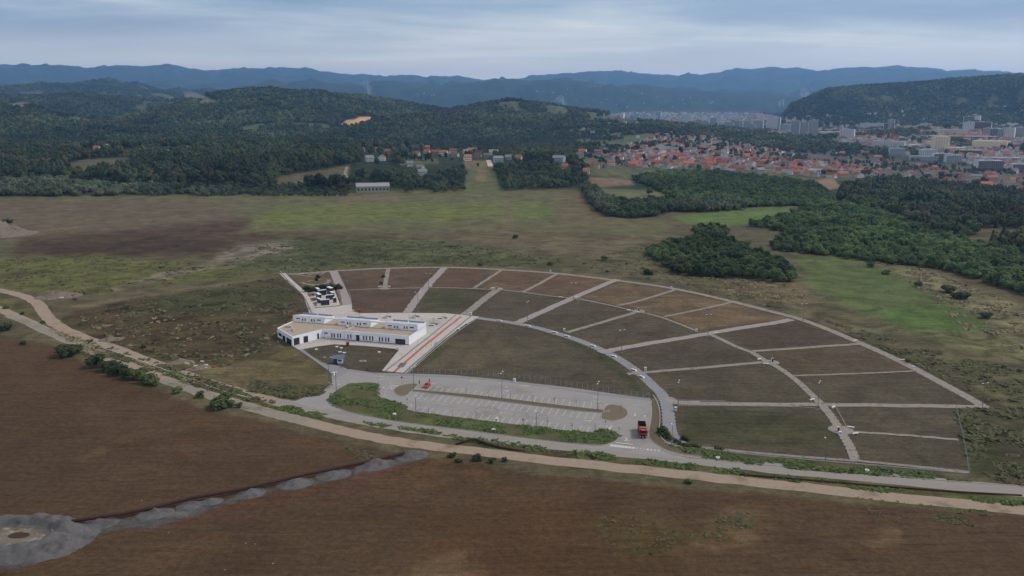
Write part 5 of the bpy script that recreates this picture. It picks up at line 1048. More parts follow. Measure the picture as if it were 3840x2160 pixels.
def crown_mesh(name, seed, rx, h, nl, nq, qs, base=.0, core=True, cone=False):
    rr = random.Random(seed); m = MB()
    if cone:
        for k in range(nq):
            u = rr.random()**.8; z = base+(h-base)*u; r = rx*(1-u)**.85*rr.uniform(.7, 1.1)+.1; a = rr.uniform(0, 6.283); d = Vector((math.cos(a), math.sin(a), .25)); p = Vector((d.x*r, d.y*r, z)); nn = Vector((d.x, d.y, rr.uniform(.3, 1.2))).normalized()
            t1 = nn.orthogonal().normalized(); t2 = nn.cross(t1); s = qs*rr.uniform(.7, 1.3); m.add([p-t1*s-t2*s*.6, p+t1*s-t2*s*.5, p+t1*s*.8+t2*s*.6, p-t1*s*.7+t2*s*.7], [(0,1,2,3)])
        m.lathe([(rx*.6, base), (rx*.62, base+h*.1), (rx*.28, base+h*.5), (.05, h*.93)], 8)
    else:
        lobes = [(Vector((0, 0, base+(h-base)*.52)), .62)]
        for k in range(nl):
            a = k*2.4+rr.uniform(-.4, .4); q = rr.uniform(.35, .72); lobes.append((Vector((rx*q*math.cos(a), rx*q*math.sin(a), base+(h-base)*rr.uniform(.25, .78))), rr.uniform(.34, .52)))
        for c, s in lobes:
            leaf_ball(m, c, rx*s, int(nq*s*s*2.2/(1+nl*.5)), qs, rr.randrange(9999), sq=(h-base)/(2*rx)*1.1, up=.5)
        if core:
            for c, s in lobes:
                s2 = rx*s*.80; m.lathe([(s2*.25, -s2*.75), (s2*.8, -s2*.3), (s2*.88, s2*.2), (s2*.55, s2*.68), (s2*.1, s2*.86)], 7, tuple(c))
    me = m.mesh(name); return me
def trunk_mesh(name, h, r, seed):
    rr = random.Random(seed); m = MB(); m.tube([(0,0,-.3),(.05,.03,h*.5),(.0,.08,h)], [r, r*.75, r*.4], 7)
    for k in range(4): a = k*1.6+rr.random(); m.tube([(0,0,h*(.45+.1*k)),(h*.22*math.cos(a),h*.22*math.sin(a),h*(.75+.08*k))], [r*.45, r*.15], 5)
    me = m.mesh(name); me.materials.append(m_bark); return me
def kind(name, leaf, n, rx, h, nl, nq, qs, base, cone=False):
    out = []
    for k in range(n):
        f = (.92, 1.08, 1.0, .86, 1.14)[k % 5]; me = crown_mesh(name, 100+k*7+int(rx*10), rx*f, h*(2-f), nl, nq, qs, base, cone=cone); me.materials.append(leaf); out.append((me, trunk_mesh('trunk', h*.62 if not cone else h*.8, .03*h**.9, k)))
    return out
K_near = kind('crown', lf_near, 5, 3.5, 6.6, 6, 620, .42, .5)
K_wood = kind('crown', lf_wood, 4, 5.2, 12.5, 7, 520, .75, 2.)
K_pine = kind('crown', lf_pine, 3, 3.4, 13., 0, 420, .7, 1., True)
K_will = kind('crown', lf_willow, 3, 4.8, 8.6, 6, 560, .5, .6)
K_bush = kind('foliage', lf_bush, 4, 2.4, 3.0, 6, 420, .28, .0)
K_far = kind('crown', lf_far, 4, 5.6, 11., 5, 170, 1.35, 1.)
def plant_tree(kd, x, y, z, s, label, cat='tree', grp=None, name='broadleaf_tree', parts=('crown', 'trunk')):
    me, tm = kd[rnd.randrange(len(kd))]; t = empty(name, (x, y, z), rnd.uniform(0, 6.28)); k = s*rnd.uniform(.94, 1.06); t.scale = (k, k, s*rnd.uniform(.9, 1.1))
    link(parts[0], me, None, t); link(parts[1], tm, None, t); tag(t, label, cat, grp); return t
# pixel polygons of woods (2576 wide survey picture)
GROVE = [(1622,640),(1655,618),(1740,607),(1830,608),(1880,625),(1915,648),(1975,668),(2000,690),(2002,708),(1950,712),(1900,702),(1840,700),(1760,698),(1700,690),(1668,672),(1650,655)]
CLUMP = [(1742,580),(1775,572),(1825,580),(1832,594),(1800,602),(1750,592)]
THICK = [(1888,570),(1930,556),(1985,552),(2040,525),(2130,520),(2210,540),(2300,572),(2400,605),(2650,655),(2650,765),(2480,712),(2380,680),(2260,668),(2160,655),(2060,640),(1950,632),(1940,612),(1985,596),(1960,582)]
THICK2 = [(1590,452),(1660,440),(1800,437),(1910,449),(2010,459),(2070,478),(2100,520),(2060,530),(2000,518),(1860,522),(1780,520),(1720,512),(1690,498),(1640,472)]
FRONT2 = [(1500,528),(1540,512),(1600,512),(1690,508),(1702,528),(1650,545),(1590,550),(1530,545)]
WILLOW = [(1468,470),(1500,480),(1520,500),(1560,515),(1540,545),(1500,530),(1475,500)]
WILL2 = [(1560,535),(1690,520),(1850,505),(1870,528),(1760,535),(1700,532)]
CONIF = [(2125,472),(2210,458),(2330,450),(2470,472),(2650,502),(2650,655),(2420,603),(2320,575),(2230,540),(2150,520),(2105,500)]
LEFTW = [(-60,495),(-60,325),(300,322),(470,328),(640,345),(860,352),(905,378),(905,400),(860,428),(800,452),(870,462),(900,450),(1040,440),(1168,432),(1168,488),(1000,484),(780,492),(500,494),(250,496),(0,497)]
MIDW = [(1240,425),(1330,412),(1420,425),(1480,420),(1480,462),(1400,474),(1270,480),(1250,455)]
CLEAR = [[(165,418),(200,402),(335,393),(335,405),(280,425),(215,432)], [(660,458),(730,440),(800,428),(870,412),(880,448),(820,470),(720,468)], [(200,378),(480,368),(490,384),(300,392),(200,390)], [(540,448),(640,444),(660,458),(560,462)], [(895,458),(985,456),(985,492),(895,492)], [(860,420),(885,418),(885,470),(868,468)],
         [(1035,412),(1080,412),(1085,438),(1040,440)], [(905,372),(1240,372),(1240,400),(905,404)], [(1095,402),(1170,400),(1170,420),(1095,420)], [(-60,452),(230,450),(330,466),(560,468),(720,474),(880,478),(880,505),(-60,505)], [(150,425),(340,408),(345,422),(210,442),(160,440)], [(690,470),(900,420),(905,440),(760,476)]]
TOWN = [(1440,402),(1480,388),(1560,372),(1680,372),(1760,352),(1960,352),(2140,382),(2200,398),(2700,440),(2700,520),(2350,475),(2170,452),(2080,450),(1960,440),(1800,432),(1650,428),(1560,420),(1480,418)]
QUARRY = [(855,322),(865,302),(890,297),(905,291),(930,291),(946,296),(935,306),(910,312),(885,320)]
FARTOWN = [(1420,318),(1480,300),(1560,283),(1880,283),(1960,292),(2060,318),(2300,318),(2700,310),(2700,430),(2300,395),(2150,372),(1980,345),(1700,318)]
HCLEAR = [[(1555,345),(1640,333),(1662,346),(1600,362)], [(20,262),(70,256),(92,262),(60,272),(28,271)], [(455,232),(480,229),(505,236),(562,262),(520,264),(468,248)], QUARRY, [(863,354),(880,345),(897,352),(885,360)], [(1585,388),(1660,370),(1692,378),(1680,390),(1620,400)]]
def many(px, py, polys):
    k = np.zeros(px.shape, bool)
    for p in polys: k |= inpoly(px, py, p)
    return k
def cand(r0, r1, s, amax, seed):
    rs = np.random.RandomState(seed); X = np.arange(-r1*math.sin(amax), r1*math.sin(amax), s); Y = np.arange(r0*math.cos(amax), r1, s); X, Y = np.meshgrid(X, Y); X = X.ravel()+rs.uniform(-.42, .42, X.size)*s; Y = Y.ravel()+rs.uniform(-.42, .42, Y.size)*s
    R = np.hypot(X, Y); k = (R > r0) & (R < r1) & (np.abs(np.arctan2(X, Y)) < amax); X, Y = X[k], Y[k]; Z = height(X, Y); px, py = pix(X, Y, Z); return X, Y, Z, px, py, rs
# can the place be seen over the ground in front (a generous margin: trees stand up)
tg_ = np.linspace(rad(-38), rad(38), 380); Rg = np.geomspace(300, 15000, 420); TT, RG = np.meshgrid(tg_, Rg); EL = (height(RG*np.sin(TT), RG*np.cos(TT))-CAM_H)/RG; EM = np.maximum.accumulate(EL, axis=0)
def seen(X, Y, Z, up=22.):
    R = np.hypot(X, Y); i = np.clip(np.searchsorted(Rg, R)-2, 0, len(Rg)-1); j = np.clip(np.round((np.arctan2(X, Y)-tg_[0])/(tg_[1]-tg_[0])).astype(int), 0, len(tg_)-1); return (Z+up-CAM_H)/R > EM[i, j]
def scatter(name, kd, X, Y, Z, S, label, cat, seed=0):
    """woods nobody could count: one object of points, each carrying one of the crowns of trees that stand in the scene"""
    me = bpy.data.meshes.new(name); me.vertices.add(len(X)); me.vertices.foreach_set('co', np.stack([X, Y, Z-.3], -1).astype(np.float32).ravel())
    a = me.attributes.new('size', 'FLOAT', 'POINT'); a.data.foreach_set('value', np.asarray(S, np.float32)); rs = np.random.RandomState(seed)
    a = me.attributes.new('turn', 'FLOAT', 'POINT'); a.data.foreach_set('value', rs.uniform(0, 6.28, len(X)).astype(np.float32)); a = me.attributes.new('pick', 'INT', 'POINT'); a.data.foreach_set('value', rs.randint(0, len(kd), len(X)).astype(np.int32))
    o = link(name, me, None); ng = bpy.data.node_groups.new(name, 'GeometryNodeTree'); ng.interface.new_socket('Geometry', in_out='INPUT', socket_type='NodeSocketGeometry'); ng.interface.new_socket('Geometry', in_out='OUTPUT', socket_type='NodeSocketGeometry')
    gi, go = ng.nodes.new('NodeGroupInput'), ng.nodes.new('NodeGroupOutput'); ip = ng.nodes.new('GeometryNodeInstanceOnPoints'); gg = ng.nodes.new('GeometryNodeGeometryToInstance')
    for src in reversed(kd):
        oi = ng.nodes.new('GeometryNodeObjectInfo'); oi.inputs['Object'].default_value = src; oi.transform_space = 'ORIGINAL'; ng.links.new(oi.outputs['Geometry'], gg.inputs[0])
    def attr(n, ty): q = ng.nodes.new('GeometryNodeInputNamedAttribute'); q.data_type = ty; q.inputs[0].default_value = n; return q.outputs[0]
    cb_ = ng.nodes.new('ShaderNodeCombineXYZ'); ng.links.new(attr('turn', 'FLOAT'), cb_.inputs[2])
    ng.links.new(gi.outputs[0], ip.inputs['Points']); ng.links.new(gg.outputs[0], ip.inputs['Instance']); ip.inputs['Pick Instance'].default_value = True; ng.links.new(attr('pick', 'INT'), ip.inputs['Instance Index']); ng.links.new(cb_.outputs[0], ip.inputs['Rotation']); ng.links.new(attr('size', 'FLOAT'), ip.inputs['Scale']); ng.links.new(ip.outputs[0], go.inputs[0])
    md = o.modifiers.new('woods', 'NODES'); md.node_group = ng; tag(o, label, cat, kind='stuff'); return o
SRC = {}
# near woods: the nearest trees stand alone, the rest is one mass
X, Y, Z, px, py, rs = cand(380, 1330, 4.9, rad(34), 1)
gaps = fbm(X/18, Y/18, 5, 3)
zones = [('grove', inpoly(px, py, GROVE)), ('clump', inpoly(px, py, CLUMP)), ('thick', inpoly(px, py, THICK) & (gaps > .28)), ('thick2', inpoly(px, py, THICK2)), ('front2', inpoly(px, py, FRONT2))]
lab = dict(grove=('leafy green tree in the rounded grove just beyond the perimeter path', 'trees of the rounded grove'), clump=('dark tree in the small clump behind the rounded grove', 'trees of the small clump'), thick=('leafy tree at the near edge of the large thicket on the right', 'edge trees of the large thicket'),
           thick2=('leafy tree of the long wood below the red-roofed town', 'trees of the long wood'), front2=('dense dark bushy tree of the wood in front of the small green meadow', 'trees of the meadow wood'))
quota = dict(grove=120, clump=14, thick=110, thick2=24, front2=12)
rest = np.zeros(X.shape, bool); seen_first = {}
for zn, k in zones:
    idx = np.nonzero(k)[0]; idx = idx[np.argsort(np.hypot(X[idx], Y[idx]))]; q = quota[zn]
    for i in idx[:q]:
        o = plant_tree(K_near, X[i], Y[i], Z[i], rs.uniform(.58, 1.22)*(1.0 if zn != 'clump' else .95), lab[zn][0], 'tree', lab[zn][1])
        for c in o.children:
            if c.name.startswith('crown'): SRC.setdefault(c.data.name, c)
    rest[idx[q:]] = True
i = np.nonzero(rest)[0]; big = np.where(np.hypot(X[i], Y[i]) > 780, 1.15, .95)
scatter('thicket', list(SRC.values()), X[i], Y[i], Z[i], (.62+.62*rs.rand(len(i)))*big, 'mass of leafy trees filling the thickets on the right', 'thicket', 2)
SW = {}
def src_of(kd, spots, label, cat, grp, name):
    out = []
    for (me, tm), (x, y, z, s) in zip(kd, spots):
        t = empty(name, (x, y, z), 1.); t.scale = (s, s, s); c = link('crown', me, None, t); link('trunk', tm, None, t); tag(t, label, cat, grp); out.append(c)
    return out
def spot(x, y, s=1.): a = hit1('F', x, y); return (*a, s)
sw = src_of(K_will, [spot(1478,478,1.0), spot(1500,500), spot(1525,528)], 'pale silvery willow in the row at the left edge of the small meadow', 'tree', 'silvery willows', 'willow_tree')
so = plant_tree(K_will, *hit1('F', 1633, 492), 1.1, 'round pale lone tree standing in the small green meadow', 'tree', None, 'willow_tree')
lone = plant_tree(K_wood, *hit1('F', 548, 470), 1.45, 'tall dark round tree standing alone in front of the left woods', 'tree')
X, Y, Z, px, py, rs = cand(560, 1050, 5.6, rad(34), 4); k = inpoly(px, py, WILLOW) | inpoly(px, py, WILL2); i = np.nonzero(k)[0]
scatter('willow_row', sw, X[i], Y[i], Z[i], rs.uniform(.7, 1.25, len(i)), 'rows of pale silvery willows beside the small meadow', 'willows', 5)
X, Y, Z, px, py, rs = cand(850, 1250, 6.0, rad(34), 6); k = (py > 462-6*np.sin(px/60)) & (py < 494) & (px < 880) & (fbm(X/25, Y/25, 8, 3) > .34) ; i = np.nonzero(k)[0]
scatter('scrub_belt', [o_ for o_ in sw]+list(SRC.values())[:2], X[i], Y[i], Z[i], rs.uniform(.4, .85, len(i))*np.interp(px[i], [0, 250, 320, 880], [1.5, 1.5, 1.0, .8]), 'belt of pale scrub along the far edge of the meadow', 'scrub', 7)
# single shrubs near the track and elsewhere
def bush(r, x, y, s, label, grp=None, kd=None, zs=1.):
    q = G(r, x, y); t = plant_tree(kd or K_bush, q[0], q[1], 0, s, label, 'shrub', grp, 'shrub', ('foliage', 'stem')); t.scale.z *= zs
for r, x, y, s, lb in (('E',545,665,2.71,'large round dark shrub by itself at the brown field edge'), ('E',770,755,2.60,'large shrub at the upper end of the shrub row'), ('E',860,790,2.24,'second shrub of the row along the gravel track'), ('E',945,820,2.48,'third shrub of the row along the gravel track'), ('E',1030,850,2.01,'fourth shrub of the row along the gravel track'), ('E',1110,855,2.24,'fifth shrub of the row along the gravel track'), ('E',1170,890,1.89,'sixth shrub of the row along the gravel track'), ('E',1230,905,1.42,'last low shrub of the row along the gravel track'),
    ('E',1780,1080,2.48,'big upright shrub below the grey part of the track'), ('E',1600,1000,1.1,'pale shrub left of the big upright shrub'), ('E',1910,1080,.8,'small shrub right of the big upright shrub'), ('E',10,470,2.36,'dark shrub cut by the left edge'), ('E',50,290,1.0,'small shrub near the left edge between the two tracks'), ('E',180,340,.8,'small shrub by the inner bend of the sandy track'), ('E',340,412,.7,'small shrub right by the inner side of the bend'), ('E',1420,965,1.2,'low dark shrub at the brown field edge, middle'), ('E',185,580,.9,'low shrub at the brown field edge, far left'),
    ('E',940,525,.9,'shrub beside the pale rubble heap'), ('E',1145,605,.8,'shrub on the upper side of the sandy track'), ('B',590,905,0.75,'green shrub right of the grey mound'), ('B',645,945,0.61,'low green shrub right of the grey mound'), ('B',800,935,0.95,'large green shrub below the sandy track'), ('B',930,955,0.68,'green shrub on the right below the sandy track'), ('B',1040,945,0.61,'rightmost green shrub below the sandy track'), ('D',190,1345,.7,'small shrub at the edge of the brown ground below the road'),
    ('T',1145,985,1.1,'shrub by the curved path near its lower end'), ('T',1190,1040,1.0,'lower shrub by the curved path near the fence'), ('T',1480,1085,.9,'dark shrub in the corner of the largest dark plot'), ('D',1750,490,.7,'young shrub on the right-hand perimeter path'), ('A',1280,215,.9,'dark shrub beside the thin path between the two left plots'), ('A',1262,285,.7,'small dark shrub at the foot of the thin path between the two left plots'),
    ('C',1850,120,1.9,'wide low bush outside the perimeter path below the grove'), ('C',1480,100,.6,'small bush outside the perimeter path, left'), ('C',300,40,1.0,'low bush outside the perimeter path behind the left plots'),('C',950,35,1.2,'low wide bush on the far side of the perimeter path')):
    bush(r, x, y, s*.78, lb, 'shrubs beside the tracks and paths', None, .85)
for x, y, s, lb in ((2385,735,2.0,'left dark shrub of the pair in the right-hand field'), (2415,752,2.1,'right dark shrub of the pair in the right-hand field'), (1296,600,1.2,'low dark bush on the brown meadow above the burial ground'), (1632,690,1.4,'low bush left below the rounded grove'), (1520,655,1.2,'low bush in the rough meadow'), (2190,672,1.3,'brown bush at the upper corner of the right-hand field'), (2230,690,1.3,'second bush along the upper edge of the right-hand field'), (2310,720,1.2,'third bush along the upper edge of the right-hand field'), (2480,800,1.4,'wide dark bush in the rough grass on the far right'), (20,560,2.0,'bush at the left edge beside the pale spoil slope')):
    bush('F', x, y, s, lb, 'bushes of the meadows', None, .8)
for i in range(7):
    x, y = 560+i*105, 632-i*6-(10 if i > 4 else 0); bush('G', x, y+60, 1.1, 'clipped dark green shrub of the hedge behind the memorial walls', 'hedge shrubs behind the memorial walls', K_near and K_bush, 1.1)
bush('G', 790, 430, .8, 'small green shrub in the middle of the round garden'); bush('G', 760, 480, .6, 'low green shrub among the garden stones')
for i in range(12):
    q = [(1340,1130),(1400,1160),(1460,1185),(1520,1195),(1600,1200),(1660,1205),(1700,1210),(1960,1235),(2040,1240),(1280,1085),(1240,1060),(1220,1040)][i]; bush('T', *q, .42, 'small green shrub along the fence at the road corner', 'small shrubs along the corner fence')
# weeds and tall grass that nobody could count
BGP = [('F', [(1500,1300),(1650,1280),(1760,1330),(1700,1400),(1540,1400)], 130), ('F', [(1760,1290),(1900,1290),(1900,1390),(1740,1390)], 110), ('F', [(2150,1250),(2500,1290),(2500,1330),(2200,1300)], 160), ('F', [(850,1120),(1010,1145),(960,1165),(830,1140)], 120)]
def tufts(name, polys, n, s, mt, label, seed, hh=1.0, dens=None):
    rs = np.random.RandomState(seed); V = []; tot = 0
    xs = []; 
    for r, poly, nn in polys:
        P = gp(r, poly); a = np.array(P); x0, x1, y0, y1 = a[:, 0].min(), a[:, 0].max(), a[:, 1].min(), a[:, 1].max(); X = rs.uniform(x0, x1, nn*6); Y = rs.uniform(y0, y1, nn*6); k = inpoly(X, Y, P); d = fbm(X/7, Y/7, seed, 3); k &= d > (.40 if dens is None else dens); xs.append(np.stack([X[k][:nn], Y[k][:nn], d[k][:nn]], -1))
    A = np.concatenate(xs); m = len(A); c = A[:, :2]; ang_ = rs.uniform(0, 6.28, (m, 3)); sz = s*rs.uniform(.5, 1.3, (m, 1))*(.4+1.3*(A[:, 2:3]-.3))
    Q = []
    for q in range(3):
        dx, dy = np.cos(ang_[:, q]), np.sin(ang_[:, q]); w = sz[:, 0]; h = hh*w*rs.uniform(.6, 1.2, m); lx, ly = rs.uniform(-1.1, 1.1, m)*w, rs.uniform(-.2, 1.3, m)*w; o = rs.uniform(-.4, .4, (m, 2))*s
        bx, by = c[:, 0]+o[:, 0], c[:, 1]+o[:, 1]; z0 = np.full(m, .02)
        Q.append(np.stack([np.stack([bx-dx*w*.6, by-dy*w*.6, z0], -1), np.stack([bx+dx*w*.6, by+dy*w*.6, z0], -1), np.stack([bx+dx*w*.5+lx, by+dy*w*.5+ly, h], -1), np.stack([bx-dx*w*.4+lx, by-dy*w*.4+ly, h], -1)], 1))
    V = np.concatenate(Q).reshape(-1, 3); me = mesh_np(name, V, np.arange(len(V)).reshape(-1, 4)); o = link(name, me, mt); tag(o, label, name.replace('_', ' '), kind='stuff'); return o
m_weed0 = 0; m_weed = mat('weed_green', (.075,.11,.032), .8, .5, .35); m_weed2 = mat('meadow_weed_green', (.082,.088,.038), .85, .4, .12, stain=((.09,.072,.045), .1, .5)); m_straw = mat('straw_grass', (.21,.18,.11), .9, .4, .2)
IG = [(828,1010),(836,992),(855,976),(885,966),(930,964),(952,969),(950,985),(955,1002),(1030,1024),(1022,1035),(1100,1046),(1250,1065),(1400,1084),(1500,1093),(1510,1082),(1540,1087),(1555,1100),(1518,1119),(1400,1111),(1150,1078),(1000,1060),(900,1041),(845,1025)]
tufts('green_weeds', [('F', IG, 5200), ('F', [(1000,1046),(1250,1066),(1400,1085),(1500,1094),(1540,1088),(1555,1100),(1518,1119),(1400,1111),(1150,1078)], 2600), ('F', [(1100,1092),(1300,1116),(1500,1140),(1760,1172),(2000,1200),(2300,1236),(2576,1262),(2576,1275),(2300,1248),(2000,1214),(1700,1178),(1400,1142),(1150,1108)], 2200), ('F', [(640,1000),(760,1030),(900,1060),(1100,1086),(1100,1094),(880,1066),(720,1036),(600,1002)], 1500), ('F', [(400,925),(560,975),(700,1018),(640,1006),(520,978),(420,945)], 900), ('F', [(1690,1125),(1800,1136),(2100,1168),(2440,1204),(2440,1214),(2000,1182),(1760,1152)], 1800), ('T', [(1100,920),(1180,930),(1260,1060),(1200,1060),(1120,1010)], 260)], 0, 1.0, m_weed, 'green weeds along the road verges and on the lot island', 3, .42, .42)
tufts('meadow_scrub', [('F', [(170,800),(330,752),(715,697),(760,745),(790,790),(690,870),(560,925),(440,910),(300,870)], 900), ('F', [(690,605),(1100,605),(1420,655),(1420,672),(1000,668),(730,687),(560,668)], 1700), ('F', [(0,655),(250,640),(480,660),(650,690),(330,728),(200,742),(0,725)], 700), ('F', [(2405,1030),(2490,1030),(2700,1020),(2700,1250),(2440,1195)], 1100), ('F', [(640,960),(760,975),(830,970),(800,995),(740,1002),(620,985)], 900), ('F', [(2060,800),(2200,840),(2420,900),(2700,960),(2700,1020),(2490,1010),(2280,905)], 1000), ('F', [(1420,672),(1640,610),(1700,690),(1900,715),(2010,790),(1680,715)], 350), ('F', [(200,850),(420,920),(560,970),(700,1015),(660,1015),(500,975),(380,935),(220,880)], 1600)], 0, 1.5, m_weed2, 'low scrub and weeds over the rough meadows', 5, .35, .44)
tufts('dry_grass', [('F', [(2185,655),(2330,680),(2500,740),(2700,830),(2700,930),(2450,850),(2330,740)], 1800), ('F', [(1640,690),(2000,712),(2060,760),(1960,770)], 300), ('F', [(170,800),(560,760),(790,790),(690,870),(560,925),(440,910),(300,870)], 200), ('F', [(120,820),(220,860),(420,935),(600,990),(420,950),(200,885)], 900)], 0, 1.2, m_straw, 'pale dry grass in the meadows', 7, .5, .50)
tufts('field_weeds', BGP, 0, .8, m_weed2, 'sparse low weeds on the bare brown ground at the lower right', 11, .3, .45)
# ------------------------------------------------------------------ houses
ROOFC = {'orange tiled': (148,92,77), 'red tiled': (130,78,69), 'dark red tiled': (112,70,64), 'brown tiled': (112,86,78), 'grey sheet': (126,127,130), 'bright orange tiled': (166,98,77)}
WALLC = {'white': (205,205,205), 'cream': (196,184,160), 'grey': (158,156,154), 'pink': (176,138,126), 'bare brick': (150,98,80), 'pale blue': (150,176,186), 'tan': (176,150,116)}
m_roof = {k: mat(k.replace(' ', '_')+'_roof', col(*c), .85, .18, .5, rndv=.12) for k, c in ROOFC.items()}
m_wall = {k: mat(k.replace(' ', '_')+'_house_wall', col(*c), .85, .06, .3, rndv=.06) for k, c in WALLC.items()}
HP = {}
def house_meshes(w, d, h, rh, hip):
    k = (w, d, h, rh, hip)
    if k in HP: return HP[k]
    m = MB(); x, y = w/2, d/2
    m.add([(-x,-y,-3),(x,-y,-3),(x,y,-3),(-x,y,-3),(-x,-y,h),(x,-y,h),(x,y,h),(-x,y,h)], [(0,1,5,4),(1,2,6,5),(2,3,7,6),(3,0,4,7),(4,5,6,7)])
    if not hip: m.add([(-x,-y,h),(-x,y,h),(-x,0,h+rh*.94),(x,-y,h),(x,y,h),(x,0,h+rh*.94)], [(0,2,1),(3,4,5)])
    wm = m.mesh('wall'); m = MB(); o = .7; e = h-rh*o/y*.8; q = x*.45 if hip else x+o
    V = [(-x-o,-y-o,e),(x+o,-y-o,e),(q,0,h+rh),(-q,0,h+rh),(x+o,y+o,e),(-x-o,y+o,e)]; V += [(a, b, c-.25) for a, b, c in V]
    m.add(V, [(0,1,2,3),(3,2,4,5),(1,4,2),(0,3,5),(7,6,9,8),(8,9,11,10),(0,6,7,1),(4,10,11,5)] if hip else [(0,1,2,3),(3,2,4,5),(7,6,9,8),(8,9,11,10),(0,6,7,1),(4,10,11,5),(1,7,8,2),(2,8,10,4),(3,9,6,0),(5,11,9,3)])
    rm = m.mesh('roof'); c = MB().box(x*.3,x*.3+.7,.6,1.3,h+rh*.3,h+rh+.7).mesh('chimney')
    HP[k] = (wm, rm, c); return HP[k]
WIN = {}
def house(x, y, z, rz, w, d, h, rh, roofk, wallk, label, grp, hip=False, wins=0, name='house'):
    t = empty(name, (x, y, z), rz); wm, rm, cm = house_meshes(w, d, h, rh, hip)
    def fresh(me, mt, key):
        kk = (me.name, key)
        if kk not in WIN: n = me.copy(); n.materials.clear(); n.materials.append(mt); WIN[kk] = n
        return WIN[kk]
    link('wall', fresh(wm, m_wall[wallk], wallk), None, t); r = link('roof', fresh(rm, m_roof[roofk], roofk), None, t)
    if wins:
        link('chimney', fresh(cm, m_wall['bare brick'], 'c'), None, r)
        for s in range(wins):
            wx = -w/2+w*(s+.5)/wins
            for zz in ([1.2, 3.9] if h > 5 else [1.2]):
                kk = ('win',); 
                if kk not in WIN: WIN[kk] = MB().box(-.6,.6,-.04,0,0,1.3).mesh('window'); WIN[kk].materials.append(m_glass)
                o = link('window', WIN[kk], None, t); o.location = (wx, -d/2, zz)
    tag(t, label, name.replace('_', ' '), grp); return t
used = []
def free(x, y, g=11):
    if any((x-a)**2+(y-b)**2 < g*g for a, b in used): return False
    used.append((x, y)); return True
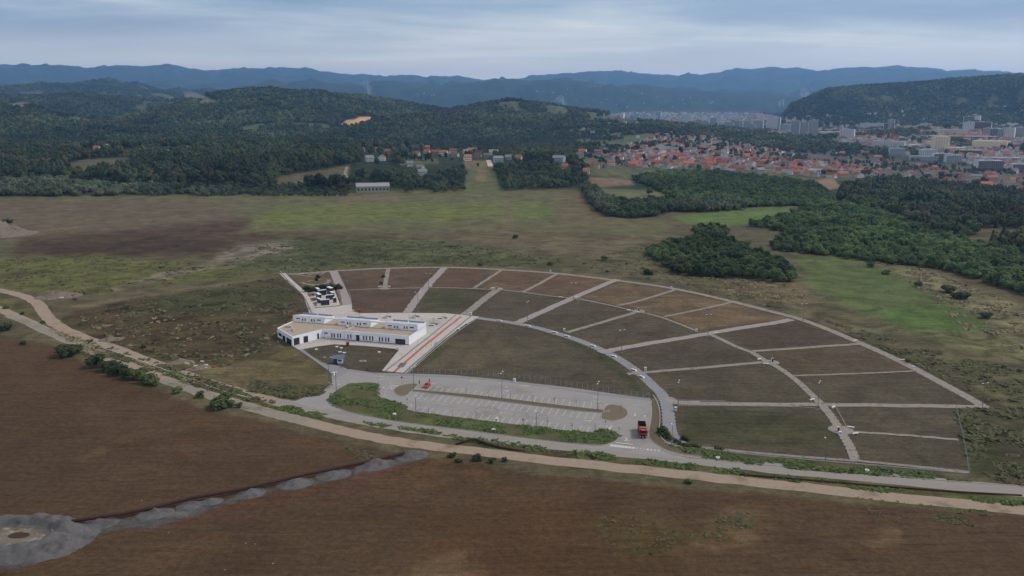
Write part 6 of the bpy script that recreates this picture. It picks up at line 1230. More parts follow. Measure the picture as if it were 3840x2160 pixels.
# the houses one can tell apart along the village ridge and the front of the town
HS = [('V',138,160,46,'red tiled','pink','leftmost'),('V',273,160,26,'orange tiled','cream','second from the left, small'),('V',355,175,40,'red tiled','pink','small, beside a white shed'),('V',200,245,70,'grey sheet','white','with a grey roof'),('V',310,240,70,'orange tiled','white','two-storey with a white gable'),('V',515,198,78,'brown tiled','white','with a pale gable end'),('V',618,198,46,'orange tiled','grey','beside the wood'),
      ('V',706,180,50,'orange tiled','cream','low, right of the small field'),('V',775,182,60,'red tiled','pink','broad'),('V',852,195,76,'orange tiled','white','broad, above the brown slope'),('V',935,180,64,'dark red tiled','white','tall'),('V',955,205,60,'brown tiled','grey','in front of a taller one'),('V',1062,238,66,'bright orange tiled','white','alone atop the green slope'),('V',1045,180,40,'grey sheet','cream','narrow'),('V',1095,165,60,'orange tiled','cream','on the skyline of the ridge'),
      ('V',1155,212,60,'dark red tiled','grey','in shade'),('V',1225,215,50,'brown tiled','grey','low and dark'),('V',1290,190,84,'grey sheet','white','large, with pale roof'),('V',1330,250,84,'grey sheet','pale blue','by the pale drive'),('V',1420,230,44,'grey sheet','pale blue','pale blue, narrow'),('V',1510,230,58,'orange tiled','cream','alone among trees'),('V',1780,190,64,'orange tiled','cream','left end of next group'),('V',1860,170,84,'orange tiled','white','large, second in the next group'),
      ('V',1865,245,110,'grey sheet','pale blue','large, turquoise-looking'),('V',1945,165,50,'red tiled','grey','behind the turquoise one'),('V',2010,175,60,'orange tiled','cream','mid next group'),('V',2075,175,66,'orange tiled','cream','right of the middle'),('V',2030,215,90,'brown tiled','grey','long and low in front'),('V',2210,180,70,'red tiled','grey','right of next group'),('V',2255,158,36,'grey sheet','white','small, white, on the slope'),('V',2420,155,44,'brown tiled','white','on the slope'),
      ('V',2270,225,66,'brown tiled','grey','low, in trees'),('V',1912,308,56,'orange tiled','cream','down by the wood, orange'),('V',2185,305,66,'red tiled','cream','wide, down by the wood'),('V',2105,350,46,'bright orange tiled','white','lowest, half hidden in trees'),('V',2325,280,70,'orange tiled','white','by the brown plot'),('V',2370,240,50,'orange tiled','white','upper one by the brown plot'),('V',2510,295,90,'orange tiled','tan','tan, three-storey'),('V',555,285,52,'grey sheet','white','hidden low by dark trees'),('V',650,320,60,'grey sheet','grey','upper of two terraced blocks'),('V',665,370,80,'grey sheet','white','lower of two terraced blocks'),('V',2555,310,60,'red tiled','grey','left edge of dense town'),
      ('W',270,385,110,'orange tiled','tan','left end of front row'),('W',520,385,140,'red tiled','bare brick','red-walled, large'),('W',600,440,100,'grey sheet','grey','grey gable in the front row'),('W',710,420,100,'red tiled','white','with a clean red roof, front row'),('W',905,400,130,'bright orange tiled','grey','bright orange, front row'),('W',1140,350,110,'orange tiled','grey','large hipped, second row'),('W',1185,400,110,'orange tiled','cream','front row, middle'),('W',1320,430,120,'red tiled','white','front row, with a long eave'),('W',1450,430,130,'bright orange tiled','grey','front row, bright gable'),
      ('W',1760,480,120,'grey sheet','grey','beside the tall dark tree'),('W',1860,455,120,'brown tiled','cream','right of the tall dark tree'),('W',2040,465,130,'red tiled','grey','with a white awning'),('W',2210,480,150,'dark red tiled','pink','wide, near the white villa'),('W',1230,260,150,'dark red tiled','tan','largest of the upper rows'),('W',740,300,140,'red tiled','white','upper row, red, left'),('W',730,265,120,'orange tiled','cream','top row, left'),('W',470,310,110,'orange tiled','white','white walled with balcony'),
      ('W',1640,190,70,'red tiled','cream','on the slope by itself'),('W',1065,190,70,'orange tiled','cream','beside the grey retaining wall'),('W',740,155,90,'orange tiled','white','large white, above the retaining wall'),('W',1080,65,70,'orange tiled','white','white, highest on the slope'),('W',1270,165,70,'grey sheet','white','small white gabled, slope'),('W',2280,95,110,'bright orange tiled','cream','orange, upper right'),('W',1835,270,80,'red tiled','white','with white gable, upper row right'),
      ('X',475,805,130,'orange tiled','tan','yellow-tan, beside the ploughed plot'),('X',665,815,110,'red tiled','white','gabled, beside the ploughed plot'),('X',890,600,90,'bright orange tiled','grey','alone below dark slope'),('X',740,540,80,'orange tiled','grey','on the slope, flat wide roof'),('X',345,530,80,'orange tiled','white','on the slope, left'),('X',395,690,130,'red tiled','white','in the middle row, white'),('X',2200,845,180,'orange tiled','tan','wide, at the far right front'),('X',2030,830,120,'grey sheet','cream','boxy, at the far right front'),('X',1810,800,110,'red tiled','tan','behind the conifers, right'),('X',2140,920,110,'bright orange tiled','cream','lowest, far right'),('X',2220,950,80,'orange tiled','white','small, edge of dark wood'),('X',1555,780,90,'red tiled','cream','half hidden by dark trees')]
rws = {'V': 'on the ridge', 'W': 'in the town', 'X': 'at the right'}
for r, x, y, pw, rk, wk, lb in HS:
    gx, gy, gz = hit1(r, x, y); R = math.hypot(gx, gy); s = REG[r][2]; w = max(7.5, min(17, pw/s/FOC*R*.92)); used.append((gx, gy))
    fl = 'two' if pw > 60 else 'one'; house(gx, gy, gz, rnd.uniform(-.5, .5)+(math.pi/2 if 'gable' in lb else 0), round(w), max(8, round(w*.8)), 5.6 if fl == 'two' else 4.2, 3.0, rk, wk, f'{wk} house with {rk} roof {rws[r]}, {lb}', 'houses of the village and town', 'hip' in lb, 4)
def fill(polys, n, lab, rks, wks, grp, size=(9, 13), gap=15, r=(1000, 4000), seed=0, wins=0):
    rs = random.Random(seed); c = 0; xs = [p[0] for p in polys]; ys = [p[1] for p in polys]
    X, Y, Z, px, py, rr = cand(r[0], r[1], gap, rad(32.5), seed); k = np.nonzero(inpoly(px, py, polys) & seen(X, Y, Z, 8.) & (px < 2590))[0]; rr.shuffle(k)
    for i in k:
        if c >= n: break
        if not free(X[i], Y[i], gap): continue
        rk = rs.choice(rks); wk = rs.choice(wks); w = rs.choice((8, 9, 10, 11, 12, 13)); w = min(max(w, size[0]), size[1]); near = lab
        house(X[i], Y[i], float(Z[i]), rs.choice((0, 1.57))+rs.uniform(-.4, .4), w, max(7, w-2), rs.choice((4.2, 5.6, 5.6)), rs.choice((2.6, 3.2)), rk, wk, f'{wk} house with {rk} roof {lab}', grp+f', {wk} under {rk}', rs.random() < .3, wins); c += 1
    return c
RKS = ['orange tiled', 'orange tiled', 'red tiled', 'red tiled', 'dark red tiled', 'brown tiled', 'bright orange tiled']; WK = ['white', 'white', 'cream', 'grey', 'pink', 'tan']
DENSE = [(1500,395),(1560,385),(1700,388),(1800,392),(1950,400),(2060,408),(2150,420),(2180,445),(2080,448),(1960,438),(1800,430),(1650,424),(1560,415)]
n1_ = fill(DENSE, 135, 'in the dense middle of the town', RKS, WK, 'houses in the dense town', (9, 13), 13.5, (1100, 2200), 21)
n2_ = fill([(1640,345),(1800,318),(1960,350),(2140,385),(2060,405),(1800,388),(1660,385)], 36, 'scattered on the slope above the dense town', RKS, WK, 'houses on the slope above the town', (8, 11), 26, (1300, 3200), 22)
n3_ = fill([(2100,395),(2250,400),(2380,425),(2590,450),(2590,495),(2400,470),(2260,452),(2160,445)], 44, 'among trees at the right-hand side of the town', RKS, WK, 'houses at the right side of the town', (9, 13), 16, (1000, 2600), 23)
n4_ = fill([(950,372),(1240,372),(1440,380),(1440,402),(1240,398),(950,392)], 16, 'between others on the village ridge', RKS[:4], WK, 'houses on the village ridge', (8, 10), 17, (1000, 2000), 24)
n5_ = fill([(205,368),(480,366),(490,386),(300,394),(205,394)], 7, 'among trees on the wooded left hill', ['orange tiled', 'brown tiled', 'grey sheet'], ['white', 'grey'], 'houses on the left hill', (8, 9), 30, (1000, 2600), 25)
print('houses', len(HS), n1_, n2_, n3_, n4_, n5_)
# distant houses beyond the count: one mass
def far_houses(name, zones, label, mt, seed):
    rs = np.random.RandomState(seed); VV = []; FF = []; MM = []; b = 0
    for poly, n, (r0, r1), sz, gap in zones:
        X, Y, Z, px, py, rr = cand(r0, r1, gap, rad(33), seed); k = np.nonzero(inpoly(px, py, poly) & seen(X, Y, Z, 6.))[0]; rr.shuffle(k)
        for i in k[:n]:
            w, d, h = sz*rs.uniform(.8, 1.4), sz*rs.uniform(.6, 1.), sz*rs.uniform(.4, .7); a = rs.uniform(0, 3.1); ca, sa = math.cos(a), math.sin(a); rh = h*.5
            L_ = [(-w/2,-d/2,-3),(w/2,-d/2,-3),(w/2,d/2,-3),(-w/2,d/2,-3),(-w/2,-d/2,h),(w/2,-d/2,h),(w/2,d/2,h),(-w/2,d/2,h),(-w/2,0,h+rh),(w/2,0,h+rh),(-w/2-.5,-d/2-.6,h-.2),(w/2+.5,-d/2-.6,h-.2),(w/2+.5,d/2+.6,h-.2),(-w/2-.5,d/2+.6,h-.2),(-w/2-.5,0,h+rh+.2),(w/2+.5,0,h+rh+.2)]
            VV += [(X[i]+x*ca-y*sa, Y[i]+x*sa+y*ca, Z[i]+z) for x, y, z in L_]; wm_ = rs.choice([0, 0, 1]); rm_ = rs.choice([2, 2, 3, 3, 4]) if rs.rand() < .78 else 5
            for f, q in (((0,1,5,4),wm_),((1,2,6,5),wm_),((2,3,7,6),wm_),((3,0,4,7),wm_),((4,8,7),wm_),((5,6,9),wm_),((10,11,15,14),rm_),((14,15,12,13),rm_)): FF.append([b+v for v in f]); MM.append(q)
            b += 16
    me = bpy.data.meshes.new(name); me.from_pydata(VV, [], FF); me.polygons.foreach_set('material_index', MM)
    for m in mt: me.materials.append(m)
    o = link(name, me); tag(o, label, 'houses', kind='stuff'); return o
fm = [m_wall['white'], m_wall['cream'], m_roof['orange tiled'], m_roof['red tiled'], m_roof['brown tiled'], m_roof['grey sheet']]
far_houses('distant_houses', [([(1900,318),(1960,300),(2300,322),(2576,330),(2576,352),(2300,345),(1950,345)], 620, (2300, 4500), 11, 17), ([(1960,300),(2150,280),(2400,270),(2576,262),(2576,330),(2060,318)], 150, (2600, 4400), 11, 34), ([(1480,302),(1560,285),(1880,284),(1960,296),(1950,318),(1700,318)], 900, (3800, 9000), 15, 26), ([(980,232),(1060,230),(1110,240),(1050,245)], 22, (4000, 9000), 9, 60), ([(1330,225),(1480,215),(1750,240),(1850,262),(1480,290),(1380,262)], 45, (4600, 9400), 10, 90),
    ([(2100,345),(2300,330),(2576,345),(2576,440),(2350,395),(2150,380)], 750, (1700, 3500), 11, 17), ([(1560,372),(1700,330),(1800,318),(1960,345),(2060,395),(1700,385)], 260, (1400, 3000), 9.5, 16), ([(1420,335),(1520,312),(1620,312),(1760,318),(1960,346),(1900,360),(1600,350)], 120, (1500, 3200), 10, 30), (DENSE, 200, (1100, 2200), 9, 15)], 'mass of small distant houses of the town and the hillsides', fm, 31)
# ------------------------------------------------------------------ town blocks
def facade(name, wallc, bandc, sc, vert):
    m = bpy.data.materials.new(name); m.use_nodes = True; t = m.node_tree; b = t.nodes['Principled BSDF']; l = t.links.new; b.inputs['Roughness'].default_value = .8
    o = t.nodes.new('ShaderNodeTexCoord').outputs['Object']; s = t.nodes.new('ShaderNodeSeparateXYZ'); l(o, s.inputs[0])
    fz = M('FRACT', M('DIVIDE', s.outputs[2], 3.0, nt_=t), nt_=t); fx = M('FRACT', M('DIVIDE', M('ADD', s.outputs[0], s.outputs[1], nt_=t), sc, nt_=t), nt_=t)
    a = M('MULTIPLY', M('GREATER_THAN', fz, .38, nt_=t), M('GREATER_THAN', fx, vert, nt_=t), nt_=t); mx = t.nodes.new('ShaderNodeMixRGB'); l(a, mx.inputs[0]); mx.inputs[1].default_value = (*wallc, 1); mx.inputs[2].default_value = (*bandc, 1); l(mx.outputs[0], b.inputs['Base Color']); return m
m_fw = facade('white_block_facade', col(200,200,200), col(120,124,130), 4.2, .45); m_fg = facade('grey_block_facade', col(160,160,162), col(92,96,104), 3.6, .4); m_fd = facade('dark_block_facade', col(120,112,110), col(60,60,66), 4.0, .3)
m_fc = facade('cream_block_facade', col(208,190,164), col(170,152,128), 6., .5); m_cream = mat('cream_panel', col(214,196,168), .8, .05, .3); m_blockw = mat('pale_block_wall', col(205,205,206), .8, .05, .3); m_flat = mat('flat_roof_grey', col(170,170,172), .9, .1, .2); m_br = facade('brown_block_facade', col(104,76,66), col(60,46,44), 4., .4)
def block(r, x, y, pw, ph, dep, mt, label, cat='apartment block', name='apartment_block', tilt=None, side=None, grp=None, roofm=None, extra=True):
    """upright block whose front foot is at that place; width and height follow from its distance"""
    gx, gy, gz = hit1(r, x, y); R = math.hypot(gx, gy); s = REG[r][2]; w = pw/s/FOC*R; h = ph/s/FOC*R*1.0; t = empty(name, (gx, gy, gz), -math.atan2(gx, gy)+(tilt if tilt is not None else rnd.uniform(-.25, .25)))
    m = MB(); m.add([(-w/2,0,-4),(w/2,0,-4),(w/2,dep,-4),(-w/2,dep,-4),(-w/2,0,h),(w/2,0,h),(w/2,dep,h),(-w/2,dep,h)], [(0,1,5,4),(2,3,7,6)]); m.build('front_wall', mt, t)
    MB().add([(w/2,0,-4),(w/2,dep,-4),(w/2,dep,h),(w/2,0,h)], [(0,1,2,3)]).build('end_wall', side or m_blockw, t); MB().add([(-w/2,dep,-4),(-w/2,0,-4),(-w/2,0,h),(-w/2,dep,h)], [(0,1,2,3)]).build('end_wall', side or m_blockw, t)
    rf = MB().box(-w/2-.2, w/2+.2, -.2, dep+.2, h, h+.9).build('roof', roofm or m_flat, t)
    if extra: MB().box(-w*.12, w*.12, dep*.3, dep*.7, h+.9, h+3.4).build('lift_housing', roofm or m_flat, rf)
    tag(t, label, cat, grp); used.append((gx, gy)); return t, w, h
D = lambda y: y
for a in (('X',145,365,95,190,16,m_fg,'tall grey tower with white edge, left of the pale slab'), ('X',40,340,80,150,14,m_fg,'grey tower cut behind the tallest one at the left'), ('X',530,380,150,105,18,m_fw,'white slab block with bare fields around it, left of the chimney'), ('X',765,260,140,62,16,m_fw,'long white block left of the chimney, row one'), ('X',890,265,120,66,16,m_fw,'long white block left of the chimney, row two'), ('X',1040,275,70,110,16,m_fg,'blue-grey tower behind the chimney'), ('X',985,280,40,75,14,m_br,'small brown block behind the chimney'), ('X',1120,285,50,55,14,m_fg,'low grey block right of the chimney'),
    ('X',1445,250,110,48,14,m_fw,'white low block under the right-hand hill'), ('X',1935,290,100,95,18,m_fw,'white lower part of the tall hotel-like tower'), ('X',1940,205,95,78,18,m_fd,'dark tower with white bands, tallest on the right'), ('X',2025,195,60,72,18,m_blockw,'white blank slab attached to the tallest tower'), ('X',2075,290,180,95,18,m_br,'dark brown block beside the tallest tower'), ('X',2150,350,90,85,16,m_fg,'grey block left in the right-hand row'), ('X',2240,360,90,88,16,m_fd,'dark-banded block in the right-hand row'), ('X',2310,385,70,105,16,m_fg,'grey block with white end in the right-hand row'), ('X',2395,390,90,120,16,m_fw,'tall white block in the right-hand row'), ('X',2520,380,110,118,16,m_fg,'grey block at the right edge'), ('X',2550,440,80,50,14,m_fw,'low white block at the right edge'),
    ('X',1010,500,310,88,22,m_fw,'long white hospital-like block with ribbon windows'), ('X',1120,560,150,70,18,m_fg,'grey lower wing in front of the long white block'), ('X',1630,560,0,0,0,None,'')):
    if a[6] is None: continue
    block(*a, grp='large blocks of the town')
block('X',1625,540,150,165,26,m_fc,'tall cream mill building, highest of the cream group','industrial building','industrial_building',.3,m_cream,None,m_cream); block('X',1520,480,90,66,18,m_cream,'low cream annex left of the tall mill','industrial building','industrial_building',.3,m_cream,None,m_cream,False); block('X',1780,545,200,62,22,m_fc,'long cream wing with ribbon windows right of the tall mill','industrial building','industrial_building',.2,m_cream,None,m_cream,False)
block('X',2170,500,310,88,30,m_cream,'large windowless cream hall with a flat roof','industrial building','industrial_building',-.1,m_cream,None,m_cream,False); block('X',1470,570,160,60,18,m_fw,'white block in front of the arched hall','office block','office_block',.2); block('X',1640,625,170,70,18,m_fd,'grey weathered apartment block, left of a pair','apartment block','apartment_block',.35,None,'weathered blocks'); block('X',1770,645,150,72,18,m_fg,'grey weathered apartment block, right of a pair','apartment block','apartment_block',.35,None,'weathered blocks')
block('X',1420,625,270,45,20,m_fg,'long low grey block in front of the weathered pair','office block','office_block',.05,None,None,None,False); block('X',1960,575,200,62,18,m_br,'dark brown block in front of the cream wing','office block','office_block',0,None,None,None,False); block('X',2190,735,240,95,26,m_fd,'long grey apartment block in front at the right','apartment block','apartment_block',.4); block('X',2330,640,330,42,26,m_fg,'very long low grey hall roof at the right','industrial building','industrial_building',.25,None,None,None,False); block('X',2540,760,150,80,22,m_fd,'grey apartment block cut by the right edge','apartment block','apartment_block',.3)
block('X',1900,385,680,36,34,m_fd,'very long low dark hall across the plain','industrial building','industrial_building',-.05,None,None,m_flat,False); block('X',1720,330,330,55,20,m_fc,'long low tan building behind the long hall','industrial building','industrial_building',0,m_cream,None,None,False); block('X',1410,370,220,30,18,m_br,'low dark shed left of the long hall','industrial building','industrial_building',0,None,None,None,False); block('X',330,315,230,22,30,m_cream,'low yellow-roofed hall right of the tall tower','industrial building','industrial_building',0,None,None,m_cream,False); block('X',810,320,110,32,18,m_fc,'low tan building left of the chimney','industrial building','industrial_building',0,m_cream,None,m_cream,False); block('X',800,400,190,24,26,m_fg,'low grey hall below the chimney','industrial building','industrial_building',0,None,None,None,False)
for x, y, w in ((1270,470,120),(1330,530,140),(1420,465,110),(1290,500,150)): block('X', x, y, w, 24, 24, m_blockw, 'low white-roofed shed among the industrial halls', 'industrial building', 'industrial_shed', .1, None, 'low white-roofed sheds', m_blockw, False)
gx, gy, gz = hit1('X', 1540, 545); R = math.hypot(gx, gy); w = 190/3.0667/FOC*R; t = empty('arched_hall', (gx, gy, gz), .35); tag(t, 'white hall with an arched barrel roof in front of the cream mill', 'industrial building'); m = MB(); n = 12; hh = 8
arc = [(-w*.28*math.cos(math.pi*i/n), hh*.5+9*math.sin(math.pi*i/n)) for i in range(n+1)]
m.add([(-w/2, y+w*.28, z) for y, z in arc]+[(w/2, y+w*.28, z) for y, z in arc], [(i, i+1, n+2+i, n+1+i) for i in range(n)]+[list(range(n+1))[::-1], list(range(n+1, 2*n+2))]); m.build('barrel_roof', m_blockw, t); MB().box(-w/2,w/2,0,w*.56,-4,hh*.5).build('wall', m_cream, t)
gx, gy, gz = hit1('X', 1055, 405); R = math.hypot(gx, gy); h = 195/3.0667/FOC*R; o = empty('factory_chimney', (gx, gy, gz)); MB().tube([(0,0,-3),(0,0,h)], [2.6, 1.7], 12).build('shaft', mat('brown_chimney', col(122,92,78), .9, .1, .3), o); MB().tube([(0,0,h-1.5),(0,0,h)], 2.0, 12).build('rim', m_br, o); tag(o, 'tall thin brown factory chimney in the middle of the town', 'chimney')
gx, gy, gz = hit1('Y', 1507, 212); o = empty('radio_mast', (gx, gy, gz)); MB().tube([(0,0,-3),(0,0,36)], [1.2,.5], 6).build('mast_pole', m_metal, o); MB().tube([(0,0,24),(0,0,27)], 1.4, 8).build('dish_ring', m_lampw, o); tag(o, 'thin radio mast on the crest of the right-hand hill', 'mast')
# towers of the far centre
for x, y, pw, ph in ((660,535,45,62),(640,530,50,58),(610,520,60,50),(740,540,60,70),(760,530,30,70),(835,535,70,85),(870,530,36,80),(930,545,70,50),(995,565,55,92),(700,545,40,50),(470,480,34,50),(330,505,40,45),(380,510,40,40),(250,470,28,40),(50,465,38,60),(30,470,30,40),(540,525,50,45),(280,500,50,30),(430,500,40,50),(905,360,20,40),(880,365,16,30)):
    block('Y', x, y, pw, ph, 18, rnd.choice((m_fw, m_fg, m_fg)), 'pale tower block in the hazy far centre of the town', 'apartment block', 'tower_block', None, None, 'tower blocks of the far centre')
for x, y, pw, ph in ((1960,445,10,26),(2080,448,26,30),(2125,445,22,22),(2235,450,26,34),(2330,462,36,58),(2360,466,26,30),(2180,445,40,18),(2540,490,40,60),(2500,485,40,30)):
    block('O', x, y, pw, ph, 18, rnd.choice((m_fw, m_fg)), 'small pale block far off at the foot of the blue hills', 'apartment block', 'tower_block', None, None, 'pale blocks at the foot of the blue hills')
# grey-roofed barn at the meadow edge, white villa, pale drive, retaining wall
gx, gy, gz = hit1('V', 232, 520); R = math.hypot(gx, gy); w = 280/2.3418/FOC*R; t = empty('long_barn', (gx, gy, gz), -math.atan2(gx, gy)+.05); tag(t, 'long pale concrete barn with a grey sheet roof at the meadow edge', 'barn'); hb_ = 7.5
MB().box(-w/2,w/2,0,12,-2,hb_).build('wall', mat('bare_concrete_wall', col(150,146,142), .9, .15, .4), t); m = MB(); m.add([(-w/2-.6,-.8,hb_-.3),(w/2+.6,-.8,hb_-.3),(w/2+.6,6,hb_+3.4),(-w/2-.6,6,hb_+3.4),(w/2+.6,12.8,hb_-.3),(-w/2-.6,12.8,hb_-.3)], [(0,1,2,3),(3,2,4,5),(1,4,2),(0,3,5)]); m.build('roof', mat('weathered_grey_sheet', col(150,148,148), .8, .12, .5), t)
for k in range(9): MB().box(-w/2+w*(k+.3)/9,-w/2+w*(k+.75)/9,-.06,0,2.5,5).build('window', m_glass, t)
gx, gy, gz = hit1('X', 195, 790); t = empty('modern_villa', (gx, gy, gz), .1); tag(t, 'boxy white modern villa with tall dark windows above the ploughed plot', 'house'); MB().box(-13,10,0,12,-2,8.5).build('wall', m_white, t); MB().box(10,15,2,12,-2,4).build('annex', m_white, t); MB().box(-13.4,10.4,-.6,12.4,8.5,9.1).build('roof', m_flat, t)
for k in range(3):
    for z in (.6, 4.8): MB().box(-1+k*3.4,.9+k*3.4,-.08,0,z,z+2.9).build('window', m_glass, t)
gx, gy, gz = hit1('X', 915, 895); t = empty('white_van', (gx, gy, gz), 1.9); tag(t, 'white van parked in a clearing beside the conifer wood', 'van'); m = MB(); loft(m, [sec(-3.4,.8,.4,1.1,.8), sec(-3.1,1.1,.3,1.4,1.0), sec(-2.3,1.15,.3,1.7,1.0), sec(-1.6,1.15,.3,2.7,1.0), sec(3.2,1.15,.3,2.8,1.0), sec(3.4,1.1,.35,2.6,.95)]); m.build('body', m_white, t, True); quad(t, 'windscreen', [(-.9,-2.3,1.75),(.9,-2.3,1.75),(.85,-1.68,2.55),(-.85,-1.68,2.55)], m_glass)
for s in (-1, 1):
    for y in (-2.1, 2.1): wheel(t, s*1.02, y, .4, .25)
def drape(name, r, pts, w, mt, up=.4):
    mb = MB(); P = [Vector(hit1(r, *p)) for p in pts]
    Q = []
    for a, b2 in zip(P, P[1:]): Q += [a.lerp(b2, i/10) for i in range(10)]
    Q.append(P[-1]); vs = []
    for i, p in enumerate(Q):
        tgv = (Q[min(i+1, len(Q)-1)]-Q[max(i-1, 0)]); tgv.z = 0; tgv.normalize(); nn = Vector((-tgv.y, tgv.x, 0))*w/2
        for s in (1, -1): q = p+nn*s; vs.append((q.x, q.y, float(height(np.array([q.x]), np.array([q.y]))[0])+up))
    mb.add(vs, [(2*i, 2*i+1, 2*i+3, 2*i+2) for i in range(len(Q)-1)]); tag(mb.build(name, mt), kind='structure')
drape('concrete_drive', 'V', [(1262,293),(1255,265),(1245,238)], 7, m_conc); drape('farm_track', 'U', [(2410,912),(2395,870),(2380,830),(2395,785)], 4, m_gravel); drape('street', 'X', [(470,580),(440,550),(415,525)], 6, m_conc); drape('street', 'W', [(2045,245),(2090,170),(2150,95)], 6, m_conc)
gx, gy, gz = hit1('W', 600, 215); o = MB().add([(-55,0,-3),(0,-3,-3),(55,0,-3),(55,6,2),(30,6,8),(0,6,11),(-25,6,7),(-55,6,1)], [(0,1,2,3,4,5,6,7)]).build('retaining_wall', m_conc); o.location = (gx, gy, gz); tag(o, 'pale grey sprayed-concrete retaining slope above the dense town', 'retaining wall')
# woods round the houses and over the hills, kept off the houses and out of their yards
UX = np.array(used)
def yard(X, Y):
    k = np.ones(X.shape, bool)
    for hx, hy in UX:
        R0 = math.hypot(hx, hy); dx, dy = -hx/R0, -hy/R0; u = (X-hx)*dx+(Y-hy)*dy; v = np.abs((X-hx)*dy-(Y-hy)*dx); k &= ~((u > -9) & (u < 46) & (v < 10))
    return k
# conifers
cs = src_of(K_pine, [spot(2140,500,1.), spot(2180,512,1.), spot(2260,540,1.)], 'tall dark conifer at the edge of the black wood on the right', 'tree', 'edge conifers', 'conifer_tree')
X, Y, Z, px, py, rs = cand(560, 1500, 6.2, rad(34), 8); k = inpoly(px, py, CONIF) & (fbm(X/40, Y/40, 9, 3) > .40) & ~inpoly(px, py, [(2250,508),(2340,505),(2345,525),(2255,530)]); i = np.nonzero(k)[0]; j = i[rs.rand(len(i)) < .13]; i2 = np.setdiff1d(i, j); i2 = i2[yard(X[i2], Y[i2])]; j = j[yard(X[j], Y[j])]
scatter('conifer_wood', cs, X[j], Y[j], Z[j], rs.uniform(.5, 1.05, len(j)), 'dark conifer wood on the right', 'wood', 9)
ws = src_of(K_wood, [spot(930,478,.8), spot(1100,476,.85), spot(1300,470,.85), spot(1450,466,.85)], 'broad dark tree standing at the upper edge of the yellow-green meadow', 'tree', 'trees at the meadow edge', 'broadleaf_tree')
X2, Y2, Z2, px2, py2, rs2 = cand(900, 2400, 9.3, rad(34), 10)
g2 = fbm(X2/60, Y2/60, 12, 3); k = (inpoly(px2, py2, LEFTW) | inpoly(px2, py2, MIDW)) & ~many(px2, py2, CLEAR) & ~(inpoly(px2, py2, [(880,440),(1168,420),(1168,490),(880,490)]) & (g2 < .36))
hid = (np.hypot(X2, Y2) > 1250) & (px2 < 1450) & ~many(px2, py2, CLEAR+HCLEAR)
townish = inpoly(px2, py2, TOWN) | inpoly(px2, py2, [(900,370),(1440,370),(1440,425),(900,425)])
sl = (px2 > 1230) & (py2 < 425) & (py2 > 300) & ~townish & (g2 > .55) & ~many(px2, py2, HCLEAR) & ~inpoly(px2, py2, FARTOWN)
tsp = townish & (fbm(X2/30, Y2/30, 19, 3) > .53) & (rs2.rand(len(X2)) < .32)
k = (k | hid | sl | tsp) & seen(X2, Y2, Z2); k[k] &= yard(X2[k], Y2[k]); i3 = np.nonzero(k)[0]
XX = np.concatenate([X[i2], X2[i3]]); YY = np.concatenate([Y[i2], Y2[i3]]); ZZ = np.concatenate([Z[i2], Z2[i3]])
scatter('woodland', ws, XX, YY, ZZ, (.42+.62*rs2.rand(len(XX))**1.3)*np.where((np.hypot(XX, YY) < 1700) & (XX < -150), 1.3, .95), 'dark mixed woodland beyond the meadow and between the houses', 'woodland', 11)
# hills
fs = src_of(K_far, [spot(20,492,.7), spot(150,490,.7), spot(330,488,.7), spot(420,489,.7)], 'bushy green tree at the far left edge of the meadow', 'tree', 'bushy trees at the far left meadow edge', 'broadleaf_tree')
X, Y, Z, px, py, rs = cand(2300, 7000, 11., rad(33.5), 14); g = fbm(X/140, Y/140, 16, 4)
k = ~many(px, py, HCLEAR) & ~(inpoly(px, py, FARTOWN) & ((g < .62) | (py < 306))) & (g > .335) & seen(X, Y, Z, 16.); k &= (np.hypot(X, Y) < 4700) | (rs.rand(len(X)) < .5); i = np.nonzero(k)[0]
scatter('hill_forest', fs, X[i], Y[i], Z[i], rs.uniform(.6, 1.4, len(i)), 'continuous forest over the hills', 'forest', 15)
print('trees', len(XX), len(i))
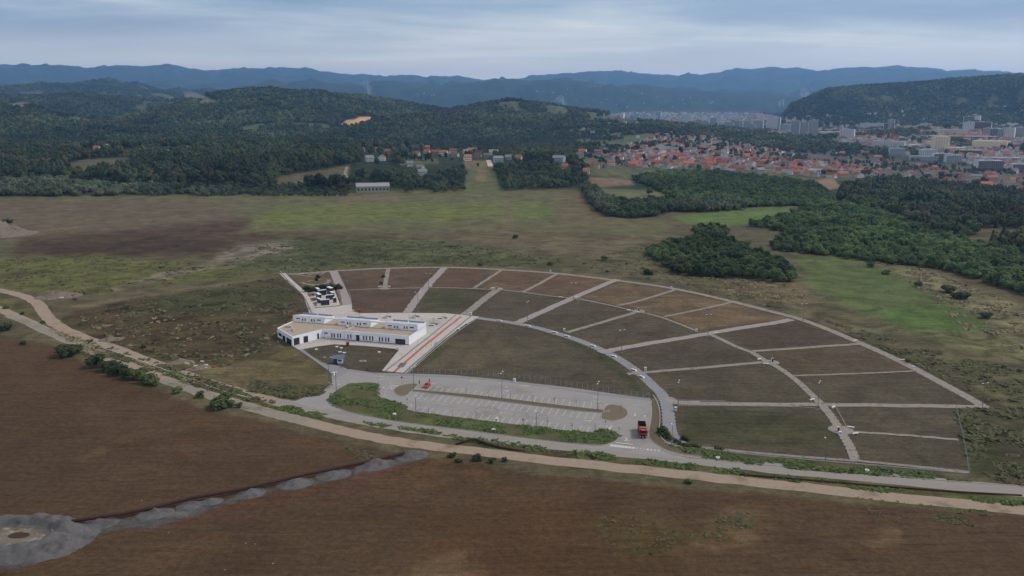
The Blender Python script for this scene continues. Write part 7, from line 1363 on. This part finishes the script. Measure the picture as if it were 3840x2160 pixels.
# ------------------------------------------------------------------ smoke and air
def smoke(r, x, y, w, h, lean, label):
    gx, gy, gz = hit1(r, x, y); R = math.hypot(gx, gy); k = 1/REG[r][2]/FOC*R; w *= k; h *= k; lean *= k
    m = MB(); m.tube([(lean*t*t, 0, h*t-5) for t in (0, .2, .45, .7, 1)], [w*.18, w*.3, w*.5, w*.7, w*.9], 10)
    o = m.build('smoke_plume', None, None); o.data.materials.clear(); mt = bpy.data.materials.new('smoke'); mt.use_nodes = True; t = mt.node_tree; t.nodes.clear(); ou = t.nodes.new('ShaderNodeOutputMaterial'); v = N(t, 'ShaderNodeVolumePrincipled', i_Color=(.85, .9, .96, 1), i_Density=.9/w); tcx = t.nodes.new('ShaderNodeTexCoord'); sp3 = t.nodes.new('ShaderNodeSeparateXYZ'); t.links.new(tcx.outputs['Generated'], sp3.inputs[0])
    nz = N(t, 'ShaderNodeTexNoise', i_Scale=5., i_Detail=4.); t.links.new(tcx.outputs['Generated'], nz.inputs[0]); a = M('MULTIPLY', M('MAXIMUM', M('MULTIPLY_ADD', nz.outputs[0], 6., -2.6, nt_=t), 0., nt_=t), M('POWER', M('SUBTRACT', 1., sp3.outputs[2], nt_=t), 1.3, nt_=t), nt_=t)
    t.links.new(M('MULTIPLY', a, 1.1/w, nt_=t), v.inputs['Density']); t.links.new(v.outputs[0], ou.inputs['Volume']); o.data.materials.append(mt); o.location = (gx, gy, gz); tag(o, label, 'smoke', 'smoke plumes over the valley', 'stuff')
smoke('O', 345, 295, 46, 110, -34, 'thin white smoke rising from the left valley'); smoke('O', 1690, 365, 40, 70, -44, 'thin white smoke drifting over the middle valley'); smoke('Y', 1030, 320, 60, 50, 50, 'small white smoke cloud at the foot of the right-hand hill')
hzm = bpy.data.materials.new('haze'); hzm.use_nodes = True; t = hzm.node_tree; t.nodes.clear(); ou = t.nodes.new('ShaderNodeOutputMaterial'); v = N(t, 'ShaderNodeVolumePrincipled', i_Color=(.34, .62, 1., 1), i_Density=HAZE, i_Anisotropy=.66); t.links.new(v.outputs[0], ou.inputs['Volume'])
zmin = float(GZ.min()); zmax = float(GZ.max())
hz_ = MB().box(-20500, 20500, -900, 20500, zmin-1-12, max(zmax, CAM_H)+45).build('haze', hzm); hz_.display_type = 'WIRE'; tag(hz_, kind='stuff')
